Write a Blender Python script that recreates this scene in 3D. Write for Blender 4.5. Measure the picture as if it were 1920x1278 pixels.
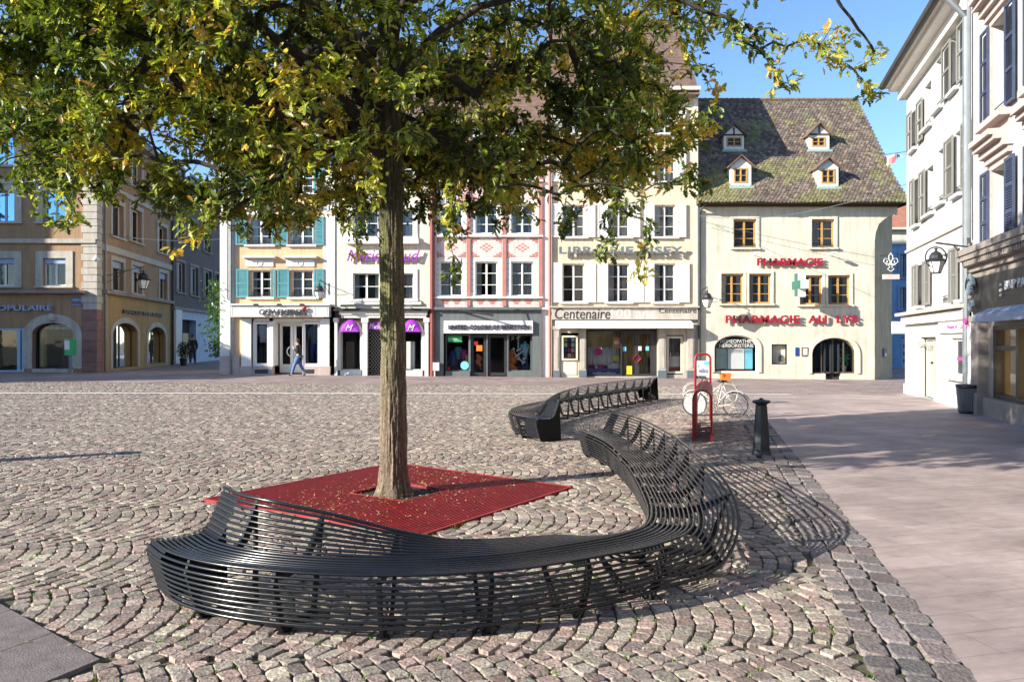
import bpy, bmesh, math, random
import numpy as np
from mathutils import Vector, noise as mnoise
random.seed(7); rng = np.random.default_rng(7)
for o in list(bpy.data.objects): bpy.data.objects.remove(o)
scene = bpy.context.scene
COL = scene.collection
R = math.radians
# ---------------------------------------------------------------- camera, light
F, CX, CY, EYE = 1420.0, 960.0, 639.0, 1.7
cam = bpy.data.cameras.new('camera'); camo = bpy.data.objects.new('camera', cam); COL.objects.link(camo)
camo.location = (0, 0, EYE); camo.rotation_euler = (R(90), 0, 0)
cam.lens = F/1920*36; cam.sensor_width = 36; cam.clip_end = 2000; cam.clip_start = .05
scene.camera = camo
SUN_H = Vector((-.9, -.435, 0)).normalized(); SUN_EL = 21.8
sd = Vector((SUN_H.x*math.cos(R(SUN_EL)), SUN_H.y*math.cos(R(SUN_EL)), math.sin(R(SUN_EL))))
sl = bpy.data.lights.new('sun', 'SUN'); sl.energy = 4.7; sl.angle = R(.5); sl.color = (1, .945, .85)
so = bpy.data.objects.new('sun', sl); COL.objects.link(so); so.rotation_euler = sd.to_track_quat('Z', 'Y').to_euler()
w = bpy.data.worlds.new('World'); scene.world = w; w.use_nodes = True
nt = w.node_tree; bg = nt.nodes['Background']; sky = nt.nodes.new('ShaderNodeTexSky'); sky.sky_type = 'NISHITA'
sky.sun_disc = False; sky.sun_elevation = R(SUN_EL); sky.sun_rotation = math.atan2(SUN_H.x, SUN_H.y) % (2*math.pi)
sky.air_density = 1.0; sky.dust_density = .3; sky.ozone_density = 4.5; sky.altitude = 200
nt.links.new(sky.outputs[0], bg.inputs[0]); bg.inputs[1].default_value = .115
scene.view_settings.view_transform = 'Standard'; scene.view_settings.look = 'None'
scene.view_settings.exposure = 1.22; scene.view_settings.gamma = 1
scene.render.engine = 'CYCLES'
scene.cycles.max_bounces = 6; scene.cycles.transparent_max_bounces = 16; scene.cycles.caustics_reflective = False; scene.cycles.caustics_refractive = False
scene.cycles.use_denoising = True

# ---------------------------------------------------------------- materials
def _rgb(c): return (c[0], c[1], c[2], 1)
def mat(name, c, rough=.8, var=.15, scale=4., bump=.0, bscale=40., metallic=0., spec=.5, c2=None, stretch=None, coat=0):
    m = bpy.data.materials.new(name); m.use_nodes = True; n = m.node_tree; b = n.nodes['Principled BSDF']
    b.inputs['Roughness'].default_value = rough; b.inputs['Metallic'].default_value = metallic
    b.inputs['Specular IOR Level'].default_value = spec
    if coat: b.inputs['Coat Weight'].default_value = coat
    tc = n.nodes.new('ShaderNodeTexCoord'); co = tc.outputs['Object']
    if stretch:
        mp = n.nodes.new('ShaderNodeMapping'); mp.inputs['Scale'].default_value = stretch; n.links.new(co, mp.inputs[0]); co = mp.outputs[0]
    nz = n.nodes.new('ShaderNodeTexNoise'); nz.inputs['Scale'].default_value = scale; nz.inputs['Detail'].default_value = 6; nz.inputs['Roughness'].default_value = .65
    n.links.new(co, nz.inputs[0])
    r = n.nodes.new('ShaderNodeValToRGB'); r.color_ramp.elements[0].position = .3; r.color_ramp.elements[1].position = .7
    lo = [x*(1-var) for x in c]; hi = [min(1, x*(1+var)) for x in (c2 or c)]
    r.color_ramp.elements[0].color = _rgb(lo); r.color_ramp.elements[1].color = _rgb(hi)
    n.links.new(nz.outputs[0], r.inputs[0]); n.links.new(r.outputs[0], b.inputs['Base Color'])
    if 'render' in name or name in ('white_paint', 'white_stone', 'grey_sandstone', 'grey_paint', 'pale_blue_front'):
        mp3 = n.nodes.new('ShaderNodeMapping'); mp3.inputs['Scale'].default_value = (3.2, 3.2, .35); n.links.new(tc.outputs['Object'], mp3.inputs[0])
        n3 = n.nodes.new('ShaderNodeTexNoise'); n3.inputs['Scale'].default_value = 1.6; n3.inputs['Detail'].default_value = 8; n3.inputs['Roughness'].default_value = .7; n.links.new(mp3.outputs[0], n3.inputs[0])
        m3 = n.nodes.new('ShaderNodeMapRange'); m3.inputs[1].default_value = .45; m3.inputs[2].default_value = .68; m3.inputs[3].default_value = 1; m3.inputs[4].default_value = .93 if 'white' in name else .74; n.links.new(n3.outputs[0], m3.inputs[0])
        v3 = n.nodes.new('ShaderNodeVectorMath'); v3.operation = 'SCALE'; n.links.new(r.outputs[0], v3.inputs[0]); n.links.new(m3.outputs[0], v3.inputs['Scale']); n.links.new(v3.outputs[0], b.inputs['Base Color'])
    if bump:
        n2 = n.nodes.new('ShaderNodeTexNoise'); n2.inputs['Scale'].default_value = bscale; n2.inputs['Detail'].default_value = 4; n.links.new(co, n2.inputs[0])
        bp = n.nodes.new('ShaderNodeBump'); bp.inputs['Strength'].default_value = bump; bp.inputs['Distance'].default_value = .02
        n.links.new(n2.outputs[0], bp.inputs['Height']); n.links.new(bp.outputs[0], b.inputs['Normal'])
    return m
def attr_mat(name, rough=.85, var=.25, scale=30., bump=.5, bscale=60., transl=0., spec=.4, dist=.01):
    m = bpy.data.materials.new(name); m.use_nodes = True; n = m.node_tree; b = n.nodes['Principled BSDF']
    b.inputs['Roughness'].default_value = rough; b.inputs['Specular IOR Level'].default_value = spec
    at = n.nodes.new('ShaderNodeAttribute'); at.attribute_name = 'tint'
    tc = n.nodes.new('ShaderNodeTexCoord')
    nz = n.nodes.new('ShaderNodeTexNoise'); nz.inputs['Scale'].default_value = scale; nz.inputs['Detail'].default_value = 5; n.links.new(tc.outputs['Object'], nz.inputs[0])
    mr = n.nodes.new('ShaderNodeMapRange'); mr.inputs[1].default_value = .3; mr.inputs[2].default_value = .7; mr.inputs[3].default_value = 1-var; mr.inputs[4].default_value = 1+var
    n.links.new(nz.outputs[0], mr.inputs[0])
    mx = n.nodes.new('ShaderNodeVectorMath'); mx.operation = 'SCALE'
    n.links.new(at.outputs['Color'], mx.inputs[0]); n.links.new(mr.outputs[0], mx.inputs['Scale'])
    n.links.new(mx.outputs[0], b.inputs['Base Color'])
    if bump:
        n2 = n.nodes.new('ShaderNodeTexNoise'); n2.inputs['Scale'].default_value = bscale; n2.inputs['Detail'].default_value = 3; n.links.new(tc.outputs['Object'], n2.inputs[0])
        bp = n.nodes.new('ShaderNodeBump'); bp.inputs['Strength'].default_value = bump; bp.inputs['Distance'].default_value = dist
        n.links.new(n2.outputs[0], bp.inputs['Height']); n.links.new(bp.outputs[0], b.inputs['Normal'])
    if transl:
        t = n.nodes.new('ShaderNodeBsdfTranslucent'); ms = n.nodes.new('ShaderNodeMixShader'); ms.inputs[0].default_value = transl
        g = n.nodes.new('ShaderNodeVectorMath'); g.operation = 'MULTIPLY'; g.inputs[1].default_value = (1.5, 1.5, .6)
        n.links.new(mx.outputs[0], g.inputs[0]); n.links.new(g.outputs[0], t.inputs[0])
        n.links.new(b.outputs[0], ms.inputs[1]); n.links.new(t.outputs[0], ms.inputs[2]); n.links.new(ms.outputs[0], n.nodes['Material Output'].inputs[0])
    return m
def glass_mat(name, tint=(.75, .8, .82), refl=.0, gc=(1, 1, 1)):
    m = bpy.data.materials.new(name); m.use_nodes = True; n = m.node_tree; n.nodes.remove(n.nodes['Principled BSDF'])
    t = n.nodes.new('ShaderNodeBsdfTransparent'); t.inputs[0].default_value = _rgb(tint)
    g = n.nodes.new('ShaderNodeBsdfGlossy'); g.inputs['Roughness'].default_value = .03; g.inputs[0].default_value = _rgb(gc)
    fr = n.nodes.new('ShaderNodeFresnel'); fr.inputs[0].default_value = 1.5
    ad = n.nodes.new('ShaderNodeMath'); ad.operation = 'ADD'; ad.inputs[1].default_value = refl; ad.use_clamp = True
    n.links.new(fr.outputs[0], ad.inputs[0])
    tc = n.nodes.new('ShaderNodeTexCoord'); nz = n.nodes.new('ShaderNodeTexNoise'); nz.inputs['Scale'].default_value = 1.3; n.links.new(tc.outputs['Object'], nz.inputs[0])
    bp = n.nodes.new('ShaderNodeBump'); bp.inputs['Strength'].default_value = .06; bp.inputs['Distance'].default_value = .05
    n.links.new(nz.outputs[0], bp.inputs['Height']); n.links.new(bp.outputs[0], g.inputs['Normal'])
    ms = n.nodes.new('ShaderNodeMixShader'); n.links.new(ad.outputs[0], ms.inputs[0]); n.links.new(t.outputs[0], ms.inputs[1]); n.links.new(g.outputs[0], ms.inputs[2])
    n.links.new(ms.outputs[0], n.nodes['Material Output'].inputs[0])
    return m
def slab_mat(name, c1, c2, bw, bh, rot, mortar=.006, mc=(.1, .085, .08)):
    m = bpy.data.materials.new(name); m.use_nodes = True; n = m.node_tree; b = n.nodes['Principled BSDF']; b.inputs['Roughness'].default_value = .7
    tc = n.nodes.new('ShaderNodeTexCoord'); mp = n.nodes.new('ShaderNodeMapping'); mp.inputs['Rotation'].default_value = (0, 0, rot); n.links.new(tc.outputs['Object'], mp.inputs[0])
    br = n.nodes.new('ShaderNodeTexBrick'); br.inputs['Scale'].default_value = 1; br.inputs['Brick Width'].default_value = bw; br.inputs['Row Height'].default_value = bh
    br.inputs['Mortar Size'].default_value = mortar; br.inputs['Color1'].default_value = _rgb(c1); br.inputs['Color2'].default_value = _rgb(c2); br.inputs['Mortar'].default_value = _rgb(mc)
    br.inputs['Mortar Smooth'].default_value = .3; br.offset = .37
    n.links.new(mp.outputs[0], br.inputs[0])
    # worn streaks and specks of the stone itself
    n1 = n.nodes.new('ShaderNodeTexNoise'); n1.inputs['Scale'].default_value = 1.1; n1.inputs['Detail'].default_value = 8; n.links.new(mp.outputs[0], n1.inputs[0])
    mp2 = n.nodes.new('ShaderNodeMapping'); mp2.inputs['Scale'].default_value = (4, 10, 1); n.links.new(mp.outputs[0], mp2.inputs[0])
    n2 = n.nodes.new('ShaderNodeTexNoise'); n2.inputs['Scale'].default_value = 1; n2.inputs['Detail'].default_value = 7; n2.inputs['Roughness'].default_value = .7; n.links.new(mp2.outputs[0], n2.inputs[0])
    ad = n.nodes.new('ShaderNodeMath'); ad.operation = 'ADD'; n.links.new(n1.outputs[0], ad.inputs[0]); n.links.new(n2.outputs[0], ad.inputs[1])
    mr = n.nodes.new('ShaderNodeMapRange'); mr.inputs[1].default_value = .7; mr.inputs[2].default_value = 1.3; mr.inputs[3].default_value = .66; mr.inputs[4].default_value = 1.3; n.links.new(ad.outputs[0], mr.inputs[0])
    mx = n.nodes.new('ShaderNodeVectorMath'); mx.operation = 'SCALE'; n.links.new(br.outputs[0], mx.inputs[0]); n.links.new(mr.outputs[0], mx.inputs['Scale'])
    vo = n.nodes.new('ShaderNodeTexVoronoi'); vo.inputs['Scale'].default_value = 2.3; n.links.new(mp.outputs[0], vo.inputs[0])   # gum and oil spots
    sp = n.nodes.new('ShaderNodeMapRange'); sp.inputs[1].default_value = .035; sp.inputs[2].default_value = .06; sp.inputs[3].default_value = .62; sp.inputs[4].default_value = 1; n.links.new(vo.outputs['Distance'], sp.inputs[0])
    nb = n.nodes.new('ShaderNodeTexNoise'); nb.inputs['Scale'].default_value = .35; nb.inputs['Detail'].default_value = 5; n.links.new(mp.outputs[0], nb.inputs[0])
    mb_ = n.nodes.new('ShaderNodeMapRange'); mb_.inputs[1].default_value = .4; mb_.inputs[2].default_value = .65; mb_.inputs[3].default_value = .86; mb_.inputs[4].default_value = 1.08; n.links.new(nb.outputs[0], mb_.inputs[0])
    m5 = n.nodes.new('ShaderNodeMath'); m5.operation = 'MULTIPLY'; n.links.new(sp.outputs[0], m5.inputs[0]); n.links.new(mb_.outputs[0], m5.inputs[1])
    m6 = n.nodes.new('ShaderNodeVectorMath'); m6.operation = 'SCALE'; n.links.new(mx.outputs[0], m6.inputs[0]); n.links.new(m5.outputs[0], m6.inputs['Scale']); n.links.new(m6.outputs[0], b.inputs['Base Color'])
    bp = n.nodes.new('ShaderNodeBump'); bp.inputs['Strength'].default_value = .5; bp.inputs['Distance'].default_value = .006
    sb = n.nodes.new('ShaderNodeMath'); sb.operation = 'SUBTRACT'; n.links.new(n2.outputs[0], sb.inputs[0]); n.links.new(br.outputs['Fac'], sb.inputs[1])
    n.links.new(sb.outputs[0], bp.inputs['Height']); n.links.new(bp.outputs[0], b.inputs['Normal'])
    return m
M = {}
M['black'] = mat('black_metal', (.008, .009, .011), .24, .2, 8, spec=.6)
M['blackmatte'] = mat('black_plate', (.008, .008, .01), .6, .2, 8, spec=.3)
M['iron'] = mat('dark_iron', (.018, .02, .022), .5, .3, 12)
M['bollard'] = mat('bollard_paint', (.018, .026, .03), .42, .2, 6)
M['red'] = mat('red_paint', (.32, .012, .018), .45, .2, 6)
M['grate'] = mat('grate_red', (.27, .014, .016), .55, .3, 5)
M['soil'] = mat('soil', (.02, .015, .011), .95, .5, 30, .6, 60)
M['glass'] = glass_mat('window_glass', refl=.03)
M['bluepane'] = glass_mat('blue_glass', (.15, .3, .5), refl=.6, gc=(.3, .62, 1.))
M['shopglass'] = glass_mat('shop_glass', (.85, .88, .88), refl=.0, gc=(.5, .55, .6))
M['inside'] = mat('dark_room', (.02, .019, .02), .9, .5, .8)
M['curtain'] = mat('curtain', (.62, .62, .6), .9, .35, 1.2, stretch=(14, 14, 1))
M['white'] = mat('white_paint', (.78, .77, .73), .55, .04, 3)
M['white2'] = mat('white_stone', (.74, .72, .66), .8, .07, 2, .15, 30)
M['cream'] = mat('cream_render', (.71, .66, .51), .85, .08, .9, .2, 30)
M['ivory'] = mat('ivory_render', (.67, .62, .48), .9, .16, .8, .35, 25)
M['peach'] = mat('peach_render', (.71, .58, .41), .85, .08, .8, .2, 30)
M['orange'] = mat('orange_render', (.7, .45, .26), .85, .09, .9, .2, 30)
M['brown'] = mat('brown_render', (.37, .225, .125), .9, .1, .7, .2, 30)
M['darkbrown'] = mat('dark_brown_render', (.15, .11, .105), .9, .1, .7, .2, 30)
M['ochre'] = mat('ochre_render', (.42, .27, .11), .9, .1, .7, .2, 30)
M['sandstone'] = mat('grey_sandstone', (.48, .43, .36), .85, .12, 2.5, .2, 25)
M['redstone'] = mat('red_sandstone', (.26, .13, .11), .85, .2, 3, .3, 25)
M['pinkstone'] = mat('pink_stone', (.46, .37, .335), .8, .12, 6, .2, 25)
M['teal'] = mat('teal_shutter', (.09, .29, .32), .6, .14, 3)
M['tealdark'] = mat('teal_cornice', (.07, .18, .2), .6, .14, 3)
M['greyshutter'] = mat('grey_shutter', (.4, .39, .34), .7, .08, 3)
M['blueshutter'] = mat('blue_shutter', (.04, .055, .1), .7, .3, 4, .3, 20)
M['yellowwood'] = mat('yellow_wood', (.48, .27, .08), .5, .15, 4)
M['grey'] = mat('grey_paint', (.135, .15, .145), .6, .06, 2)
M['pinkred'] = mat('red_band', (.46, .17, .13), .8, .1, 3)
M['pink'] = mat('pink_render', (.72, .56, .5), .85, .08, 2)
M['pipe'] = mat('red_pipe', (.2, .045, .035), .6, .15, 3)
M['zinc'] = mat('zinc', (.2, .22, .23), .45, .15, 3, metallic=.4)
M['darkpipe'] = mat('dark_pipe', (.05, .05, .05), .6, .2, 3)
M['purple'] = mat('purple', (.3, .03, .42), .6, .08, 3)
M['magenta'] = mat('magenta', (.6, .03, .25), .6, .08, 3)
M['dark'] = mat('dark_paint', (.03, .03, .032), .5, .2, 3)
M['blueshade'] = mat('blue_shade_render', (.2, .36, .58), .85, .08, 1)  # blue-lit shade painted as the wall colour of the house beyond
M['blueframe'] = mat('pale_blue_frame', (.35, .5, .66), .5, .05, 2)
M['paleblue'] = mat('pale_blue_front', (.33, .42, .56), .6, .07, 1)
M['signred'] = mat('sign_red', (.33, .012, .03), .4, .1, 3)
M['signgreen'] = mat('sign_green', (.02, .12, .09), .45, .1, 3)
M['green'] = mat('bright_green', (.03, .38, .12), .5, .1, 3)
M['signgrey'] = mat('sign_grey', (.12, .15, .165), .5, .1, 3)
M['yellow'] = mat('yellow', (.75, .6, .03), .6, .1, 3)
M['orangep'] = mat('orange_plastic', (.75, .2, .03), .5, .1, 3)
M['blue'] = mat('deep_blue', (.03, .06, .3), .6, .15, 3)
M['skyblue'] = mat('sky_blue', (.2, .6, .8), .6, .1, 3)
M['jeans'] = mat('jeans', (.09, .17, .33), .85, .25, 20)
M['jacket'] = mat('dark_cloth', (.022, .02, .024), .85, .3, 15)
M['skin'] = mat('skin', (.5, .3, .22), .6, .05, 10)
M['hair'] = mat('hair', (.05, .035, .025), .7, .2, 30)
M['greycloth'] = mat('grey_cloth', (.6, .61, .64), .9, .25, 20)
M['warm'] = mat('warm_interior', (.6, .47, .22), .8, .15, 1.5)
M['lit'] = mat('lamplit_room', (.6, .47, .22), .8, .15, 1.5)
M['lit'].node_tree.nodes['Principled BSDF'].inputs['Emission Color'].default_value = (.9, .62, .25, 1); M['lit'].node_tree.nodes['Principled BSDF'].inputs['Emission Strength'].default_value = 1.1
M['bikewhite'] = mat('bicycle_white', (.55, .55, .53), .35, .05, 5)
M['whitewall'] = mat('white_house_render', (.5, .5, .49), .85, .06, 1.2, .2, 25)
M['paleshutter'] = mat('pale_grey_shutter', (.2, .195, .17), .7, .08, 3)
M['tan'] = mat('shade_tan_render', (.5, .41, .26), .9, .14, .8, .3, 25)  # same plaster as ivory, toned tan to paint the corner's warm shade
M['slatecloth'] = mat('slate_cloth', (.16, .19, .22), .9, .2, 15)
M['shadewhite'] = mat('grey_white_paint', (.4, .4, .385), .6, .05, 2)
M['taupe'] = mat('taupe_stone', (.26, .225, .195), .8, .2, 2, .2, 20)
M['bark2'] = mat('branch_bark', (.045, .035, .025), .95, .4, 20, .5, 60)
M['timber'] = mat('timber', (.1, .07, .045), .8, .2, 5)
M['verdigris'] = mat('verdigris', (.3, .42, .36), .7, .15, 4)
M['tilem'] = attr_mat('roof_tile', .9, .3, 9, .4, 30)
M['stone'] = attr_mat('cobble_stone', .8, .42, 45, .8, 55, dist=.012)
M['leaf'] = attr_mat('leaf', .38, .15, 14, 0, transl=.42, spec=.5)
M['grassm'] = attr_mat('grass', .7, .1, 14, 0, transl=.3)
M['roofplain'] = mat('old_tiles', (.16, .1, .075), .9, .35, 3, .5, 12)
M['redroof'] = mat('red_tiles', (.36, .15, .1), .9, .25, 4, .5, 12)
M['lampglass'] = mat('lamp_glass', (.85, .86, .82), .25, .06, 3)
M['chrome'] = mat('chrome', (.5, .5, .5), .25, .05, 3, metallic=1)
M['bluetile'] = mat('plaque_blue', (.02, .05, .25), .35, .05, 3)

# ---------------------------------------------------------------- builders
def gz(X, Y):
    t = min(1, max(0, (Y-20)/12.)); t = t*t*(3-2*t)
    return -.0085*min(20, max(-24, X))*t
class MB:
    def __init__(s): s.v = []; s.f = []
    def add(s, vs, fs):
        b = len(s.v); s.v += [tuple(v) for v in vs]; s.f += [tuple(i+b for i in f) for f in fs]
    def quad(s, a, b, c, d): s.add([a, b, c, d], [(0, 1, 2, 3)])
    def poly(s, pts): s.add(pts, [tuple(range(len(pts)))])
    def hexa(s, c):  # 8 corners, bottom 4 then top 4
        s.add(c, [(3, 2, 1, 0), (4, 5, 6, 7), (0, 1, 5, 4), (1, 2, 6, 5), (2, 3, 7, 6), (3, 0, 4, 7)])
    def box(s, x0, x1, y0, y1, z0, z1):
        s.hexa([(x0, y0, z0), (x1, y0, z0), (x1, y1, z0), (x0, y1, z0), (x0, y0, z1), (x1, y0, z1), (x1, y1, z1), (x0, y1, z1)])
    def prism(s, pts, off):  # polygon extruded by vector off
        n = len(pts); off = Vector(off); a = [Vector(p) for p in pts]; b = [p+off for p in a]
        s.add(a+b, [tuple(range(n-1, -1, -1)), tuple(range(n, 2*n))]+[(i, (i+1) % n, n+(i+1) % n, n+i) for i in range(n)])
    def tube(s, pts, r, n=6, caps=True):
        pts = [Vector(p) for p in pts]; rs = r if isinstance(r, (list, tuple)) else [r]*len(pts)
        up = Vector((0, 0, 1)); vs = []; fs = []; prev = None
        for i, p in enumerate(pts):
            t = (pts[min(i+1, len(pts)-1)]-pts[max(i-1, 0)])
            if t.length < 1e-9: t = Vector((0, 0, 1))
            t.normalize()
            if prev is None:
                a = t.cross(up)
                if a.length < .05: a = t.cross(Vector((1, 0, 0)))
                a.normalize()
            else:
                a = prev-t*prev.dot(t)
                if a.length < 1e-6: a = t.cross(up)
                a.normalize()
            prev = a; b = t.cross(a)
            for k in range(n):
                an = 2*math.pi*k/n; vs.append(p+(a*math.cos(an)+b*math.sin(an))*rs[i])
        for i in range(len(pts)-1):
            for k in range(n):
                k2 = (k+1) % n; fs.append((i*n+k, i*n+k2, (i+1)*n+k2, (i+1)*n+k))
        if caps: fs += [tuple(range(n-1, -1, -1)), tuple(range((len(pts)-1)*n, len(pts)*n))]
        s.add(vs, fs)
    def lathe(s, prof, c, n=16, sq=None):  # prof [(r,z)], centre c
        vs = []; fs = []
        for r, z in prof:
            for k in range(n):
                an = 2*math.pi*(k+.5)/n; vs.append((c[0]+r*math.cos(an), c[1]+r*math.sin(an), c[2]+z))
        for i in range(len(prof)-1):
            for k in range(n): fs.append((i*n+k, i*n+(k+1) % n, (i+1)*n+(k+1) % n, (i+1)*n+k))
        fs += [tuple(range(n-1, -1, -1)), tuple(range((len(prof)-1)*n, len(prof)*n))]
        s.add(vs, fs)
    def ball(s, c, rx, ry, rz, n=10, m=7):
        vs = []; fs = []
        for j in range(m+1):
            ph = math.pi*j/m
            for k in range(n):
                an = 2*math.pi*k/n; vs.append((c[0]+rx*math.sin(ph)*math.cos(an), c[1]+ry*math.sin(ph)*math.sin(an), c[2]+rz*math.cos(ph)))
        for j in range(m):
            for k in range(n): fs.append((j*n+k, (j+1)*n+k, (j+1)*n+(k+1) % n, j*n+(k+1) % n))
        s.add(vs, fs)
    def ring(s, c, ax, ay, r0, r, n=24, m=6):  # torus about c in plane (ax, ay)
        c = Vector(c); ax = Vector(ax); ay = Vector(ay)
        pts = [c+ax*r0*math.cos(2*math.pi*k/n)+ay*r0*math.sin(2*math.pi*k/n) for k in range(n+1)]
        s.tube(pts, r, m, False)
    def build(s, name, m, parent=None, smooth=False, loc=None):
        return mkobj(name, s.v, s.f, m, parent, smooth, loc)
def worldloc(o):
    v = Vector((0, 0, 0))
    while o is not None: v += o.location; o = o.parent
    return v
def mkobj(name, v, f, m, parent=None, smooth=False, loc=None):
    me = bpy.data.meshes.new(name)
    off = worldloc(parent) if parent else Vector((0, 0, 0))
    if loc is not None: off = Vector(loc)
    me.from_pydata([(a[0]-off.x, a[1]-off.y, a[2]-off.z) for a in v], [], f)
    me.materials.append(m)
    if smooth: me.polygons.foreach_set('use_smooth', [True]*len(me.polygons))
    me.update()
    o = bpy.data.objects.new(name, me); COL.objects.link(o)
    if parent: o.parent = parent
    elif loc is not None: o.location = loc
    return o
def tag(o, label=None, cat=None, group=None, kind=None):
    if label: o['label'] = label
    if cat: o['category'] = cat
    if group: o['group'] = group
    if kind: o['kind'] = kind
    return o
def thing(name, label, cat, loc, group=None):
    o = bpy.data.objects.new(name, None); o.empty_display_size = .2; COL.objects.link(o); o.location = loc
    return tag(o, label, cat, group)
def npmesh(name, V, loops, starts, totals, m, tint=None, smooth=True, parent=None):
    me = bpy.data.meshes.new(name)
    me.vertices.add(len(V)); me.vertices.foreach_set('co', np.asarray(V, np.float32).ravel())
    me.loops.add(len(loops)); me.loops.foreach_set('vertex_index', np.asarray(loops, np.int32))
    me.polygons.add(len(starts)); me.polygons.foreach_set('loop_start', np.asarray(starts, np.int32)); me.polygons.foreach_set('loop_total', np.asarray(totals, np.int32))
    me.polygons.foreach_set('use_smooth', np.full(len(starts), smooth))
    if tint is not None:
        a = me.attributes.new('tint', 'FLOAT_COLOR', 'POINT'); a.data.foreach_set('color', np.concatenate([tint, np.ones((len(tint), 1))], 1).astype(np.float32).ravel())
    me.update(calc_edges=True); me.validate()
    me.materials.append(m)
    o = bpy.data.objects.new(name, me); COL.objects.link(o)
    if parent: o.parent = parent
    return o
class Frame:
    def __init__(s, o, u, n): s.o = Vector(o); s.u = Vector(u).normalized(); s.n = Vector(n).normalized()
    def __call__(s, u, d, z): return s.o+s.u*u+s.n*d+Vector((0, 0, z))
    def px(s, px, py, d=0):  # camera ray meets this wall plane: a way of taking measurements
        k = (px-CX)/F; o = s.o+s.n*d
        # (k*Y, Y) = o + u*t
        t = (o.x-k*o.y)/(k*s.u.y-s.u.x); Y = o.y+s.u.y*t
        return t, EYE+(CY-py)/F*Y
    def box(s, mb, u0, u1, z0, z1, d0, d1):
        mb.hexa([s(u0, d1, z0), s(u1, d1, z0), s(u1, d0, z0), s(u0, d0, z0), s(u0, d1, z1), s(u1, d1, z1), s(u1, d0, z1), s(u0, d0, z1)])
def arcpts(u0, u1, zs, zt, n=14):
    c = (u0+u1)/2; a = (u1-u0)/2; b = zt-zs
    return [(c-a*math.cos(math.pi*k/n), zs+b*math.sin(math.pi*k/n)) for k in range(n+1)]
def wall(mb, fr, u0, u1, z0, z1, holes, depth=.22, d=0.):
    us = sorted({u0, u1, *[h[0] for h in holes], *[h[1] for h in holes]}); zs = sorted({z0, z1, *[h[2] for h in holes], *[h[3] for h in holes]})
    us = [u for u in us if u0-1e-6 <= u <= u1+1e-6]; zs = [z for z in zs if z0-1e-6 <= z <= z1+1e-6]
    for a, b in zip(us, us[1:]):
        for c, e in zip(zs, zs[1:]):
            mu, mz = (a+b)/2, (c+e)/2
            if any(h[0] < mu < h[1] and h[2] < mz < h[3] for h in holes): continue
            mb.quad(fr(a, d, c), fr(b, d, c), fr(b, d, e), fr(a, d, e))
    for h in holes:
        a, b, c, e = h[:4]; rise = h[4] if len(h) > 4 else 0
        if rise:
            ap = arcpts(a, b, e-rise, e); n = len(ap)//2
            mb.poly([fr(a, d, e)]+[fr(u, d, z) for u, z in ap[:n+1]][::1])
            mb.poly([fr(b, d, e)]+[fr(u, d, z) for u, z in ap[n:]][::-1])
            for (p, q) in zip(ap, ap[1:]): mb.quad(fr(p[0], d, p[1]), fr(q[0], d, q[1]), fr(q[0], d-depth, q[1]), fr(p[0], d-depth, p[1]))
        else: mb.quad(fr(a, d, e), fr(b, d, e), fr(b, d-depth, e), fr(a, d-depth, e))
        t = e-rise
        mb.quad(fr(a, d, c), fr(a, d, t), fr(a, d-depth, t), fr(a, d-depth, c))
        mb.quad(fr(b, d, c), fr(b, d, t), fr(b, d-depth, t), fr(b, d-depth, c))
        mb.quad(fr(a, d, c), fr(b, d, c), fr(b, d-depth, c), fr(a, d-depth, c))
def archwindow(bld, fr, h, fm, gm=None, bars=1, depth=.2, fw=.05, d=0., surround=None, sw=.18, name='window', trans=None):
    a, b, c, e, rise = h; ap = arcpts(a, b, e-rise, e)
    out = [(a, c)]+ap+[(b, c)]; cu = (a+b)/2
    ip = arcpts(a+fw, b-fw, e-rise, e-fw); inn = [(a+fw, c+fw)]+ip+[(b-fw, c+fw)]
    m = MB(); dd = d-depth
    for i in range(len(out)):
        j = (i+1) % len(out)
        m.quad(fr(*_s(out[i], dd)), fr(*_s(out[j], dd)), fr(*_s(inn[j], dd)), fr(*_s(inn[i], dd)))
        m.quad(fr(*_s(inn[i], dd)), fr(*_s(inn[j], dd)), fr(*_s(inn[j], dd-.05)), fr(*_s(inn[i], dd-.05)))
    for k in range(1, bars+1):
        u = a+(b-a)*k/(bars+1); hz = e-rise+rise*math.sqrt(max(0, 1-((u-cu)/((b-a)/2))**2)); fr.box(m, u-.025, u+.025, c+fw, hz-fw*.8, dd-.04, dd+.012)
    if trans: fr.box(m, a+fw, b-fw, trans-.03, trans+.03, dd-.04, dd+.014)
    w_ = m.build(name, fm, bld)
    g = MB(); g.poly([fr(u, dd-.03, z) for u, z in inn]); g.build('pane', gm or M['shopglass'], w_)
    if surround:
        s = MB(); op = [(a-sw, c)]+arcpts(a-sw, b+sw, e-rise, e+sw)+[(b+sw, c)]
        for i in range(len(out)-1):
            s.hexa([fr(*_s(out[i], d+.0)), fr(*_s(out[i+1], d+.0)), fr(*_s(op[i+1], d+.0)), fr(*_s(op[i], d+.0)), fr(*_s(out[i], d+.06)), fr(*_s(out[i+1], d+.06)), fr(*_s(op[i+1], d+.06)), fr(*_s(op[i], d+.06))])
        s.build('surround', surround, w_)
    return w_
def _s(p, d): return (p[0], d, p[1])
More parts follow.
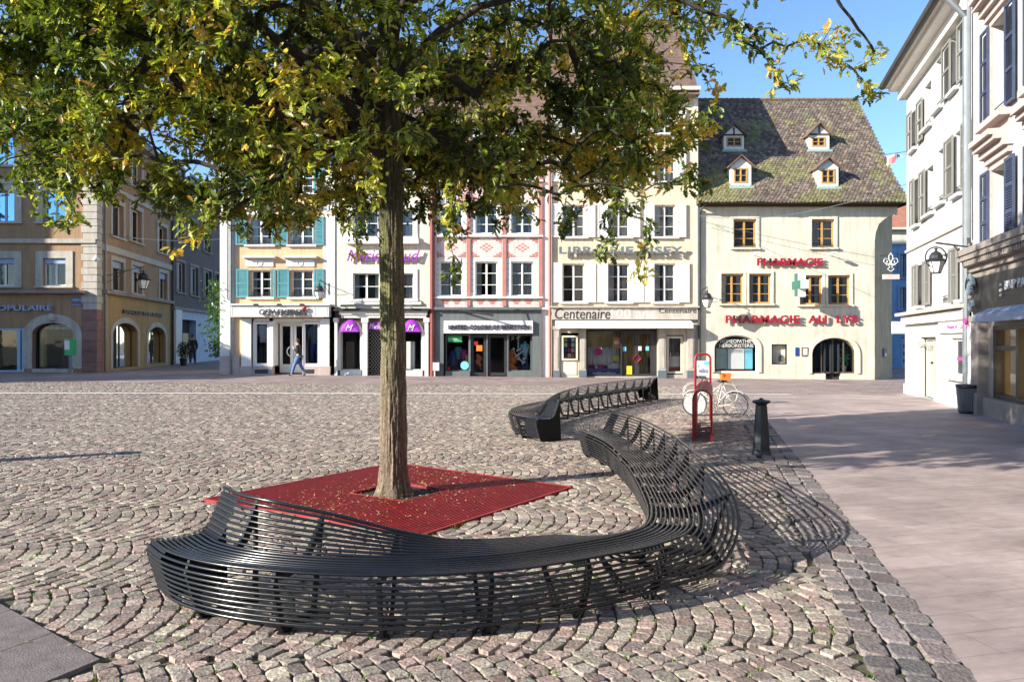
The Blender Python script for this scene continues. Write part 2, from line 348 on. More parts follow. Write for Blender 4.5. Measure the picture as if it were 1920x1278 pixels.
def shutter_mb(mb, fr, u0, u1, z0, z1, d, louvre=True):
    t = .04; f = .07*min(1, (u1-u0)/.4)
    fr.box(mb, u0, u0+f, z0, z1, d, d+t); fr.box(mb, u1-f, u1, z0, z1, d, d+t)
    nb = 2 if (z1-z0) < 1.6 else 3
    for k in range(nb+1):
        z = z0+(z1-z0-f)*k/nb; fr.box(mb, u0+f, u1-f, z, z+f, d+.001, d+t-.003)
    if louvre:
        n = max(6, int((z1-z0)/.055))
        for k in range(n):
            z = z0+(z1-z0)*(k+.5)/n
            mb.quad(fr(u0+f, d+.004, z+.024), fr(u1-f, d+.004, z+.024), fr(u1-f, d+.034, z-.024), fr(u0+f, d+.034, z-.024))
    else: fr.box(mb, u0+f, u1-f, z0+f, z1-f, d+.006, d+.028)
def window(bld, fr, r, fm=None, nz=3, surround=None, sw=.14, sill=True, shutters=(), sm=None, louvre=True, curtain=0, rail=False, depth=.16, fw=.05, gm=None, nx=2, lab=None, sillm=None, plain=False, blind=None, d=0.):
    a, b, c, e = r[:4]; fm = fm or M['white']; dd = d-depth; m = MB()
    fr.box(m, a, a+fw, c, e, dd-.05, dd); fr.box(m, b-fw, b, c, e, dd-.05, dd); fr.box(m, a+fw, b-fw, c, c+fw, dd-.05, dd); fr.box(m, a+fw, b-fw, e-fw, e, dd-.05, dd)
    for k in range(1, nx):
        u = a+(b-a)*k/nx; fr.box(m, u-.045, u+.045, c+fw, e-fw, dd-.045, dd+.012)
    if not plain:
        for k in range(1, nz):
            z = c+(e-c)*k/nz; fr.box(m, a+fw, b-fw, z-.016, z+.016, dd-.04, dd-.008)
    if curtain == 0 and nx == 2 and random.random() < .5: curtain = random.choice((.3, .45, .7))
    w_ = m.build('window', fm, bld)
    if lab: w_['label'] = lab
    g = MB(); g.quad(fr(a+fw*.5, dd-.03, c+fw*.5), fr(b-fw*.5, dd-.03, c+fw*.5), fr(b-fw*.5, dd-.03, e-fw*.5), fr(a+fw*.5, dd-.03, e-fw*.5)); g.build('pane', gm or M['glass'], w_)
    if surround:
        s = MB(); t = .05
        fr.box(s, a-sw, a, c, e, d, d+t); fr.box(s, b, b+sw, c, e, d, d+t); fr.box(s, a-sw, b+sw, e, e+sw, d, d+t); s.build('surround', surround, w_)
    if sill:
        s = MB(); fr.box(s, a-sw-.03, b+sw+.03, c-.09, c-.002, d-.02, d+.13); s.build('sill', sillm or surround or M['white2'], w_)
    if shutters:
        for (s0, s1, ang) in shutters:
            s = MB(); shutter_mb(s, fr, s0, s1, c-.02, e+.04, d+.06, louvre); s.build('shutter', sm, w_)
    if curtain:
        s = MB(); n = 10; W_ = (b-a)*curtain/2
        for (p, q) in ((a+fw, a+fw+W_), (b-fw-W_, b-fw)):
            for k in range(n):
                u, v = p+(q-p)*k/n, p+(q-p)*(k+1)/n
                s.quad(fr(u, dd-.12-.03*(k % 2), c+.05), fr(v, dd-.12-.03*((k+1) % 2), c+.05), fr(v, dd-.12-.03*((k+1) % 2), e), fr(u, dd-.12-.03*(k % 2), e))
        s.build('curtain', M['curtain'], w_)
    if blind:
        s = MB(); fr.box(s, a+.02, b-.02, e-blind, e-.01, dd+.0, dd+.1); s.build('blind', M['paleblue'], w_)
    if rail:
        s = MB()
        for z in (c+.04, c+.2): fr.box(s, a, b, z, z+.02, d-.04, d-.02)
        n = max(4, int((b-a)/.09))
        for k in range(n):
            u = a+(b-a)*(k+.5)/n; s.ring(fr(u, d-.03, c+.12), fr.u, (0, 0, 1), .038, .007, 8, 3)
        s.build('railing', M['iron'], w_)
    return w_
def text(name, body, fr, u0, u1, z0, z1, d, m, ext=.02, parent=None, bold=.0, shear=0., space=1.):
    cu = bpy.data.curves.new('lettering', 'FONT'); cu.body = body; cu.extrude = .5; cu.offset = bold; cu.shear = shear; cu.space_character = space; cu.resolution_u = 3
    t = bpy.data.objects.new('lettering', cu); COL.objects.link(t); bpy.context.view_layer.update()
    me = bpy.data.meshes.new_from_object(t.evaluated_get(bpy.context.evaluated_depsgraph_get()))
    bpy.data.objects.remove(t)
    co = np.zeros(len(me.vertices)*3); me.vertices.foreach_get('co', co); co = co.reshape(-1, 3)
    mn, mxx = co.min(0), co.max(0); s = (co-mn)/(mxx-mn)
    off = worldloc(parent) if parent else Vector((0, 0, 0))
    out = [fr(u0+(u1-u0)*a, d+ext*c_, z0+(z1-z0)*b)-off for a, b, c_ in s]
    me.vertices.foreach_set('co', np.array(out).ravel()); me.materials.clear(); me.materials.append(m); me.update(); me.name = name
    o = bpy.data.objects.new(name, me); COL.objects.link(o)
    if parent: o.parent = parent
    return o
def catmull(P, n):
    P = [np.array(p, float) for p in P]; out = []
    Q = [2*P[0]-P[1]]+P+[2*P[-1]-P[-2]]
    for i in range(1, len(Q)-2):
        for k in range(n):
            t = k/n; out.append(.5*((2*Q[i])+(-Q[i-1]+Q[i+1])*t+(2*Q[i-1]-5*Q[i]+4*Q[i+1]-Q[i+2])*t*t+(-Q[i-1]+3*Q[i]-3*Q[i+1]+Q[i+2])*t**3))
    out.append(P[-1]); return np.array(out)
# ---------------------------------------------------------------- ground
def gridsheet(name, x0, x1, y0, y1, nx, ny, dz, m, kind='structure', keep=None):
    v = []; f = []
    for j in range(ny+1):
        for i in range(nx+1):
            X = x0+(x1-x0)*i/nx; Y = y0+(y1-y0)*j/ny; v.append((X, Y, gz(X, Y)+dz))
    for j in range(ny):
        for i in range(nx): f.append((j*(nx+1)+i, j*(nx+1)+i+1, (j+1)*(nx+1)+i+1, (j+1)*(nx+1)+i))
    return tag(mkobj(name, v, f, m), kind=kind)
M['joint'] = mat('joint_earth', (.075, .06, .045), .95, .5, 6, .5, 60, c2=(.085, .085, .04))
gridsheet('ground', -400, 400, -300, 600, 200, 225, -.017, M['joint'])
KX = lambda Y: 2.345+.252*(Y-3.78)    # edge between cobbles and paving, outer side of the kerb stones
KW = .52
M['slab'] = slab_mat('pink_slabs', (.42, .33, .30), (.35, .275, .25), .78, .28, -.246, .004, (.26, .21, .19))
M['slabfar'] = slab_mat('far_slabs', (.36, .27, .235), (.28, .205, .185), .62, .62, .5, .012)
# right-hand paving, one sheet to the facades
v = []; f = []; ys = list(np.linspace(-6, 24.5, 40)); nxr = 24
for j, Y in enumerate(ys):
    for i in range(nxr+1):
        X = KX(Y)-.02+(34-KX(Y))*i/nxr; v.append((X, Y, gz(X, Y)))
for j in range(len(ys)-1):
    for i in range(nxr): f.append((j*(nxr+1)+i, j*(nxr+1)+i+1, (j+1)*(nxr+1)+i+1, (j+1)*(nxr+1)+i))
tag(mkobj('pavement', v, f, M['slab']), kind='structure')
gridsheet('pavement_by_shops', -60, 7.55, 29.0, 110, 60, 60, .004, M['slabfar'])
gridsheet('pavement_by_pharmacy', 7.55, 60, 24.5, 110, 50, 60, .003, M['slabfar'])
gut = mat('gutter_stone', (.62, .58, .53), .6, .15, 2)
v = []; f = []
for i in range(61):
    X = -34+43*i/60
    for Y in (23.95+.012*(X+16), 24.35+.012*(X+16)): v.append((X, Y, gz(X, Y)+.008))
for i in range(60): f.append((2*i, 2*i+2, 2*i+3, 2*i+1))
tag(mkobj('gutter', v, f, gut), kind='structure')

# cobbles: segmental arcs
GR = np.array([(-3.28, 8.10), (-.79, 6.60), (.69, 8.78), (-1.62, 10.5)])   # tree grate corners L F R B
SL = np.array([(-3.29-2.4, 4.87+1.85), (-2.18, 4.02), (-3.4, 1.6), (-7.5, 3.5)])  # granite slab area
def inpoly(P, poly, grow=0.):
    poly = np.asarray(poly, float); c = poly.mean(0); poly = c+(poly-c)*(1+grow); ins = np.zeros(len(P), bool); n = len(poly); j = n-1
    for i in range(n):
        xi, yi = poly[i]; xj, yj = poly[j]
        with np.errstate(divide='ignore', invalid='ignore'): cond = ((yi > P[:, 1]) != (yj > P[:, 1])) & (P[:, 0] < (xj-xi)*(P[:, 1]-yi)/(yj-yi)+xi)
        ins ^= cond; j = i
    return ins
def arcs():
    wv, Rr, d = 1.28, 1.04, .119; ang = .07; ca, sa = math.cos(ang), math.sin(ang); quads = []
    th = math.asin(wv/2/Rr); ns = 13
    for k in range(0, 27):
        tc = 2.2+k*wv; ph = rng.uniform(0, d)
        j = np.arange(-230, 90)
        for jj in j:
            n = ns; base = np.linspace(-th, th, n+1)
            o = (.5 if jj % 2 else 0)*(2*th/n)
            bb = np.concatenate([[-th], base[1:-1]+o*.9-.45*(2*th/n)*(jj % 2 == 0)*.4, [th]]); bb[1:-1] += rng.normal(0, .012, n-1); bb = np.clip(bb, -th, th); bb.sort()
            sx = ph+jj*d
            s = sx+np.sqrt(Rr*Rr-(Rr*np.sin(bb))**2)-Rr*.85; t = Rr*np.sin(bb)
            t2 = np.clip(t+.8*d*np.tan(bb), -wv/2, wv/2); s2 = sx+d+np.sqrt(Rr*Rr-t2**2)-Rr*.85
            q = np.stack([np.stack([s[:-1], tc+t[:-1]], 1), np.stack([s2[:-1], tc+t2[:-1]], 1), np.stack([s2[1:], tc+t2[1:]], 1), np.stack([s[1:], tc+t[1:]], 1)], 1)
            cx = q[:, :, 0].mean(1); cy = q[:, :, 1].mean(1)
            keep = (np.abs(cx) < .72*cy+2.2) & ((t[1:]-t[:-1]) > .03) & ((t2[1:]-t2[:-1]) > .012)
            if keep.any(): quads.append(q[keep])
    Q = np.concatenate(quads); c = Q.mean(1)
    x = Q[..., 0]*ca-Q[..., 1]*sa; y = Q[..., 0]*sa+Q[..., 1]*ca
    return np.stack([x, y], -1)
Q = arcs(); C = Q.mean(1)
gl = 24.15+.012*(C[:, 0]+16)
keep = (C[:, 1] > 2.9) & (C[:, 1] < 28.95) & (np.abs(C[:, 0]) < .70*C[:, 1]+1.6) & (C[:, 0] < KX(C[:, 1])-KW-.03) & ~inpoly(C, GR, .025) & ~inpoly(C, SL, .02) & (np.abs(C[:, 1]-gl) > .25)
Q = Q[keep]
# kerb rows beside the paving
KR = []
kd = np.array([.2444, .9697]); kn = np.array([-.9697, .2444])
for row, (o0, o1, L) in enumerate(((.0, .19, .25), (.19, .36, .21), (.36, .52, .17))):
    s = -2.0+rng.uniform(0, .1)
    while s < 26:
        l = L*rng.uniform(.75, 1.3); b = np.array([2.345, 3.78])+kd*s
        KR.append([b+kn*o0, b+kn*o1, b+kn*o1+kd*l, b+kn*o0+kd*l]); s += l
KR = np.array(KR); KRm = KR.mean(1); KR = KR[(KRm[:, 1] > 2.5) & (KRm[:, 1] < 24.4)]
def stones(Q, near, joint=.011, pal=None):
    N = len(Q); c = Q.mean(1, keepdims=True); size = np.linalg.norm(Q-c, axis=2, keepdims=True)
    Q = c+(Q-c)*(1-joint/size)+rng.normal(0, .0035, Q.shape)
    k = 8 if near else 4
    if near:
        nx_ = np.roll(Q, -1, 1); pv = np.roll(Q, 1, 1); a = Q+(pv-Q)*.17; b = Q+(nx_-Q)*.17
        ring = np.stack([a, b], 2).reshape(N, 8, 2)+rng.normal(0, .0022, (N, 8, 2))
    else: ring = Q
    c = ring.mean(1, keepdims=True); h = rng.normal(.004, .003, (N, 1)); tl = rng.normal(0, .035, (N, 1, 2))
    def z(r, base): return (base+h+((r-c)*tl).sum(-1))[..., None]
    r3 = c+(ring-c)*.90; r2 = c+(ring-c)*.97
    rings = [np.concatenate([ring, np.full((N, k, 1), -.032)], -1), np.concatenate([ring, z(ring, -.007)], -1), np.concatenate([r2, z(r2, -.002)], -1),
             np.concatenate([r3, z(r3, .001)+rng.normal(0, .0012, (N, k, 1))], -1)]
    if not near: rings.pop(2)
    nr = len(rings); V = np.stack(rings, 1).reshape(-1, 3); per = nr*k
    g = np.array([gz(p[0], p[1]) for p in ring[:, 0]]); V[:, 2] += np.repeat(g, per)
    base = np.arange(N)[:, None]*per; fl = []
    for r in range(nr-1):
        for i in range(k): fl.append([r*k+i, r*k+(i+1) % k, (r+1)*k+(i+1) % k, (r+1)*k+i])
    fl = np.array(fl); side = (base[:, :, None]+fl[None]).reshape(-1)
    top = (base+np.arange((nr-1)*k, nr*k)[None]).reshape(-1)
    # orientation
    loops = np.concatenate([side, top]); tot = np.concatenate([np.full(N*len(fl), 4), np.full(N, k)]); st = np.concatenate([[0], np.cumsum(tot)[:-1]])
    pal = np.array(pal); pal = pal*.62+pal.mean(0)*.38; ci = rng.integers(0, len(pal), N)
    col = pal[ci]*rng.uniform(.58, 1.15, (N, 1))
    return V, loops, st, tot, np.repeat(col, per, 0)
PAL = [(.35, .25, .21), (.31, .225, .19), (.36, .30, .235), (.40, .36, .27), (.26, .195, .175), (.35, .235, .195), (.22, .185, .16), (.45, .40, .30), (.31, .27, .22)]
Cy = Q.mean(1)[:, 1]
for nm, sel, near in (('cobbled_square', Cy < 11.5, True), ('cobbled_square_beyond', Cy >= 11.5, False)):
    q = Q[sel]; V, L_, S_, T_, tint = stones(q, near, .0055, PAL); tag(npmesh(nm, V, L_, S_, T_, M['stone'], tint, False), kind='structure')
V, L_, S_, T_, tint = stones(KR, True, .009, [(.26, .2, .185), (.2, .175, .165), (.3, .25, .22), (.22, .18, .165), (.17, .16, .155)])
tag(npmesh('kerb_stones', V, L_, S_, T_, M['stone'], tint, False), kind='structure')
# granite slabs bottom left
slabm = mat('granite_slab', (.17, .14, .13), .8, .3, 9, .35, 90)
e1 = Vector((SL[0][0]-SL[1][0], SL[0][1]-SL[1][1], 0)).normalized(); e2 = Vector((-.42, -.9, 0)).normalized()
c0 = Vector((-2.19, 4.03, 0)); lens = [0, .60, 1.22, 1.85, 2.5, 3.2]; m = MB()
for a, b in zip(lens, lens[1:]):
    for r0, r1 in ((0, .62), (.63, 1.25), (1.26, 1.9)):
        p = [c0+e1*(a+.008)+e2*r0, c0+e1*b+e2*r0, c0+e1*b+e2*r1, c0+e1*(a+.008)+e2*r1]
        m.prism([(q.x, q.y, -.03) for q in p], (0, 0, .038))
tag(m.build('granite_slabs', slabm), kind='structure')
# grass tufts in the joints
def tufts(n=620):
    V = []; L = []; T = []; tint = []
    spots = []
    Cn = Q.mean(1); nearq = Q[(Cn[:, 1] < 8.5)]
    for _ in range(n):
        q = nearq[rng.integers(0, len(nearq))]; p = q[rng.integers(0, 4)]
        dens = .5+.5*mnoise.noise(Vector((p[0]*1.1, p[1]*1.1, 3)))
        if rng.random() > dens*1.1: continue
        spots.append((p, 1.))
    for px, py in ((1310, 1058), (1312, 1062), (1306, 1060), (797, 1006), (812, 1001), (850, 990), (925, 955), (990, 935), (960, 965)):
        Y = F*EYE/(py-CY); spots.append((np.array([(px-CX)/F*Y, Y]), 1.6))
    for p, sc in spots:
        for b in range(rng.integers(4, 12)):
            a = rng.uniform(0, 6.28); h = rng.uniform(.006, .022)*sc; o = p+rng.normal(0, .014*sc, 2); w_ = rng.uniform(.003, .006)
            dx, dy = math.cos(a), math.sin(a); k = len(V)
            V += [(o[0]-dy*w_, o[1]+dx*w_, -.005), (o[0]+dy*w_, o[1]-dx*w_, -.005), (o[0]+dx*h*.9, o[1]+dy*h*.9, .004+h)]
            L += [k, k+1, k+2]; T.append(3); cc = np.array((.12, .2, .03))*rng.uniform(.6, 1.3); tint += [cc]*3
    return tag(npmesh('grass', np.array(V), L, np.concatenate([[0], np.cumsum(T)[:-1]]), T, M['grassm'], np.array(tint), False), kind='stuff', label='short green grass and moss growing in the cobble joints', cat='grass')
tufts()

# ---------------------------------------------------------------- tree grate
def tree_grate():
    L, Fr, Rr, B = [Vector((p[0], p[1], 0)) for p in GR]
    t = thing('tree_grate', 'square red slatted metal grate on the cobbles round the tree trunk', 'tree grate', ((L+Rr)/2).to_tuple())
    def at(a, b): return L.lerp(Fr, a).lerp(B.lerp(Rr, a), b)   # a: L->F, b: L->B
    m = MB(); n = 68
    hole = (.36, .63, .37, .64)
    for k in range(n):
        a0 = (k+.2)/n; a1 = (k+.64)/n; am = (a0+a1)/2
        segs = [(.004, .996)] if not (hole[0] < am < hole[1]) else [(.004, hole[2]), (hole[3], .996)]
        for s0, s1 in segs:
            p = [at(a0, s0), at(a1, s0), at(a1, s1), at(a0, s1)]; m.prism([(q.x, q.y, .0) for q in p], (0, 0, .014))
    for lo, hi, nm in ((0., .5, 0), (.5, 1., 1)): pass
    m.build('slats', M['grate'], t)
    fr_ = MB()
    def bar(a0, a1, b0, b1, zt=.017):
        p = [at(a0, b0), at(a1, b0), at(a1, b1), at(a0, b1)]; fr_.prism([(q.x, q.y, -.02) for q in p], (0, 0, zt+.02))
    bar(-.006, .004, -.004, 1.004); bar(.996, 1.006, -.004, 1.004); bar(.004, .996, -.006, .004); bar(.004, .996, .996, 1.006)
    bar(.497, .503, .004, hole[2]); bar(.497, .503, hole[3], .996)
    bar(hole[0]-.006, hole[0], hole[2]-.004, hole[3]+.004); bar(hole[1], hole[1]+.006, hole[2]-.004, hole[3]+.004); bar(hole[0], hole[1], hole[2]-.006, hole[2]); bar(hole[0], hole[1], hole[3], hole[3]+.006)
    for b_ in (.1, .23, .77, .9): bar(.004, .996, b_-.004, b_+.004, .008)
    fr_.build('frame', M['grate'], t)
    s = MB(); s.poly([(q.x, q.y, -.012) for q in (at(.0, .0), at(1, 0), at(1, 1), at(0, 1))]); s.build('soil_bed', M['soil'], t)
    # fallen leaf scraps
    V = []; Lp = []; T = []; tint = []
    for i in range(1100):
        if i < 850:
            a = rng.uniform(.04, .98)*.5+rng.beta(2, 2)*.5; p = at(min(a, .98), rng.uniform(.03, .97))
        else: p = Vector((-1.3+rng.normal(0, 2.2), 7.6+rng.normal(0, 1.9), 0))
        z = .018 if i < 850 else .014; an = rng.uniform(0, 6.28); l = rng.uniform(.006, .018); w_ = l*.5; k = len(V)
        if i % 60 == 0: l *= 2.5; w_ *= 2.2
        dx, dy = math.cos(an), math.sin(an)
        V += [(p.x-dx*l, p.y-dy*l, z), (p.x+dy*w_, p.y-dx*w_, z+rng.uniform(0, .012)), (p.x+dx*l, p.y+dy*l, z+.002), (p.x-dy*w_, p.y+dx*w_, z+rng.uniform(0, .008))]
        Lp += [k, k+1, k+2, k+3]; T.append(4); tint += [np.array(((.5, .36, .2), (.6, .5, .3), (.4, .26, .14))[i % 3])]*4
    tag(npmesh('fallen_leaves', np.array(V), Lp, np.concatenate([[0], np.cumsum(T)[:-1]]), T, M['leaf'], np.array(tint), False), kind='stuff', label='small dry tan leaf scraps scattered over the red grate', cat='fallen leaves')
tree_grate()

# ---------------------------------------------------------------- benches
def bench(name, label, group, ctrl, side, ribgap, solidribs=()):
    # ctrl: (x, y of the front seat edge, outer flap angle, inner flap angle)
    S = catmull(ctrl, 14); P = S[:, :2]; T = np.gradient(P, axis=0); T /= np.linalg.norm(T, axis=1)[:, None]
    Nn = np.stack([-T[:, 1], T[:, 0]], 1)*side   # towards the backrest / inner edge
    sw, fl, zs = .34, .335, .395
    def flap(phi, q):   # a flap that rolls round its root instead of breaking at a corner
        x = z = 0.; k = max(1, int(round(q*18)))
        for i_ in range(k):
            qq = q*(i_+.5)/k; an = phi*min(1.04, .28+3.2*qq); x += math.cos(an)*q/k; z += math.sin(an)*q/k
        return x*fl, z*fl
    t = thing(name, label, 'bench', (P[:, 0].mean(), P[:, 1].mean(), 0), group)
    def prof(i, kind, q):
        fo, fi = math.radians(S[i, 2]), math.radians(S[i, 3])
        if kind == 'o': x_, z_ = flap(fo, q); u, z = .03-x_, zs+z_
        elif kind == 's': u, z = .03+(sw-.03)*q, zs-.016*math.sin(math.pi*q)
        else: x_, z_ = flap(fi, q); u, z = sw+x_, zs+z_
        return u, z
    def W3(i, u, z): return Vector((P[i, 0]+Nn[i, 0]*u, P[i, 1]+Nn[i, 1]*u, z))
    n = len(P)
    for nm, kind, qs in (('front_rods', 'o', [k/9 for k in range(1, 10)]), ('seat', 's', [k/9 for k in range(0, 10)]), ('backrest', 'i', [k/9 for k in range(1, 10)])):
        m = MB()
        for q in qs: m.tube([W3(i, *prof(i, kind, q)) for i in range(n)], .0095 if q < .99 or kind == 's' else .012, 6)
        m.build(nm, M['black'], t, True)
    def shell(i0, i1):
        m = MB(); st_ = 1 if i1 > i0 else -1
        cs = [('o', .97), ('o', .6), ('o', .35), ('o', .15), ('s', .02), ('s', .3), ('s', .7), ('s', 1), ('i', .15), ('i', .35), ('i', .65), ('i', .97)]
        for i in range(i0, i1, st_):
            for (k0, q0), (k1, q1) in zip(cs, cs[1:]):
                a, b_ = prof(i, k0, q0), prof(i, k1, q1); c_, d_ = prof(i+st_, k0, q0), prof(i+st_, k1, q1)
                m.quad(W3(i, a[0], a[1]-.012), W3(i, b_[0], b_[1]-.012), W3(i+st_, d_[0], d_[1]-.012), W3(i+st_, c_[0], c_[1]-.012))
        m.build('end_shell', M['blackmatte'], t)
    k0 = next(i for i in range(n) if np.linalg.norm(P[i]-P[0]) > .30); k1 = next(i for i in range(n-1, 0, -1) if np.linalg.norm(P[i]-P[-1]) > .30)
    shell(0, k0); shell(n-1, k1)
    seg = np.concatenate([[0], np.cumsum(np.linalg.norm(np.diff(P, axis=0), axis=1))]); Ltot = seg[-1]
    nr = max(2, round(Ltot/ribgap))
    for r in range(nr+1):
        s = Ltot*r/nr; i = int(np.argmin(abs(seg-s))); end = r in (0, nr)
        fo, fi = S[i, 2], S[i, 3]; uo = (fo+102)/164; ui = (fi+102)/164
        c = .011
        loop = [prof(i, 'o', 1), prof(i, 'o', .6), prof(i, 'o', .25), prof(i, 's', 0), prof(i, 's', .25), prof(i, 's', .6), prof(i, 's', 1), prof(i, 'i', .25), prof(i, 'i', .6), prof(i, 'i', 1)]
        loop = [(u, z-c) for u, z in loop]
        footi = sw-.10*(1-ui)+.19*max(0, ui); footo = .12*(1-uo)-.17*max(0, uo)
        loop += [(footi, .002), (footo, .002)]
        L3 = [np.array(p) for p in loop]; cen = np.mean(L3, 0)
        tv = Vector((T[i, 0], T[i, 1], 0)); th = .02 if end else .022
        m = MB()
        if end:
            m.prism([W3(i, *p)-tv*th/2 for p in L3], tv*th); m.build('end_panel', M['blackmatte'], t)
        else:
            inn = []
            k = len(L3)
            for a in range(k):
                p0, p1, p2 = L3[a-1], L3[a], L3[(a+1) % k]
                d1 = (p1-p0)/(np.linalg.norm(p1-p0)+1e-9); d2 = (p2-p1)/(np.linalg.norm(p2-p1)+1e-9)
                n1 = np.array([d1[1], -d1[0]]); n2 = np.array([d2[1], -d2[0]]); nn = n1+n2; nn /= max(.5, np.linalg.norm(nn))
                if np.dot(nn, cen-p1) < 0 and False: nn = -nn
                inn.append(p1+nn*.052)
            for a in range(k):
                b = (a+1) % k
                if a == 7 and ui < .5 and False: continue
                q = [W3(i, *L3[a]), W3(i, *L3[b]), W3(i, *inn[b]), W3(i, *inn[a])]
                m.hexa([x-tv*th/2 for x in q]+[x+tv*th/2 for x in q])
            # foot plate
            a_, b_ = W3(i, footo+.02, .0), W3(i, footi-.02, .0)
            for q in (a_, b_): m.box(q.x-.035, q.x+.035, q.y-.035, q.y+.035, 0, .012)
            m.build('rib', M['blackmatte'], t)
    return t
bench('curved_bench', 'long curved black metal rod bench sweeping round the red tree grate in the foreground', 'curved black rod benches', [
    (-2.40, 4.97, -102, 62), (-2.13, 4.66, -102, 62), (-1.77, 4.42, -102, 56), (-1.33, 4.27, -102, 40), (-.9, 4.2, -102, 22), (-.47, 4.2, -102, 8), (-.15, 4.26, -102, 2), (.15, 4.36, -102, 0),
    (.71, 4.67, -102, -8), (.98, 4.87, -102, -20), (1.20, 5.12, -92, -50), (1.34, 5.45, -50, -80), (1.44, 5.95, 15, -100), (1.50, 6.5, 50, -102), (1.56, 7.3, 62, -102), (1.6, 8.3, 62, -102), (1.55, 9.9, 62, -102), (1.33, 11.1, 62, -102)], 1, .62)
bench('curved_bench', 'second black metal rod bench in a hairpin curve beyond the first one', 'curved black rod benches', [
    (.40, 12.64, -102, 64), (.14, 13.02, -102, 58), (-.03, 13.6, -102, 34), (-.06, 14.3, -102, 18), (.08, 15.1, -102, 26), (.45, 16.0, -102, 45), (1.15, 17.4, -102, 62), (2.1, 19.1, -102, 64), (3.0, 20.6, -102, 64), (3.72, 21.9, -102, 64)], -1, .62)

# ---------------------------------------------------------------- bollards, rack, bin, bikes
def bollard(loc, label):
    t = thing('bollard', label, 'bollard', loc, 'dark cast bollards')
    m = MB(); m.lathe([(.135, 0), (.135, .03), (.125, .06), (.082, .74)], loc, 8); m.build('post', M['bollard'], t)
    c = MB(); c.lathe([(.07, .735), (.085, .76), (.125, .785), (.135, .80), (.125, .815), (.07, .825), (.035, .83), (.03, .845), (.0, .855)], loc, 16); c.build('cap', M['bollard'], t, True)
    return t
bollard((3.72, 11.3, .0), 'dark grey tapered bollard with a flared cap at the edge of the paving')
bollard((-7.72, 10.58, 0), 'dark tapered bollard casting its thin shadow in from the left of the cobbles').scale = (1.5, 1.5, 1.05)
def arch_mb(m, w_, h, r):
    n = 10; rr = w_/2
    pts = [(-rr, 0, 0), (-rr, 0, h-rr)]+[(-rr*math.cos(math.pi*k/n), 0, h-rr+rr*math.sin(math.pi*k/n)) for k in range(1, n)]+[(rr, 0, h-rr), (rr, 0, 0)]
    return pts
def rack():
    base = Vector((3.23, 12.85, 0)); t = thing('bicycle_rack', 'red metal bicycle rack made of a row of hooped arches', 'bicycle rack', base)
    dirv = Vector((.258, .966, 0)).normalized()
    for k in range(8):
        o = base+dirv*(.40*k)
        pts = [o+Vector(p) for p in arch_mb(None, .31, .87, .02)]
        m = MB()
        # flat band hoop
        vs = []; 
        for i in range(len(pts)-1):
            a, b = pts[i], pts[i+1]; d = (b-a).normalized(); nrm = Vector((d.z, 0, -d.x))*.016
            m.hexa([a+nrm-dirv*.13, a-nrm-dirv*.13, a-nrm+dirv*.13, a+nrm+dirv*.13, b+nrm-dirv*.13, b-nrm-dirv*.13, b-nrm+dirv*.13, b+nrm+dirv*.13])
        m.build('hoop', M['red'], t)
    m = MB()
    for s in (-1, 1):
        a = base+Vector((s*.155, 0, .03)); b = a+dirv*2.8; m.tube([a, b], .018, 6)
    m.build('rail', M['red'], t)
rack()
def rack_sign():
    base = Vector((4.07, 16.15, 0)); t = thing('parking_sign', 'tall rounded red frame holding a small white information panel behind the rack', 'sign', base)
    h = 1.42; m = MB(); n = 8; w_ = .32; r = .1
    pts = [Vector((-w_/2, 0, 0)), Vector((-w_/2, 0, h-r))]+[Vector((-w_/2+r-r*math.cos(math.pi/2*k/n), 0, h-r+r*math.sin(math.pi/2*k/n))) for k in range(1, n+1)]
    pts += [Vector((w_/2-r+r*math.sin(math.pi/2*k/n), 0, h-r+r*math.cos(math.pi/2*k/n))) for k in range(0, n+1)]+[Vector((w_/2, 0, 0))]
    m.tube([base+p for p in pts], .024, 8); m.build('frame', M['red'], t, True)
    p = MB(); p.box(base.x-.135, base.x+.135, base.y-.012, base.y+.012, .96, 1.28); pn = p.build('panel', M['white'], t)
    fr = Frame((base.x, base.y-.013, 0), (1, 0, 0), (0, -1, 0))
    b = MB(); fr.box(b, .02, .12, 1.19, 1.27, 0, .004); fr.box(b, -.12, -.09, 1.14, 1.2, 0, .004); b.build('print', M['skyblue'], pn)
    text('lettering', 'vélos', fr, -.09, .11, 1.02, 1.12, 0, M['blue'], .003, pn)
    q = MB(); q.box(base.x-.04, base.x+.11, base.y-.02, base.y+.02, .74, .86); q.build('tag', M['red'], t)
rack_sign()
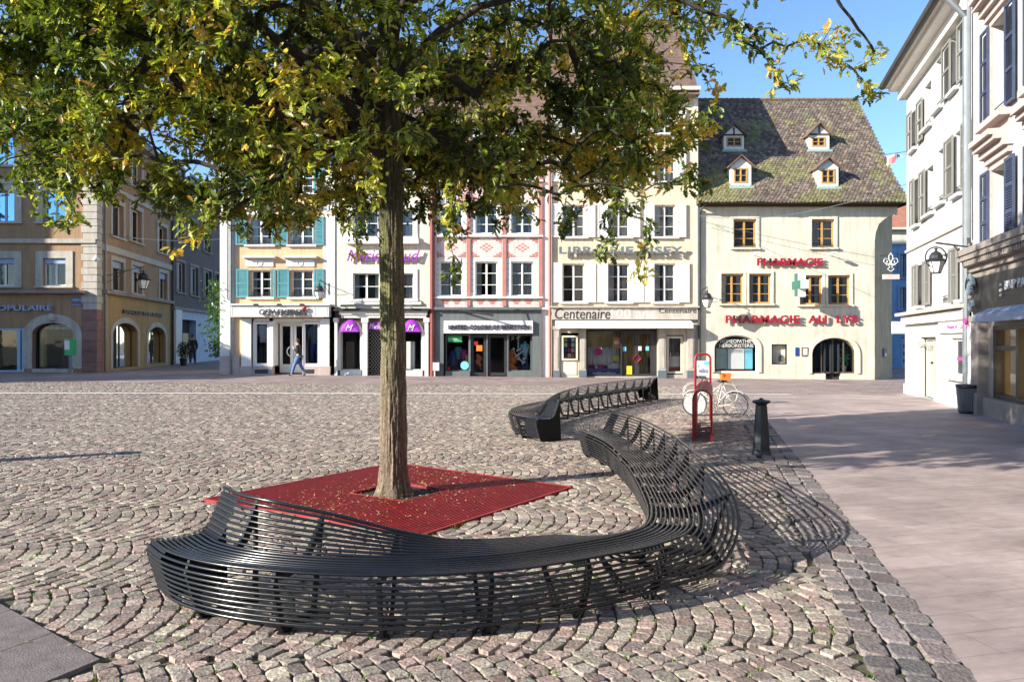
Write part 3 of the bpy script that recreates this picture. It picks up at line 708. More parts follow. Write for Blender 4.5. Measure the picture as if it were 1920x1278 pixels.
def bicycle(loc, ang, label, frame_m, bag=False, disc=False):
    t = thing('bicycle', label, 'bicycle', loc, 'bicycles by the rack'); t.rotation_euler = (0, 0, ang); t.scale = (.86, .86, .86)
    def part(mb, nm, m_, par=None, sm=True):
        o = mkobj(nm, mb.v, mb.f, m_, None, sm); o.parent = par or t; return o
    r = .33
    for x in (-.52, .52):
        m = MB(); m.ring((x, 0, r), (1, 0, 0), (0, 0, 1), r-.015, .010, 28, 6); w_ = part(m, 'wheel', M['iron'] if not bag else M['cream'])
        s = MB()
        for k in range(14):
            a = math.pi*2*k/14; s.tube([(x, .02*(-1)**k, r), (x+math.cos(a)*(r-.02), 0, r+math.sin(a)*(r-.02))], .0025, 3, False)
        s.ring((x, 0, r), (1, 0, 0), (0, 0, 1), r-.035, .008, 24, 4); s.tube([(x, -.05, r), (x, .05, r)], .02, 6)
        part(s, 'spokes', M['chrome'], w_)
        if disc and x > 0:
            d = MB(); d.lathe([(r-.05, -.004), (r-.05, .004)], (0, 0, 0), 24); vv = [(x+a, c-.012, r+b) for a, b, c in d.v]; o = mkobj('wheel_cover', vv, d.f, M['shadewhite']); o.parent = w_
    m = MB(); bb = (-.08, 0, .29); st = (-.2, 0, .80); hd = (.34, 0, .80); hd2 = (.37, 0, .66)
    for a, b, rr in ((bb, st, .016), (bb, hd2, .015), ((-.185, 0, .70), hd, .016), ((-.52, .05, r), bb, .01), ((-.52, -.05, r), bb, .01), ((-.52, .05, r), (-.18, 0, .70), .008), ((-.52, -.05, r), (-.18, 0, .70), .008), (hd, hd2, .02), (hd2, (.52, .05, r), .012), (hd2, (.52, -.05, r), .012)):
        m.tube([a, b], rr, 6)
    part(m, 'frame', frame_m)
    m = MB(); m.tube([hd, (.31, 0, .95)], .013, 6); m.tube([(.16, .26, .98), (.28, .22, 1.0), (.31, 0, .96), (.28, -.22, 1.0), (.16, -.26, .98)], .012, 6); part(m, 'handlebar', M['iron'])
    m = MB(); m.tube([st, (-.22, 0, .9)], .012, 6); m.ball((-.2, 0, .93), .13, .07, .035); part(m, 'saddle', M['black'])
    m = MB(); m.ring((-.08, 0, .29), (1, 0, 0), (0, 0, 1), .085, .008, 18, 4); m.tube([(-.08, .08, .29), (-.02, .08, .14)], .009, 5); m.tube([(-.08, -.08, .29), (-.14, -.08, .44)], .009, 5); m.box(-.06, .04, .07, .15, .12, .14); m.box(-.2, -.1, -.15, -.07, .43, .45); part(m, 'crank', M['chrome'])
    for x, nm in ((-.52, 0), (.52, 1)):
        m = MB(); pts = [(x+math.cos(a)*(r+.03), 0, r+math.sin(a)*(r+.03)) for a in np.linspace(.3 if x < 0 else .6, 2.7, 10)]
        m.tube(pts, .012, 4); part(m, 'mudguard', frame_m)
    if bag:
        m = MB(); m.hexa([(.33, -.12, .76), (.58, -.12, .76), (.58, .12, .76), (.33, .12, .76), (.3, -.15, .98), (.62, -.15, .98), (.62, .15, .98), (.3, .15, .98)]); part(m, 'basket', M['orangep'], None, False)
    return t
bicycle((5.29, 20.2, .0), -.04, 'white city bicycle with an orange front basket standing beyond the rack', M['bikewhite'], True)
bicycle((4.55, 17.0, .0), 2.75, 'white bicycle with a solid white wheel cover pushed into the red rack', M['bikewhite'], False, True)
def bin_():
    loc = (10.72, 17.8, 0); t = thing('litter_bin', 'round grey metal litter bin standing against the right-hand shops', 'bin', loc)
    m = MB()
    for k in range(36):
        a = 2*math.pi*k/36; r0, r1 = .2, .235; m.tube([(loc[0]+r0*math.cos(a), loc[1]+r0*math.sin(a), .06), (loc[0]+r1*math.cos(a), loc[1]+r1*math.sin(a), .6)], .012, 4)
    m.build('slats', M['zinc'], t)
    m = MB(); m.lathe([(.19, .03), (.22, .6)], loc, 24); m.build('liner', M['zinc'], t, True)
    m = MB(); m.lathe([(.225, .58), (.25, .6), (.262, .67), (.24, .68), (.2, .66), (.2, .6)], loc, 28); m.build('rim', M['iron'], t, True)
    m = MB(); m.lathe([(.16, 0), (.2, .02), (.21, .07)], loc, 24); m.build('base', M['iron'], t, True)
bin_()
# ---------------------------------------------------------------- the oak
TX, TY = -1.325, 8.44
def bark_trunk(t):
    ns, nr = 110, 330; z0, z1 = -.01, 6.6
    V = np.zeros((nr+1, ns, 3)); tint = np.zeros((nr+1, ns, 3))
    for j in range(nr+1):
        z = z0+(z1-z0)*j/nr
        r = .133+.010*max(0, (2.2-z)/2.2)+.058*math.exp(-z/.13)*.75+.02*math.exp(-z/.5)
        if z > 3.2: r = .143-.012*(z-3.2)
        cx = TX+.012*math.sin(z*1.1)-.008*z; cy = TY+.01*math.sin(z*.8+1)
        for i in range(ns):
            a = 2*math.pi*i/ns; ca, sa = math.cos(a), math.sin(a)
            n1 = mnoise.noise(Vector((ca*3.2, sa*3.2, z*.9+5)))
            n2 = mnoise.noise(Vector((ca*6.5+n1, sa*6.5, z*2.6)))
            n3 = mnoise.noise(Vector((ca*16, sa*16, z*9)))
            rid = 1-abs(n2)*2.6; rid = max(-.6, min(1, rid))
            flare = .03*math.exp(-max(0, z)/.12)*math.cos(a*5+.6)
            rr = r+flare+.012*(-rid)+.006*n3+.006*n1
            V[j, i] = (cx+ca*rr, cy+sa*rr, z)
            k = .42+.58*min(1, max(0, -rid*.75+.62+.5*n3))
            base = np.array((.27, .205, .14))*(1-.0)
            g = min(1, max(0, (z-.9)/1.2))*(.5+.7*n1+.3*mnoise.noise(Vector((ca*2, sa*2, z*1.3))))
            g *= .35+.65*max(0, -ca*.8-sa*.5)
            base = base*(1-max(0, min(.85, g*1.6)))+np.array((.2, .215, .075))*max(0, min(.85, g*1.6))
            base = base*(1-.6*min(1, max(0, (z-2.7)/.6)))  # upper bark darkened: the crown's shade put into its colour
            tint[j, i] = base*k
    idx = np.arange((nr+1)*ns).reshape(nr+1, ns); a = idx[:-1]; b = np.roll(idx, -1, 1)[:-1]; c = np.roll(idx, -1, 1)[1:]; d = idx[1:]
    loops = np.stack([a, b, c, d], -1).reshape(-1); N = nr*ns; st = np.arange(N)*4; tot = np.full(N, 4)
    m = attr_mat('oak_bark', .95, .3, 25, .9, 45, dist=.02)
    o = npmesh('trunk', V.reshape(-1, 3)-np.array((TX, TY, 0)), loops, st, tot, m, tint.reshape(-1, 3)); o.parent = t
def zb(x, y):  # underside of the crown
    a = math.atan2(y-TY, x-TX); r = math.hypot(x-TX, y-TY)
    return 3.22+.09*(y-TY)+.55*mnoise.noise(Vector((x*.75, y*.75, 2.)))+.25*mnoise.noise(Vector((x*2.1, y*2.1, 7.)))+(.35 if r < 1.1 else 0)+.05*max(0, x-TX)*0
def crown():
    t = thing('oak_tree', 'large oak with green and yellowing leaves growing through the red grate', 'tree', (TX, TY, 0))
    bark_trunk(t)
    base = Vector((TX, TY, 0))
    # explicit limbs: nodes
    nodes = []; par = []; minr = []
    def add(p, q, r): nodes.append(np.array(p, float)); par.append(q); minr.append(r); return len(nodes)-1
    last = -1
    for z in np.arange(2.9, 9.3, .25): last = add((TX+.012*math.sin(z*1.1)-.008*z+(.0 if z < 6 else .1*math.sin(z*3)), TY+.01*math.sin(z*.8+1), z), last, .125 if z < 6.4 else max(.03, .12-.035*(z-6.4)))
    def tr(z): return int(round((z-2.9)/.25))
    def limb(z, pts, r0):
        q = tr(z); C_ = catmull([nodes[q]]+[np.array(p, float) for p in pts], 5)
        for i, p in enumerate(C_[1:]): q = add(p+rng.normal(0, .012, 3), q, r0*(1-.8*(i+1)/len(C_))+.008)
    limb(3.65, [(-1.75, 8.3, 4.22), (-2.3, 8.0, 4.75), (-2.95, 7.75, 5.15), (-3.6, 7.5, 5.6), (-4.6, 7.2, 5.9)], .065)
    limb(4.4, [(-1.0, 8.1, 4.8), (-.3, 7.7, 5.1), (.6, 7.4, 5.1), (1.5, 7.2, 4.95), (2.3, 7.1, 4.6)], .04)
    limb(4.15, [(-1.5, 7.9, 4.5), (-1.8, 7.4, 4.9), (-2.3, 6.9, 4.9), (-2.8, 6.3, 4.5)], .05)
    limb(4.4, [(-.9, 8.9, 4.9), (-.3, 9.7, 5.2), (.5, 10.5, 5.3), (1.1, 11.2, 5.)], .05)
    limb(4.9, [(-1.9, 9., 5.3), (-2.7, 9.9, 5.7), (-3.3, 10.9, 5.7)], .05)
    limb(4.9, [(-1.0, 7.6, 5.3), (-.6, 6.9, 5.5), (-.2, 6.3, 5.2)], .045)
    limb(5.4, [(-2.2, 8.1, 5.6), (-3.3, 7.2, 5.7), (-4.2, 6.2, 5.2)], .045)
    limb(5.4, [(-.5, 8.6, 5.8), (.6, 8.7, 6.0), (1.9, 8.6, 5.6)], .045)
    limb(5.9, [(-.6, 7.8, 6.3), (.8, 6.9, 6.3), (2.1, 6.6, 5.5), (3.0, 6.9, 4.75), (3.45, 7.2, 4.45)], .026)
    for z, a, L in ((6.2, 2.6, 3.3), (6.2, -1.9, 3.2), (6.6, .6, 3.), (6.9, 1.9, 3.), (7.2, -.6, 2.6), (7.5, 3.4, 2.6)):
        limb(z, [(TX+math.cos(a)*L*f, TY+math.sin(a)*L*f, z+1.1*f-.4*f*f) for f in (.3, .65, 1.)], .045)
    n_explicit = len(nodes)
    # leaf clusters filling the crown, thinned by noise so that light and sky show through
    cl = []
    tries = 0; pts = np.empty((0, 3))
    lo = 0
    while len(cl) < 7600 and tries < 400000:
        tries += 1
        x = rng.uniform(-6.4, 3.0); y = rng.uniform(TY-2.9, TY+4.2); z = rng.uniform(2.2, 10.2)
        dx, dy, dz = x-TX, y-TY, z-5.9
        rx = (5.3 if dx < 0 else 4.0)*(1+.12*mnoise.noise(Vector((x*.8, y*.8, z*.8))))
        e = (dx/rx)**2+(dy/(2.7 if dy < 0 else 4.0))**2+(dz/(4.1))**2
        if e > 1: continue
        if z < zb(x, y): continue
        if z > 6.2 and rng.random() < .72: continue
        if dx > 0 and z < 3.25 and math.hypot(dx, dy) > 3.1 and rng.random() < .5: continue
        if math.hypot(dx, dy) < .5: continue
        g = mnoise.noise(Vector((x*1.15, y*1.15, z*1.3)))+.5*mnoise.noise(Vector((x*2.6, y*2.6, z*2.6)))
        if g < -.03: continue
        pp = -.435*x+.9*y
        if pp < 6.5 or (pp < 7.3 and rng.random() < .55): continue
        if z < 3.6+.2*g and rng.random() < .35: continue
        if e < .25 and rng.random() < .6: continue
        cl.append((x, y, z))
    # hanging sprays and reaching twigs
    def spray(a, b, n, s=.12):
        for k in range(n):
            f = (k+.5)/n; cl.append(tuple(np.array(a)*(1-f)+np.array(b)*f+rng.normal(0, s, 3)*(1-.4*f)))
    spray((1.9, 7.1, 4.75), (3.75, 7.6, 4.5), 16, .13); spray((2.3, 7.0, 5.0), (3.3, 7.6, 5.45), 10, .14); spray((2.9, 7.1, 4.5), (3.95, 7.9, 4.15), 7, .08)
    spray((2.0, 7.0, 4.6), (2.75, 7.2, 4.0), 8, .12); spray((1.5, 7.2, 4.9), (2.6, 7.0, 5.3), 12, .2)
    spray((1.2, 7.6, 3.2), (1.28, 7.5, 2.25), 8, .1); spray((1.0, 7.6, 3.2), (.95, 7.5, 2.55), 6, .1); spray((.55, 7.5, 3.1), (.6, 7.5, 2.7), 5, .12)
    spray((-.65, 7.6, 3.1), (-.62, 7.5, 2.35), 6, .1); spray((-1.75, 8.2, 3.1), (-1.65, 8.3, 2.55), 5, .09)
    spray((-2.7, 6.9, 3.1), (-2.85, 6.9, 2.75), 6, .14); spray((-3.9, 6.6, 3.1), (-4.0, 6.7, 2.65), 7, .12); spray((-3.2, 7.5, 3.0), (-3.1, 7.5, 2.7), 6, .15)
    spray((1.6, 7.8, 3.4), (2.1, 8.0, 3.25), 8, .15)
    spray((-4.6, 6.9, 3.6), (-5.0, 7.0, 3.05), 8, .2)
    for _ in range(75): cl.append((rng.uniform(1.2, 2.1), rng.uniform(7.4, 8.6), rng.uniform(3.9, 5.7)))
    cl = np.array(cl)
    # grow connections nearest-first
    order = np.argsort(np.linalg.norm(cl-np.array((TX, TY, 4.6)), axis=1)); cnode = [0]*len(cl)
    cap = np.zeros((len(cl)*3+len(nodes)+10, 3)); cap[:len(nodes)] = np.array(nodes); cnt = len(nodes)
    for oi in order:
        p = cl[oi]; d = cap[8 if cnt > 8 else 0:cnt]-p; dist = (d**2).sum(1)+.6*np.maximum(0, d[:, 2])**2
        q = int(np.argmin(dist))+8; a = cap[q]; D = np.linalg.norm(p-a); prev = q
        if D > .35:
            k = int(D/.3)
            for s in range(1, k+1):
                f = s/(k+1); mid = a+(p-a)*f+np.array((0, 0, .10*D*math.sin(math.pi*f)))+rng.normal(0, .02, 3)
                prev = add(mid, prev, 0); cap[cnt] = mid; cnt += 1
        cnode[oi] = add(p, prev, 0); cap[cnt] = p; cnt += 1
    n = len(nodes); w_ = np.ones(n)
    for i in range(n-1, 0, -1):
        if par[i] >= 0: w_[par[i]] += w_[i]
    rad = np.maximum(.0026*np.sqrt(w_), np.array(minr)); rad = np.minimum(rad, .11)
    NP = np.array(nodes)-np.array((TX, TY, 0))
    m1 = MB()
    for i in range(1, n):
        p = par[i]
        if p < 0: continue
        if i < tr(9.25) and nodes[i][2] < 6.4: continue   # the trunk mesh covers this
        ra, rb = rad[p], rad[i]
        if p < tr(9.25): ra = min(ra, max(rb*1.5, .01))
        rn = 7 if rb > .02 else (4 if rb > .006 else 3)
        m1.tube([NP[p], NP[i]], [min(ra, rb*1.35), rb], rn, False)
    o = mkobj('branches', m1.v, m1.f, M['bark2'], None, True); o.parent = t
    # leaves
    tx = np.array([0, .10, .19, .28, .40, .50, .63, .73, .86, 1.]); ty = np.array([0, .035, .15, .075, .235, .11, .27, .125, .16, 0.])
    K = len(tx)
    mid = np.stack([tx, np.zeros(K), np.zeros(K)], 1); up = np.stack([tx, ty, ty*.35], 1)[1:-1]; dn = np.stack([tx, -ty, ty*.35], 1)[1:-1]
    # verts: base, tip, up(8), dn(8), midrib 2
    T0 = np.concatenate([[mid[0]], [mid[-1]], up, dn]); nv = len(T0); T0[:, 2] += -.16*(T0[:, 0]-.3)**2
    fu = [0]+list(range(2, 2+K-2))+[1]; fd = [1]+list(range(2+K-2+K-2-1, 2+K-2-1, -1))+[0]
    Ls = []; pos = []; dirs = []; nrm = []; cols = []
    for ci in range(len(cl)):
        p = cl[ci]; q = par[cnode[ci]]; ax = p-nodes[q]; ax = ax/(np.linalg.norm(ax)+1e-6)
        nl = rng.integers(13, 20) if p[2] < 6.3 else rng.integers(7, 11)
        hue = .5+1.0*mnoise.noise(Vector((p[0]*.7, p[1]*.7, p[2]*.8)))+rng.normal(0, .16)
        for k in range(nl):
            f = rng.random()**.7; o = p-ax*.24*(1-f)+rng.normal(0, .035, 3)
            d = ax*.5+rng.normal(0, .62, 3)+np.array((0, 0, -.22)); d /= np.linalg.norm(d)
            nn = np.array((0, 0, 1.))+rng.normal(0, .5, 3)+np.array((-.25, -.25, 0)); nn -= d*nn.dot(d); nn /= np.linalg.norm(nn)
            pos.append(o); dirs.append(d); nrm.append(nn); Ls.append(rng.uniform(.065, .12)*(1.0 if p[2] < 6.3 else 1.35))
            h = hue+rng.normal(0, .13)
            if h > .93: c_ = np.array((.55, .42, .10))
            elif h > .78: c_ = np.array((.42, .42, .07))
            elif h > .48: c_ = np.array((.24, .28, .045))
            else: c_ = np.array((.065, .095, .018))
            if rng.random() < .035: c_ = np.array((.34, .2, .08))
            cols.append(c_*rng.uniform(.85, 1.5))
    pos, dirs, nrm, Ls, cols = map(np.array, (pos, dirs, nrm, Ls, cols)); N = len(pos); sd_ = np.cross(nrm, dirs)
    V = pos[:, None]+Ls[:, None, None]*(T0[None, :, 0:1]*dirs[:, None]+T0[None, :, 1:2]*sd_[:, None]*rng.uniform(.85, 1.25, (N, 1, 1))+T0[None, :, 2:3]*nrm[:, None])
    V = V.reshape(-1, 3)-np.array((TX, TY, 0)); b = np.arange(N)[:, None]*nv
    loops = np.concatenate([(b+np.array(fu)[None]), (b+np.array(fd)[None])], 1).reshape(-1); tot = np.full(2*N, len(fu)); st = np.arange(2*N)*len(fu)
    o = npmesh('foliage', V, loops, st, tot, M['leaf'], np.repeat(cols, nv, 0), False); o.parent = t
    print('LEAVES', N, 'clusters', len(cl), 'tries', tries)
crown()
# ---------------------------------------------------------------- the row of facades, front plane 36 m away
Y0 = 36.0
FR = Frame((0, Y0, 0), (1, 0, 0), (0, -1, 0))
def fx(p, d=0): return (p-CX)/F*(Y0-d)
def fz(p, d=0): return EYE+(CY-p)/F*(Y0-d)
def pr(x0, x1, y0, y1, d=0): return (fx(x0, d), fx(x1, d), fz(y1, d), fz(y0, d))
def body(bld, fr, u0, u1, z0, z1, depth, m, floors=(), inset=.35):
    mb = MB()
    mb.quad(fr(u0, 0, z0), fr(u0, -depth, z0), fr(u0, -depth, z1), fr(u0, 0, z1))
    mb.quad(fr(u1, 0, z0), fr(u1, -depth, z0), fr(u1, -depth, z1), fr(u1, 0, z1))
    mb.quad(fr(u0, -depth, z0), fr(u1, -depth, z0), fr(u1, -depth, z1), fr(u0, -depth, z1))
    mb.quad(fr(u0, 0, z1), fr(u1, 0, z1), fr(u1, -depth, z1), fr(u0, -depth, z1))
    mb.build('side_walls', m, bld)
    ib = MB(); a, b = u0+.12, u1-.12; dd = -2.8
    ib.quad(fr(a, dd, z0), fr(b, dd, z0), fr(b, dd, z1-.1), fr(a, dd, z1-.1))
    for s in (a, b): ib.quad(fr(s, -inset, z0), fr(s, dd, z0), fr(s, dd, z1-.1), fr(s, -inset, z1-.1))
    for z in list(floors): ib.quad(fr(a, -inset, z), fr(b, -inset, z), fr(b, dd, z), fr(a, dd, z))
    ib.build('interior', M['inside'], bld)
def roof(bld, fr, u0, u1, z0, z1, run, m, over=.4, name='roof'):
    mb = MB(); s = (z1-z0)/run
    a = [fr(u0, over, z0-s*over*.6), fr(u1, over, z0-s*over*.6), fr(u1, -run, z1), fr(u0, -run, z1)]
    n = int((z1-z0)/.22)
    for k in range(n):   # overlapping courses
        f0, f1 = k/n, (k+1)/n
        mb.quad(a[0].lerp(a[3], f0)+Vector((0, 0, .03)), a[1].lerp(a[2], f0)+Vector((0, 0, .03)), a[1].lerp(a[2], f1), a[0].lerp(a[3], f1))
        mb.quad(a[0].lerp(a[3], f0), a[1].lerp(a[2], f0), a[1].lerp(a[2], f0)+Vector((0, 0, .03)), a[0].lerp(a[3], f0)+Vector((0, 0, .03)))
    b = [fr(u0, -2*run-over, z0-s*over*.6), fr(u1, -2*run-over, z0-s*over*.6)]
    mb.quad(a[3], a[2], b[1], b[0])
    for u in (u0+.02, u1-.02): mb.poly([fr(u, over, z0-s*over*.6), fr(u, -run, z1-.02), fr(u, -2*run-over, z0-s*over*.6)])
    return mb.build(name, m, bld)
def lantern(loc, armto, label, s=1., ring=False):
    loc = Vector(loc); t = thing('wall_lantern', label, 'street lamp', loc, 'wall lanterns')
    m = MB(); m.tube([Vector(armto), loc+Vector((0, 0, .62*s))], .022, 6)
    v = Vector(armto); h = (loc+Vector((0, 0, .62*s))-v)
    m.tube([v+Vector((0, 0, -.35)), v+h*.25+Vector((0, 0, -.24)), v+h*.5+Vector((0, 0, -.02))], .014, 5)
    m.tube([v+Vector((0, 0, .12)), v+Vector((0, 0, -.45))], .03, 6)
    if ring: m.ring(loc+Vector((0, 0, .16*s)), (1, 0, 0), (0, 0, 1), .33*s, .016, 24, 5)
    else: m.tube([loc+Vector((0, 0, .62*s)), loc+Vector((0, 0, .44*s))], .015, 6)
    m.build('bracket', M['iron'], t)
    g = MB(); g.lathe([(.13*s, -.30*s), (.25*s, .04*s)], loc, 6); g.build('globe', M['lampglass'], t)
    c = MB(); c.lathe([(.28*s, .04*s), (.29*s, .07*s), (.2*s, .13*s), (.19*s, .22*s), (.13*s, .31*s), (.05*s, .35*s), (.03*s, .41*s), (.07*s, .44*s), (.0, .46*s)], loc, 12); c.lathe([(.14*s, -.34*s), (.14*s, -.30*s)], loc, 6)
    for k in range(6):
        a = 2*math.pi*(k+.5)/6; c.tube([loc+Vector((.135*s*math.cos(a), .135*s*math.sin(a), -.3*s)), loc+Vector((.255*s*math.cos(a), .255*s*math.sin(a), .04*s))], .012*s, 4)
    c.build('cap', M['iron'], t)
    return t
def spot(bld, fr, u, z, m=None):
    mb = MB(); mb.tube([fr(u, 0, z), fr(u, .45, z+.05)], .015, 4); fr.box(mb, u-.12, u+.12, z-.0, z+.09, .4, .6); mb.build('spotlight', m or M['signgrey'], bld)
def mannequin(x, y, z, label, top, legs, s=1.):
    t = thing('mannequin', label, 'mannequin', (x, y, z), 'headless mannequins in the shop windows')
    def V3(a, b, c): return (x+a*s, y+b*s, z+c*s)
    m = MB()
    m.tube([V3(0, 0, .78), V3(0, 0, .95), V3(0, 0, 1.2), V3(0, 0, 1.38), V3(0, 0, 1.44)], [.15*s, .14*s, .18*s, .17*s, .07*s], 10)
    for q in (-1, 1): m.tube([V3(q*.15, 0, 1.38), V3(q*.23, 0, 1.12), V3(q*.25, -.05, .86)], [.07*s, .055*s, .045*s], 8)
    m.build('jacket', top, t, True)
    m = MB()
    for q in (-1, 1): m.tube([V3(q*.07, 0, .84), V3(q*.09, 0, .5), V3(q*.1, 0, .06)], [.1*s, .075*s, .05*s], 8)
    m.build('trousers', legs, t, True)
    m = MB(); m.tube([V3(0, 0, 1.4), V3(0, 0, 1.52)], .05*s, 8); m.box(x-.22*s, x+.22*s, y-.15*s, y+.15*s, z, z+.05*s); m.build('stand', M['white'], t)

# ---- orange house with teal shutters
def orange_house():
    x0, x1 = fx(413), fx(628); t = thing('fashion_shop_house', 'orange rendered house with teal shutters above a white clothes shop', 'building', (fx(520), Y0, 0)); zt = fz(297)
    rows = [((466, 510), (318, 362)), ((545, 587), (318, 362)), ((466, 510), (408, 459)), ((545, 587), (408, 459)), ((470, 508), (506, 557)), ((546, 587), (506, 557))]
    rects = [pr(a[0], a[1], b[0], b[1]) for a, b in rows]
    shopz = fz(597); so = (fx(474), fx(602), .0, shopz)
    m = MB(); wall(m, FR, fx(440), fx(607), -.3, zt, rects+[so], .2); m.build('wall', M['orange'], t)
    m = MB(); FR.box(m, fx(413), fx(432), -.3, zt, -.3, .05); FR.box(m, fx(607), fx(628), fz(575), zt, -.3, .05); FR.box(m, fx(432), fx(440), -.3, zt, -.3, -.05); m.build('quoin', M['white2'], t)
    body(t, FR, x0, x1, -.3, zt, 9, M['cream'], [fz(580), fz(475), fz(375)])
    tops = {0: ((446, 464), (511, 522)), 1: ((524, 541), (589, 607)), 2: ((443, 464), (510.5, 522)), 3: ((522.5, 541), (588, 608)), 4: ((444, 467), (509, 518)), 5: ((521, 543), (589, 608))}
    for i, r in enumerate(rects):
        sh = [(fx(a), fx(b), 0) for a, b in tops[i]]
        window(t, FR, r, nz=3, surround=None, shutters=sh, sm=M['teal'], rail=True, curtain=.5 if i in (0, 2, 3) else 0, sill=True, sillm=M['white2'], fw=.07)
    for (a, b) in ((458, 518), (533, 595)):
        for (cy, py) in ((482, 487), (385, 390)):
            m = MB(); FR.box(m, fx(a), fx(b), fz(cy+2), fz(cy-2), 0, .28); FR.box(m, fx(a+1), fx(b-1), fz(cy+3.5), fz(cy+2), 0, .15); m.build('cornice', M['white2'], t)
            m = MB(); u0, u1, z0, z1 = pr(a+4, b-5, py, py+13); FR.box(m, u0, u1, z0, z1, 0, .05); c = FR((u0+u1)/2, .06, (z0+z1)/2); m.ring(c, (1, 0, 0), (0, 0, 1), .13, .02, 16, 4); m.build('panel', M['white2'], t)
    m = MB(); FR.box(m, fx(408), fx(629), fz(297), fz(291), -.1, .35); FR.box(m, fx(405), fx(631), fz(291), fz(283), -.1, .6); m.build('eaves', M['tealdark'], t)
    roof(t, FR, fx(408), fx(630), fz(284), fz(284)+4.6, 4.2, M['roofplain'], .3)
    m = MB(); m.tube([FR(fx(434.5), .12, zt), FR(fx(434.5), .12, 0)], .06, 8); m.tube([FR(fx(428), .1, zt), FR(fx(428), .1, fz(560))], .03, 6); m.build('downpipe', M['zinc'], t)
    # shop front
    m = MB(); a, b, c, e = pr(440, 621, 573, 594.5); FR.box(m, a, b, c, e, .0, .5); FR.box(m, a-.08, b+.08, e, e+.07, 0, .6); f = m.build('fascia', M['white2'], t)
    m = MB()
    for p in (443, 466, 511, 551, 596, 618): FR.box(m, fx(p)-.01, fx(p)+.01, c+.04, e-.04, .5, .508)
    m.build('panel_joint', M['greyshutter'], f)
    for a_, b_ in ((454, 472), (602, 618)): m = MB(); FR.box(m, fx(a_), fx(b_), fz(686), shopz, -.02, .12); m.build('pilaster', M['white'], t)
    m = MB(); FR.box(m, fx(451), fx(474), -.3, fz(686), -.02, .16); FR.box(m, fx(602), fx(620), -.3, fz(686), -.02, .16); FR.box(m, fx(474), fx(512), -.3, fz(686), -.25, .1); FR.box(m, fx(568), fx(602), -.3, fz(686), -.25, .1); FR.box(m, fx(413), fx(450), -.3, fz(667), .05, .1); m.build('base', M['pinkstone'], t)
    m = MB(); FR.box(m, fx(479), fx(504), fz(700), fz(692), .1, .108); FR.box(m, fx(570), fx(590), fz(700), fz(692), .1, .108); m.build('cellar_grille', M['dark'], t)
    for a, b in ((476, 505), (567, 600)):
        window(t, FR, pr(a, b, 603, 686), nx=1, plain=True, fw=.12, depth=.04, sill=False, gm=M['shopglass'])
    dr = MB(); a, b, c, e = pr(512, 567, 606, 700); FR.box(dr, a, b, fz(606), fz(600), -.9, -.8)
    for q0, q1 in ((515, 540.5), (541.5, 566)):
        u0, u1 = fx(q0), fx(q1); FR.box(dr, u0, u0+.13, c, e, -.85, -.78); FR.box(dr, u1-.13, u1, c, e, -.85, -.78); FR.box(dr, u0+.13, u1-.13, c, c+.42, -.85, -.78); FR.box(dr, u0+.13, u1-.13, e-.12, e, -.85, -.78)
    d_ = dr.build('door', M['white'], t); g = MB(); g.quad(FR(a, -.82, c), FR(b, -.82, c), FR(b, -.82, e), FR(a, -.82, e)); g.build('pane', M['shopglass'], d_)
    h = MB(); h.ring(FR((a+b)/2, -.72, fz(659)), (1, 0, 0), (0, 0, 1), .25, .028, 24, 6); h.build('handle', M['white'], d_)
    m = MB()
    for a, b in ((472, 476), (505, 512), (567, 568), (600, 602)): FR.box(m, fx(a), fx(b), fz(686), shopz, -.9 if a in (505, 567) else -.1, -.0)
    FR.box(m, fx(474), fx(602), fz(602), shopz+.02, -.9, -.0); m.build('door_lining', M['white'], t)
    m = MB(); FR.box(m, fx(508), fx(572), -.3, .06, -.9, .25); m.build('step', M['white2'], t)
    s = tag(text('shop_sign', 'CCV EXPRESS', FR, fx(487, .5), fx(577, .5), fz(590.5, .5), fz(579.5, .5), .56, M['dark'], .05, None, .02), 'grey capital letters on the white fascia of the clothes shop', 'sign')
    m = MB(); m.ball(FR(fx(577), .62, fz(579)), .11, .06, .11); m.build('dot', M['red'], s)
    for p in (488, 531, 573): spot(t, FR, fx(p), fz(574))
    mannequin(fx(490), Y0+.34, fz(683), 'headless mannequin in grey jacket in the left window of the white clothes shop', M['greycloth'], M['jacket'], 1.33)
    mannequin(fx(587), Y0+.34, fz(683), 'headless mannequin in dark open coat in the right window of the white clothes shop', M['slatecloth'], M['blue'], 1.28)
    lantern(FR(fx(609), 1.0, fz(551)), FR(fx(617), .05, fz(535)), 'black wall lantern hanging beside the lower teal shutter of the orange house', .95)
orange_house()

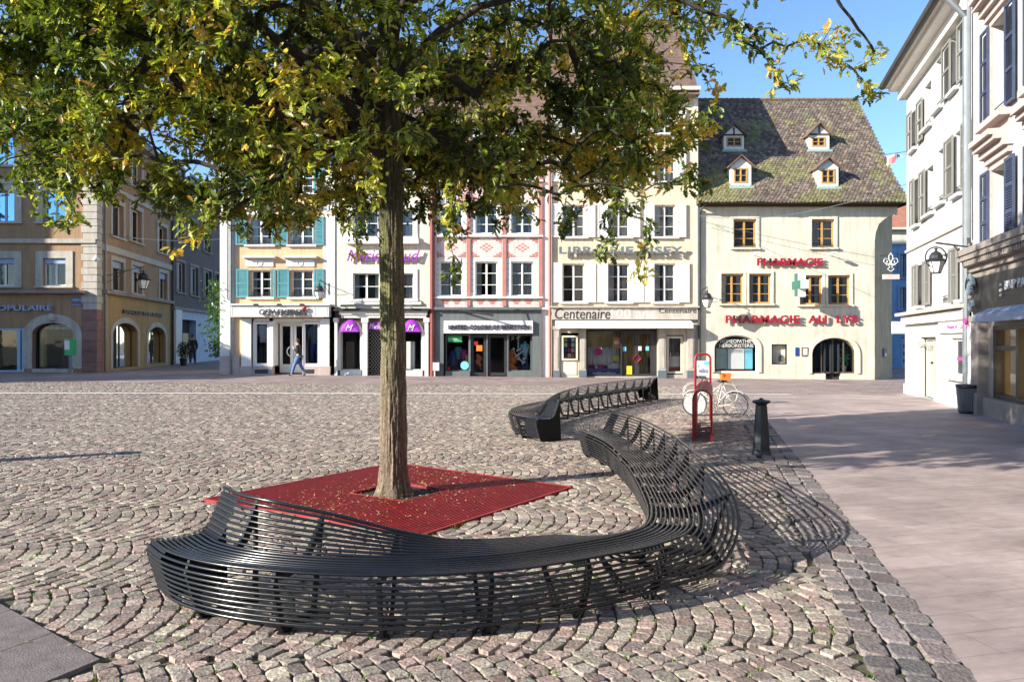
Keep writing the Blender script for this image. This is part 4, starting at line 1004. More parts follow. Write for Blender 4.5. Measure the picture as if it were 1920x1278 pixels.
# ---- cream perfumery
def perfumery():
    t = thing('perfumery_house', 'cream rendered house with purple arched awnings of a perfume shop', 'building', (fx(715), Y0, 0)); zt = fz(236)
    rects = [pr(662, 711, 512, 561), pr(728, 775, 512, 561), pr(662, 709, 392, 444), pr(728, 775, 392, 444), pr(662, 709, 290, 342), pr(728, 775, 290, 342)]
    A = [(fx(639), fx(676), fz(694), fz(604), .62), (fx(754), fx(791), fz(694), fz(604), .62)]; D = (fx(691), fx(741), .0, fz(604))
    m = MB(); wall(m, FR, fx(628), fx(808), fz(578), zt, rects, .2); m.build('wall', M['cream'], t)
    m = MB(); wall(m, FR, fx(628), fx(806), -.3, fz(578), A+[D], .18, -.0); m.build('shop_wall', M['timber'], t)
    body(t, FR, fx(628), fx(808), -.3, zt, 9, M['cream'], [fz(582), fz(475), fz(375)])
    for i, r in enumerate(rects): window(t, FR, r, nz=2, surround=M['white2'], sw=.2, curtain=.6 if i % 2 else .3, sill=True)
    m = MB(); FR.box(m, fx(650), fx(786), fz(458), fz(449), 0, .3); FR.box(m, fx(640), fx(790), fz(571), fz(566), 0, .12); m.build('ledge', M['white2'], t)
    roof(t, FR, fx(628), fx(808), zt, zt+4.8, 4.4, M['roofplain'], .4)
    for a in A: archwindow(t, FR, a, M['white'], M['shopglass'], 0, .1, .05, 0, M['white2'], .12)
    for i, a in enumerate(A):   # awnings: half domes
        m = MB(); u0, u1 = a[0]+.03, a[1]-.03; zs = fz(622); n = 12; rows_ = 5
        grid = [[FR((u0+u1)/2-(u1-u0)/2*math.cos(math.pi*k/n)*math.cos(j*math.pi/2/rows_)**.0*(1), -.02+.34*math.sin(j*math.pi/2/rows_), zs+.62*math.sin(math.pi*k/n)*math.cos(j*math.pi/2/rows_)) for k in range(n+1)] for j in range(rows_+1)]
        for j in range(rows_):
            for k in range(n): m.quad(grid[j][k], grid[j][k+1], grid[j+1][k+1], grid[j+1][k])
        aw = m.build('awning', M['purple'], t, False); text('monogram', 'M', FR, (u0+u1)/2-.17, (u0+u1)/2+.17, zs+.06, zs+.34, .32, M['white'], .01, aw, 0, .4)
        m = MB(); FR.box(m, u0+.1, u0+.5, fz(692), fz(640), -.75, -.5); m.build('shelf', M['white'] if i else M['timber'], t)
    s = MB(); FR.box(s, fx(691), fx(741), fz(618), fz(604), -.1, .04); sg = s.build('name_board', M['purple'], t); text('lettering', 'Marionnaud', FR, fx(693), fx(739), fz(616), fz(606), .04, M['white'], .01, sg, 0, .3)
    g = MB()   # security grille in the doorway
    for k in range(26):
        z = .05+k*.095; 
        for j in range(9):
            u = fx(691)+(fx(741)-fx(691))*(j+.5*(k % 2))/9; FR.box(g, u, u+.075, z, z+.05, -.3, -.28)
    g.build('security_grille', M['greyshutter'], t)
    m = MB(); FR.box(m, fx(628), fx(806), fz(583), fz(578.5), 0, .4); m.build('canopy_edge', M['dark'], t)
    m = MB(); FR.box(m, fx(638), fx(802), fz(590), fz(583.5), 0, .25); FR.box(m, fx(641), fx(800), fz(596), fz(590), 0, .18)
    for a, b in ((629, 634), (681, 690), (742, 750), (797, 804)): FR.box(m, fx(a), fx(b), -.3, fz(596), 0, .2); FR.box(m, fx(a)-.05, fx(b)+.05, fz(604), fz(596), 0, .24)
    FR.box(m, fx(638), fx(678), -.3, fz(694), -.1, .05); FR.box(m, fx(753), fx(792), -.3, fz(694), -.1, .05)
    m.build('entablature', M['white2'], t)
    tag(text('script_sign', 'Marionnaud', FR, fx(652), fx(788), fz(490), fz(469), .12, M['purple'], .06, None, .0, .35), 'purple script lettering on the cream wall behind the tree trunk', 'sign')
    for p in (648, 770): spot(t, FR, fx(p), fz(576))
    m = MB(); m.tube([FR(fx(811), .16, zt), FR(fx(811), .16, 0)], .11, 10); m.build('downpipe', M['pipe'], t)
    m = MB(); FR.box(m, fx(813), fx(824.5), fz(694), fz(679), .1, .35); FR.box(m, fx(815), fx(817), 0, fz(694), .15, .3); m.build('meter_box', M['white2'], t)
perfumery()

# ---- grey shopfront, red and white patterned house
def patterned_house():
    t = thing('patterned_house', 'white house with red vertical bands and diamond patterned panels above a grey shopfront', 'building', (fx(920), Y0, 0)); zt = fz(228)
    cols = [(824, 867), (891, 933), (958, 1000)]; rws = [(490, 555), (383, 438), (282, 335)]
    rects = [pr(a, b, c, e) for (c, e) in rws for (a, b) in cols]
    O = pr(832, 998, 625, 706); O = (O[0], O[1], .0, O[3])
    m = MB(); wall(m, FR, fx(815), fx(1034), fz(577), zt, rects, .2); m.build('wall', M['white2'], t)
    m = MB(); wall(m, FR, fx(815), fx(1015), -.3, fz(577), [O], .3, .1); FR.box(m, fx(815), fx(1016), fz(581), fz(576), .1, .3); m.build('shopfront', M['grey'], t)
    m = MB(); FR.box(m, fx(1015), fx(1034), -.3, fz(577), -.1, 0.); m.build('pier', M['white2'], t)
    body(t, FR, fx(815), fx(1034), -.3, zt, 9, M['white2'], [fz(585), fz(468), fz(365)])
    for i, r in enumerate(rects): window(t, FR, r, nz=3, sill=True, curtain=.4 if i in (1, 3) else 0, fw=.07)
    m = MB()
    for a, b in ((875, 882), (942, 949), (1010, 1017)): FR.box(m, fx(a), fx(b), fz(574), zt, 0, .07)
    m.build('red_band', M['pinkred'], t)
    m = MB(); m.tube([FR(fx(1030.5), .12, zt), FR(fx(1030.5), .12, 0)], .07, 8); m.build('downpipe', M['pinkred'], t)
    m = MB()
    for z in (558, 443, 340): FR.box(m, fx(815), fx(1018), fz(z+1.5), fz(z-1.5), 0, .16)
    m.build('string_course', M['white'], t)
    m = MB()   # joints of the painted quoins
    for (a, b) in ((867.5, 874.5), (883, 890), (934, 941), (950, 957), (1001, 1009), (818, 823)):
        for k in range(30):
            z = fz(556)+k*.26
            if z < zt: FR.box(m, fx(a), fx(b), z, z+.025, .0, .006)
    m.build('quoin_joints', M['greyshutter'], t)
    m = MB(); bk = MB(); p0 = (.10, .075)
    for (a, b) in ((819, 873), (884, 940), (951, 1008)):
        for (ya, yb) in ((446, 482), (343, 374)):
            FR.box(m, fx(a), fx(b), fz(yb), fz(ya), 0, .012)
            cu, cz = fx((a+b)/2), fz((ya+yb)/2); W_, H_ = fx(b)-fx(a), fz(ya)-fz(yb); nc = 11; nr = 11
            for r in range(nr):
                for c in range(nc):
                    x, z = c-nc//2, r-nr//2; dm = abs(x)+abs(z)
                    if (dm in (2, 3) and (x+z) % 2 == 0) or dm >= 8 or (dm == 0):
                        u = cu+x*W_/nc; q = cz+z*H_/nr; FR.box(bk, u-W_/nc*.42, u+W_/nc*.42, q-H_/nr*.4, q+H_/nr*.4, .012, .02)
        FR.box(m, fx(a), fx(b), fz(573), fz(561), 0, .012)
        for c in (.3, .7):
            for r in range(4):
                u = fx(a)+(fx(b)-fx(a))*c; wd = .12+.09*r; q = fz(572)+.05+r*.06; FR.box(bk, u-wd/2-.03, u+wd/2+.03, q, q+.045, .012, .02)
    pn = m.build('pattern_panels', M['pink'], t); bk.build('red_bricks', M['pinkred'], pn)
    roof(t, FR, fx(815), fx(1034), zt, zt+4.9, 4.5, M['roofplain'], .4)
    m = MB(); u0, u1, z0, z1 = pr(832, 999, 601, 624.5, .25); FR.box(m, u0, u1, z0, z1, .1, .25); sg = m.build('sign_board', M['white'], t)
    sgn = text('shop_sign', 'UNITED COLORS OF BENETTON', FR, fx(840, .3), fx(992, .3), fz(617.5, .3), fz(608.5, .3), .27, M['dark'], .05, None, .012); tag(sgn, 'black capital letters on a white board over the grey shopfront', 'sign')
    m = MB()
    m.tube([FR(fx(846), .12, fz(579)), FR(fx(926), .9, fz(592))], .045, 4); m.tube([FR(fx(932), .9, fz(587)), FR(fx(984), .12, fz(579))], .03, 4)
    m.build('awning_arm', M['dark'], t)
    # glazing
    for a, b, c, nm in ((835, 880, 696, 'shop_window'), (953, 997, 696, 'shop_window'), (882, 912, 704, 'door'), (914, 951, 704, 'door')):
        r = pr(a, b, 627, c); mb = MB(); fw = .05 if nm == 'shop_window' else .14
        FR.box(mb, r[0], r[0]+fw, r[2], r[3], -.25, -.15); FR.box(mb, r[1]-fw, r[1], r[2], r[3], -.25, -.15); FR.box(mb, r[0]+fw, r[1]-fw, r[2], r[2]+fw, -.25, -.15); FR.box(mb, r[0]+fw, r[1]-fw, r[3]-fw, r[3], -.25, -.15)
        w_ = mb.build(nm, M['dark'] if nm == 'door' else M['grey'], t); g = MB(); g.quad(FR(r[0], -.2, r[2]), FR(r[1], -.2, r[2]), FR(r[1], -.2, r[3]), FR(r[0], -.2, r[3])); g.build('pane', M['shopglass'], w_)
    m = MB()
    for a, b in ((880, 882), (912, 914), (951, 953)): FR.box(m, fx(a)+.0, fx(b), 0, fz(627), -.2, -.08)
    m.build('mullion', M['zinc'], t)
    m = MB(); FR.box(m, fx(835), fx(881), -.3, fz(696), -.25, .06); FR.box(m, fx(953), fx(998), -.3, fz(696), -.25, .06); m.build('plinth', M['grey'], t)
    def flat(nm, lab, cat, x0, x1, y0, y1, m_, d=-.12, group=None):
        mb = MB(); r = pr(x0, x1, y0, y1); FR.box(mb, r[0], r[1], r[2], r[3], d-.01, d); return tag(mb.build(nm, m_), lab, cat, group)
    g = flat('poster', 'green poster in the left window of the grey shopfront', 'poster', 839, 866, 630, 641, M['green']); text('print', 'nouvelle collection', FR, fx(841), fx(864), fz(637), fz(633), -.12, M['white'], .005, g)
    mb = MB(); c = FR(fx(871), -.12, fz(685)); n = 28; mb.prism([c+Vector((.2*math.cos(2*math.pi*k/n), 0, .2*math.sin(2*math.pi*k/n))) for k in range(n)], (0, .01, 0)); o = tag(mb.build('sticker', M['skyblue']), 'round pale blue sticker low in the left window of the grey shopfront', 'sticker')
    flat('price_tag', 'small red card at the bottom left of the grey shop window', 'card', 839, 844, 688, 696, M['red'])
    def garment(px, py, w_, h, m_, lab):
        mb = MB(); u, z = fx(px), fz(py)
        mb.tube([FR(u, -.6, z), FR(u, -.6, z-h*.4), FR(u+.02, -.6, z-h)], [w_*.35, w_*.5, w_*.42], 8); 
        for s in (-1, 1): mb.tube([FR(u+s*w_*.3, -.6, z-.03), FR(u+s*w_*.7, -.6, z-h*.55)], [w_*.18, w_*.13], 6)
        tag(mb.build('garment', m_, None, True), lab, 'garment', 'clothes hanging in the grey shop window')
    garment(849, 658, .32, .75, M['blue'], 'deep blue garment hanging at the left of the grey shop window')
    garment(858, 650, .3, .6, M['teal'], 'teal garment hanging in the middle of the grey shop window')
    garment(868, 655, .26, .55, M['magenta'], 'pink garment hanging at the right of the left shop window')
    garment(875, 665, .26, .34, M['yellow'], 'yellow garment hanging lowest in the left shop window')
    for k, (px, py, r_) in enumerate(((895, 667, .09), (899, 672, .14), (896, 680, .12), (900, 685, .08), (894, 677, .09))):
        mb = MB(); mb.ball(FR(fx(px), -.42, fz(py)), r_, r_*.6, r_); tag(mb.build('paper_lantern', M['orangep'], None, True), ['small top', 'large striped', 'lower middle', 'lowest', 'leftmost'][k]+' orange ball of the cluster behind the grey shop door', 'paper lantern', 'orange balls behind the shop door')
    flat('notice', 'orange and yellow notice on the left leaf of the grey shop door', 'poster', 893, 904, 647, 658, M['orangep']); flat('notice', 'small red and white notice at the top of the grey shop door', 'poster', 889, 896, 640, 647, M['red'])
    # window display of bones
    mb = MB()
    def bone(a, b, r=.05):
        A_, B_ = FR(fx(a[0]), -.55, fz(a[1])), FR(fx(b[0]), -.55, fz(b[1])); mb.tube([A_, B_], r*.8, 6)
        for q in (A_, B_): mb.ball(q+Vector((.04, 0, .03)), r*1.3, r, r*1.3, 8, 5); mb.ball(q-Vector((.04, 0, .03)), r*1.3, r, r*1.3, 8, 5)
    bone((972, 632), (972, 656)); bone((972, 665), (990, 652)); bone((962, 655), (968, 668)); bone((972, 672), (982, 680)); bone((990, 652), (984, 672)); bone((961, 632), (961, 636), .03)
    tag(mb.build('bone_display', M['white'], None, True), 'white bones hanging as a display in the right window of the grey shopfront', 'window display')
    mannequin(fx(985), Y0+.7, fz(697), 'headless mannequin in striped pale top and blue trousers in the right grey shop window', M['skyblue'], M['blue'], .95)
    mb = MB()
    for px, py, r_ in ((959, 662, .16), (962, 676, .2), (958, 688, .2), (965, 692, .14), (957, 670, .13)): mb.ball(FR(fx(px), -.5, fz(py)), r_, r_*.7, r_)
    tag(mb.build('pumpkin_garland', M['orangep'], None, True), 'orange garland hanging at the left of the bone display', 'garland')
patterned_house()

# ---- bookshop
def bookshop():
    t = thing('bookshop_house', 'peach rendered house with white shutters above the bookshop', 'building', (fx(1170), Y0, 0)); zt = fz(170)
    cols = [(1055, 1096), (1140, 1180), (1227, 1266)]; rects = [pr(a, b, 494, 566) for a, b in cols]+[pr(a, b, 384, 444) for a, b in cols]+[pr(a, b, 283, 340) for a, b in cols]+[pr(a, b, 205, 250) for a, b in cols]
    m = MB(); wall(m, FR, fx(1034), fx(1308), fz(577), zt, rects, .2); m.build('wall', M['peach'], t)
    holes = [pr(1052, 1085, 624, 707), (fx(1099), fx(1233), .02, fz(617)), pr(1250, 1282, 628, 702)]
    m = MB(); wall(m, FR, fx(1034), fx(1308), -.3, fz(577), holes, .2); m.build('shop_wall', M['sandstone'], t)
    body(t, FR, fx(1034), fx(1308), -.3, zt, 9, M['peach'], [fz(585), fz(470), fz(366)])
    m = MB(); FR.box(m, fx(1300), fx(1308.5), fz(577), zt, 0, .04); m.build('quoin', M['cream'], t)
    sh = [[(1036, 1054), (1097, 1117)], [(1120, 1139), (1181, 1207)], [(1208.5, 1226), (1268, 1292)]]
    for i, r in enumerate(rects):
        lo = i < 3; s_ = [(fx(a), fx(b), 0) for a, b in sh[i % 3]]
        if not lo: s_ = [(r[0]-.5, r[0]-.02, 0), (r[1]+.02, r[1]+.5, 0)]
        window(t, FR, r, nz=3, surround=None, shutters=s_, sm=M['white'], louvre=not lo, sill=True, curtain=.5 if i not in (0,) else 0, fw=.06)
    m = MB(); FR.box(m, fx(1034), fx(1307), fz(599), fz(577), 0, .18); FR.box(m, fx(1030), fx(1309), fz(577), fz(574), 0, .3); f = m.build('fascia', M['sandstone'], t)
    text('lettering', 'Centenaire', FR, fx(1040), fx(1143), fz(598), fz(578), .185, M['dark'], .01, f, 0, .1); text('lettering', 'Centenaire', FR, fx(1234), fx(1304), fz(587), fz(578), .185, M['darkpipe'], .01, f); text('lettering', '100 ans', FR, fx(1146), fx(1226), fz(596), fz(579), .183, M['white2'], .005, f)
    m = MB(); a, b = fx(1042, .7), fx(1300, .7); m.hexa([FR(a, .7, fz(615, .7)), FR(b, .7, fz(615, .7)), FR(b, .2, fz(607)), FR(a, .2, fz(607)), FR(a, .7, fz(606, .7)), FR(b, .7, fz(606, .7)), FR(b, .2, fz(601)), FR(a, .2, fz(601))]); m.build('awning', M['white'], t)
    for a, b in ((1038, 1048), (1087, 1098), (1234, 1247), (1288, 1300)):
        m = MB(); FR.box(m, fx(a), fx(b), fz(694), fz(617), 0, .15); FR.box(m, fx(a)-.05, fx(b)+.05, fz(618), fz(611), 0, .18); FR.box(m, fx(a)+.06, fx(b)-.06, fz(690), fz(632), .15, .17); m.build('pilaster', M['sandstone'], t)
    for a, b in ((1037, 1049), (1086, 1099), (1233, 1248), (1287, 1301)):
        m = MB(); FR.box(m, fx(a), fx(b), -.3, fz(694), 0, .2); m.build('pilaster_base', M['signgrey'], t)
    # show case in the left bay
    m = MB(); FR.box(m, fx(1052), fx(1085), -.3, fz(676), -.3, .02); FR.box(m, fx(1056), fx(1081), .1, fz(678), .02, .05); m.build('panelling', M['cream'], t)
    m = MB(); r = pr(1053, 1083, 629, 675); FR.box(m, r[0], r[0]+.08, r[2], r[3], -.05, .12); FR.box(m, r[1]-.08, r[1], r[2], r[3], -.05, .12); FR.box(m, r[0]+.08, r[1]-.08, r[2], r[2]+.08, -.05, .12); FR.box(m, r[0]+.08, r[1]-.08, r[3]-.08, r[3], -.05, .12)
    sc = m.build('show_case', M['cream'], t); g = MB(); g.quad(FR(r[0], .05, r[2]), FR(r[1], .05, r[2]), FR(r[1], .05, r[3]), FR(r[0], .05, r[3])); g.build('pane', M['shopglass'], sc)
    bk = MB(); FR.box(bk, r[0], r[1], r[2], r[3], -.06, -.04); bk.build('back', M['inside'], sc)
    cols_ = ['red', 'white', 'orangep', 'blue', 'magenta', 'cream', 'white', 'timber', 'white', 'yellow', 'blue', 'white']; k = 0
    for row in range(4):
        for c in range(3):
            u = r[0]+.13+c*(r[1]-r[0]-.26)/3; z = r[2]+.13+row*.25; mb = MB(); FR.box(mb, u, u+.14, z, z+.19, -.02, .0)
            tag(mb.build('book', M[cols_[k]]), '%s book in %s row of the bookshop show case' % (['left-hand', 'middle', 'right-hand'][c], ['the lowest', 'the second lowest', 'the second highest', 'the highest'][row]), 'book', 'books in the show case'); k += 1
    # main window and door
    r = pr(1100, 1167, 618, 706); r = (r[0], r[1], .05, r[3]); m = MB(); FR.box(m, r[0], r[0]+.07, r[2], r[3], -.2, -.1); FR.box(m, r[1]-.07, r[1], r[2], r[3], -.2, -.1); FR.box(m, r[0]+.07, r[1]-.07, r[2], r[2]+.07, -.2, -.1); FR.box(m, r[0]+.07, r[1]-.07, r[3]-.07, r[3], -.2, -.1)
    w_ = m.build('shop_window', M['dark'], t); g = MB(); g.quad(FR(r[0], -.15, r[2]), FR(r[1], -.15, r[2]), FR(r[1], -.15, r[3]), FR(r[0], -.15, r[3])); g.build('pane', M['shopglass'], w_)
    def drape(nm, u0, u1, z0, z1, d, m_, n=26, par=None):
        mb = MB()
        for k in range(n):
            a, b = u0+(u1-u0)*k/n, u0+(u1-u0)*(k+1)/n; mb.quad(FR(a, d+.05*(k % 2), z0), FR(b, d+.05*((k+1) % 2), z0), FR(b, d+.05*((k+1) % 2), z1), FR(a, d+.05*(k % 2), z1))
        return mb.build(nm, m_, par)
    drape('curtain', fx(1100), fx(1166), fz(652), fz(620), -1.0, M['warm'], 40, t); drape('curtain', fx(1100), fx(1166), fz(690), fz(651), -.8, M['curtain'], 30, t)
    m = MB(); FR.box(m, fx(1101), fx(1166), .1, fz(691), -.9, -.35); m.build('display_table', M['blue'], t)
    books = [(1106, 686, 'red', .3, .16), (1114, 688, 'white', .26, .14), (1122, 686, 'magenta', .3, .18), (1134, 688, 'timber', .3, .15), (1142, 686, 'cream', .34, .18), (1151, 684, 'white', .3, .25), (1159, 687, 'yellow', .22, .14)]
    words = ['first', 'second', 'third', 'fourth', 'fifth', 'sixth', 'seventh']
    for k, (px, py, c, w2, h) in enumerate(books):
        mb = MB(); u = fx(px); z = fz(691); mb.hexa([FR(u, -.45, z), FR(u+w2, -.45, z), FR(u+w2, -.5, z), FR(u, -.5, z), FR(u, -.6, z+h), FR(u+w2, -.6, z+h), FR(u+w2, -.65, z+h), FR(u, -.65, z+h)])
        tag(mb.build('book', M[c]), '%s book from the left standing on the blue table in the bookshop window' % words[k], 'book', 'books on the window table')
    for k, px in enumerate((1112, 1121, 1130, 1139, 1148)):
        mb = MB(); FR.box(mb, fx(px), fx(px)+.2, fz(704), fz(699)+.03*(k % 2), -.34, -.3); tag(mb.build('book', M['white']), '%s white book from the left leaning below the blue window table' % words[k], 'book', 'white books below the window table')
    def disc(px, py, r_, m_, nm, lab, cat, d=-.5):
        mb = MB(); c = FR(fx(px), d, fz(py)); mb.prism([c+Vector((r_*math.cos(2*math.pi*k/20), 0, r_*math.sin(2*math.pi*k/20))) for k in range(20)], (0, .03, 0)); return tag(mb.build(nm, m_), lab, cat)
    disc(1124, 659, .19, M['magenta'], 'hanging_disc', 'round dark red picture hanging in the bookshop window', 'picture')
    disc(1158, 672, .15, M['yellow'], 'hanging_disc', 'round yellow picture low at the right of the bookshop window', 'picture')
    mb = MB(); r2 = pr(1150, 1164, 632, 652); FR.box(mb, r2[0], r2[1], r2[2], r2[3], -.2, -.19); o = tag(mb.build('poster', M['orangep']), 'orange poster with a white patch in the bookshop window', 'poster')
    mb = MB(); c = FR(fx(1157), -.185, fz(642)); mb.ball(c, .13, .006, .09, 12, 6); mb.build('white_patch', M['white'], o)
    # door
    m = MB(); u0, u1, z0, z1 = fx(1168), fx(1232), .03, fz(619)
    for a, b in ((u0, u0+.1), (u1-.28, u1), ((u0+u1)/2-.22, (u0+u1)/2-.02)): FR.box(m, a, b, z0, z1, -.3, -.2)
    FR.box(m, u0, u1, z1-.22, z1+.0, -.31, -.19); FR.box(m, u0, u1, z0, z0+.12, -.31, -.19); dr = m.build('door', M['dark'], t)
    g = MB(); g.quad(FR(u0, -.25, z0), FR(u1, -.25, z0), FR(u1, -.25, z1), FR(u0, -.25, z1)); g.build('pane', M['shopglass'], dr)
    h = MB(); h.ring(FR((u0+u1)/2-.12, -.17, fz(672)), (1.0, 0, 0), (0, 0, 1.), .2, .03, 4, 4); h.build('handle', M['red'], dr)
    drape('curtain', fx(1172), fx(1222), .15, fz(624), -.9, M['warm'], 24, t)
    mb = MB(); FR.box(mb, fx(1176), fx(1186), fz(702), fz(686), -.18, -.17); tag(mb.build('poster', M['yellow']), 'yellow poster low on the bookshop door', 'poster')
    for k, (px, py, lab) in enumerate(((1172, 654, 'pale blue notice beside the bookshop door'), (1201, 653, 'white notice on the right leaf of the bookshop door'), (1215, 653, 'upper blue notice at the right of the bookshop door'))):
        mb = MB(); FR.box(mb, fx(px-3), fx(px+3), fz(py+4), fz(py-4), -.18, -.17); tag(mb.build('notice', M['skyblue' if k != 1 else 'white']), lab, 'notice', 'notices on the bookshop door')
    # right bay
    r = pr(1251, 1281, 630, 700); window(t, FR, r, nx=1, plain=True, fm=M['cream'], fw=.1, depth=.1, sill=False, gm=M['shopglass'])
    mb = MB(); FR.box(mb, fx(1254), fx(1278), fz(694), fz(668), -.4, -.38); o = tag(mb.build('poster', M['white']), 'large white and red poster in the narrow right window of the bookshop', 'poster'); mb = MB(); FR.box(mb, fx(1254), fx(1278), fz(697), fz(688), -.378, -.37); mb.build('red_strip', M['red'], o)
    drape('curtain', fx(1253), fx(1279), fz(668), fz(632), -.6, M['taupe'], 14, t)
    sgn = text('shop_sign', 'LIBRAIRIE BISEY', FR, fx(1048), fx(1278), fz(477), fz(463.5), .2, M['signgrey'], .09, None, .03, 0, 1.1); tag(sgn, 'large grey capital letters across the peach wall of the bookshop', 'sign')
    roof(t, FR, fx(1034), fx(1308), zt, zt+5.3, 4.6, M['roofplain'], .5)
    m = MB(); FR.box(m, fx(1034), fx(1309), zt-.12, zt+.05, 0, .5); m.build('eaves', M['cream'], t)
bookshop()
# ---- pharmacy with the mossy roof
def pharmacy():
    t = thing('pharmacy_house', 'ivory pharmacy house with yellow wooden windows under a steep mossy tiled roof', 'building', (fx(1480), Y0, 0))
    zt = fz(388); xr = fx(1640)
    A = (fx(1339), fx(1421), fz(698), fz(628), .6); Dr = (fx(1522), fx(1606), fz(700), fz(633), .75)
    Dd = (fx(1548), fx(1577), -.25, fz(700)); nic = pr(1447, 1476, 645, 683)
    up = [pr(1375, 1418, 411, 464), pr(1521.5, 1564.5, 411, 464)]; mid = [pr(1352, 1394, 513, 569), pr(1404, 1446, 513, 569), pr(1499, 1542, 516, 571), pr(1552, 1594, 516, 571)]
    m = MB(); wall(m, FR, fx(1308), xr, -.5, zt, [A, Dr, Dd, nic]+up+mid, .3)
    # part that curves out over the corner to carry the eaves
    cv = [(1640, 452), (1642, 436), (1648, 420), (1659, 410), (1672, 403), (1683, 399)]
    pts = [FR(xr, 0, zt)]+[FR(fx(a), 0, fz(b)) for a, b in cv]+[FR(fx(1683), 0, zt)]; m.poly(pts)
    m.build('wall', M['ivory'], t)
    m = MB(); C0 = FR(xr, 0, 0); chamf = Vector((1, 1, 0)).normalized(); L = 2.35
    cz = [(a, b) for a, b in cv]
    m.quad(C0+Vector((0, 0, -.5)), C0+chamf*L+Vector((0, 0, -.5)), C0+chamf*L+Vector((0, 0, zt)), C0+Vector((0, 0, zt)))
    for (p, q) in zip(cz, cz[1:]): m.quad(FR(fx(p[0]), 0, fz(p[1])), FR(fx(q[0]), 0, fz(q[1])), FR(fx(q[0])+.35, -1.8, fz(q[1])), FR(fx(p[0])+.35, -1.8, fz(p[1])))
    E = C0+chamf*L; m.quad(E+Vector((0, 0, -.5)), Vector((E.x, 50, -.5)), Vector((E.x, 50, zt)), E+Vector((0, 0, zt)))
    m.quad(Vector((fx(1308), Y0, -.5)), Vector((fx(1308), 50, -.5)), Vector((fx(1308), 50, zt)), Vector((fx(1308), Y0, zt)))
    m.quad(Vector((fx(1308), 50, -.5)), Vector((E.x, 50, -.5)), Vector((E.x, 50, zt)), Vector((fx(1308), 50, zt)))
    m.build('corner_wall', M['tan'], t)
    ib = MB(); a, b = fx(1308)+.2, xr-.15
    ib.quad(FR(a, -2.6, -.4), FR(b, -2.6, -.4), FR(b, -2.6, zt), FR(a, -2.6, zt))
    for s in (a, b): ib.quad(FR(s, -.35, -.4), FR(s, -2.6, -.4), FR(s, -2.6, zt), FR(s, -.35, zt))
    for z in (-.15, fz(600), fz(490), zt): ib.quad(FR(a, -.35, z), FR(b, -.35, z), FR(b, -2.6, z), FR(a, -2.6, z))
    ib.build('interior', M['inside'], t)
    for r in up: window(t, FR, r, fm=M['yellowwood'], nz=3, surround=M['ivory'], sw=.13, rail=True, fw=.09, depth=.12, sill=True)
    for i, r in enumerate(mid): window(t, FR, r, fm=M['yellowwood'], nz=3, surround=M['ivory'], sw=.11, fw=.09, depth=.12, sill=True, curtain=.35, lab=None)
    archwindow(t, FR, A, M['white'], M['shopglass'], 0, .12, .06, 0, M['ivory'], .16, 'shop_window')
    fw = FR
    text('window_lettering', 'HOMEOPATHIE', FR, fx(1352), fx(1410), fz(643), fz(636), -.1, M['white'], .008, t); text('window_lettering', 'HERBORISTERIE', FR, fx(1350), fx(1414), fz(651), fz(644.5), -.1, M['white'], .008, t)
    archwindow(t, FR, Dr, M['timber'], M['shopglass'], 3, .2, .07, 0, M['ivory'], .16, 'shop_door')
    m = MB()
    for a, b in ((1548, 1562), (1563, 1577)):
        u0, u1 = fx(a), fx(b); FR.box(m, u0, u0+.07, -.2, fz(645), -.25, -.18); FR.box(m, u1-.07, u1, -.2, fz(645), -.25, -.18); FR.box(m, u0+.07, u1-.07, -.2, 0, -.25, -.18)
    dd = m.build('door', M['dark'], t); g = MB(); g.quad(FR(fx(1548), -.24, -.2), FR(fx(1577), -.24, -.2), FR(fx(1577), -.24, fz(645)), FR(fx(1548), -.24, fz(645))); g.build('pane', M['shopglass'], dd)
    m = MB(); FR.box(m, nic[0], nic[1], nic[2], nic[3], -.29, -.25); n_ = m.build('display_niche', M['cream'], t); m = MB()
    for a, b, c, e in ((nic[0], nic[0]+.06, nic[2], nic[3]), (nic[1]-.06, nic[1], nic[2], nic[3]), (nic[0]+.06, nic[1]-.06, nic[2], nic[2]+.06), (nic[0]+.06, nic[1]-.06, nic[3]-.06, nic[3])): FR.box(m, a, b, c, e, -.12, -.03)
    m.build('frame', M['dark'], n_)
    m = MB(); FR.box(m, fx(1463), fx(1466), fz(677), fz(668), -.25, -.1); m.ball(FR(fx(1464.5), -.17, fz(666)), .06, .05, .09); m.build('statuette', M['iron'], n_)
    # window goods
    mb = MB()
    for k in range(16):
        u = fx(1343)+k*(fx(1417)-fx(1343))/16; mb.ball(FR(u+.06, -.6, fz(694)), .09, .08, .07+.03*(k % 3), 8, 5)
    tag(mb.build('window_goods', M['orangep'], None, True), 'row of small orange and brown goods along the sill of the pharmacy window', 'goods')
    mb = MB(); FR.box(mb, fx(1369), fx(1400), fz(692), fz(653), -.4, -.38); tag(mb.build('display_reflection', M['white']), 'pale display panel imitating reflections in the arched pharmacy window', 'panel')  # display panels enlarged and paled to stand in for bright reflections in the glazing
    mb = MB(); FR.box(mb, fx(1347), fx(1368), fz(692), fz(653), -.42, -.4); tag(mb.build('display_reflection', M['verdigris']), 'greenish display panel brightening the left of the arched pharmacy window', 'panel')
    mb = MB(); FR.box(mb, fx(1401), fx(1416), fz(692), fz(653), -.42, -.4); tag(mb.build('display_reflection', M['skyblue']), 'pale blue display panel imitating reflections at the right of the arched pharmacy window', 'panel')
    # plant in doorway
    mb = MB()
    for k in range(60):
        a = rng.uniform(0, 6.28); r_ = rng.uniform(.02, .18); c = FR(fx(1594)+r_*math.cos(a), -.7+r_*math.sin(a), fz(676)+rng.uniform(-.3, .5)); d = Vector(rng.normal(0, .1, 3)); mb.quad(c, c+d, c+d*1.2+Vector((0, 0, .05)), c+Vector((.03, 0, .04)))
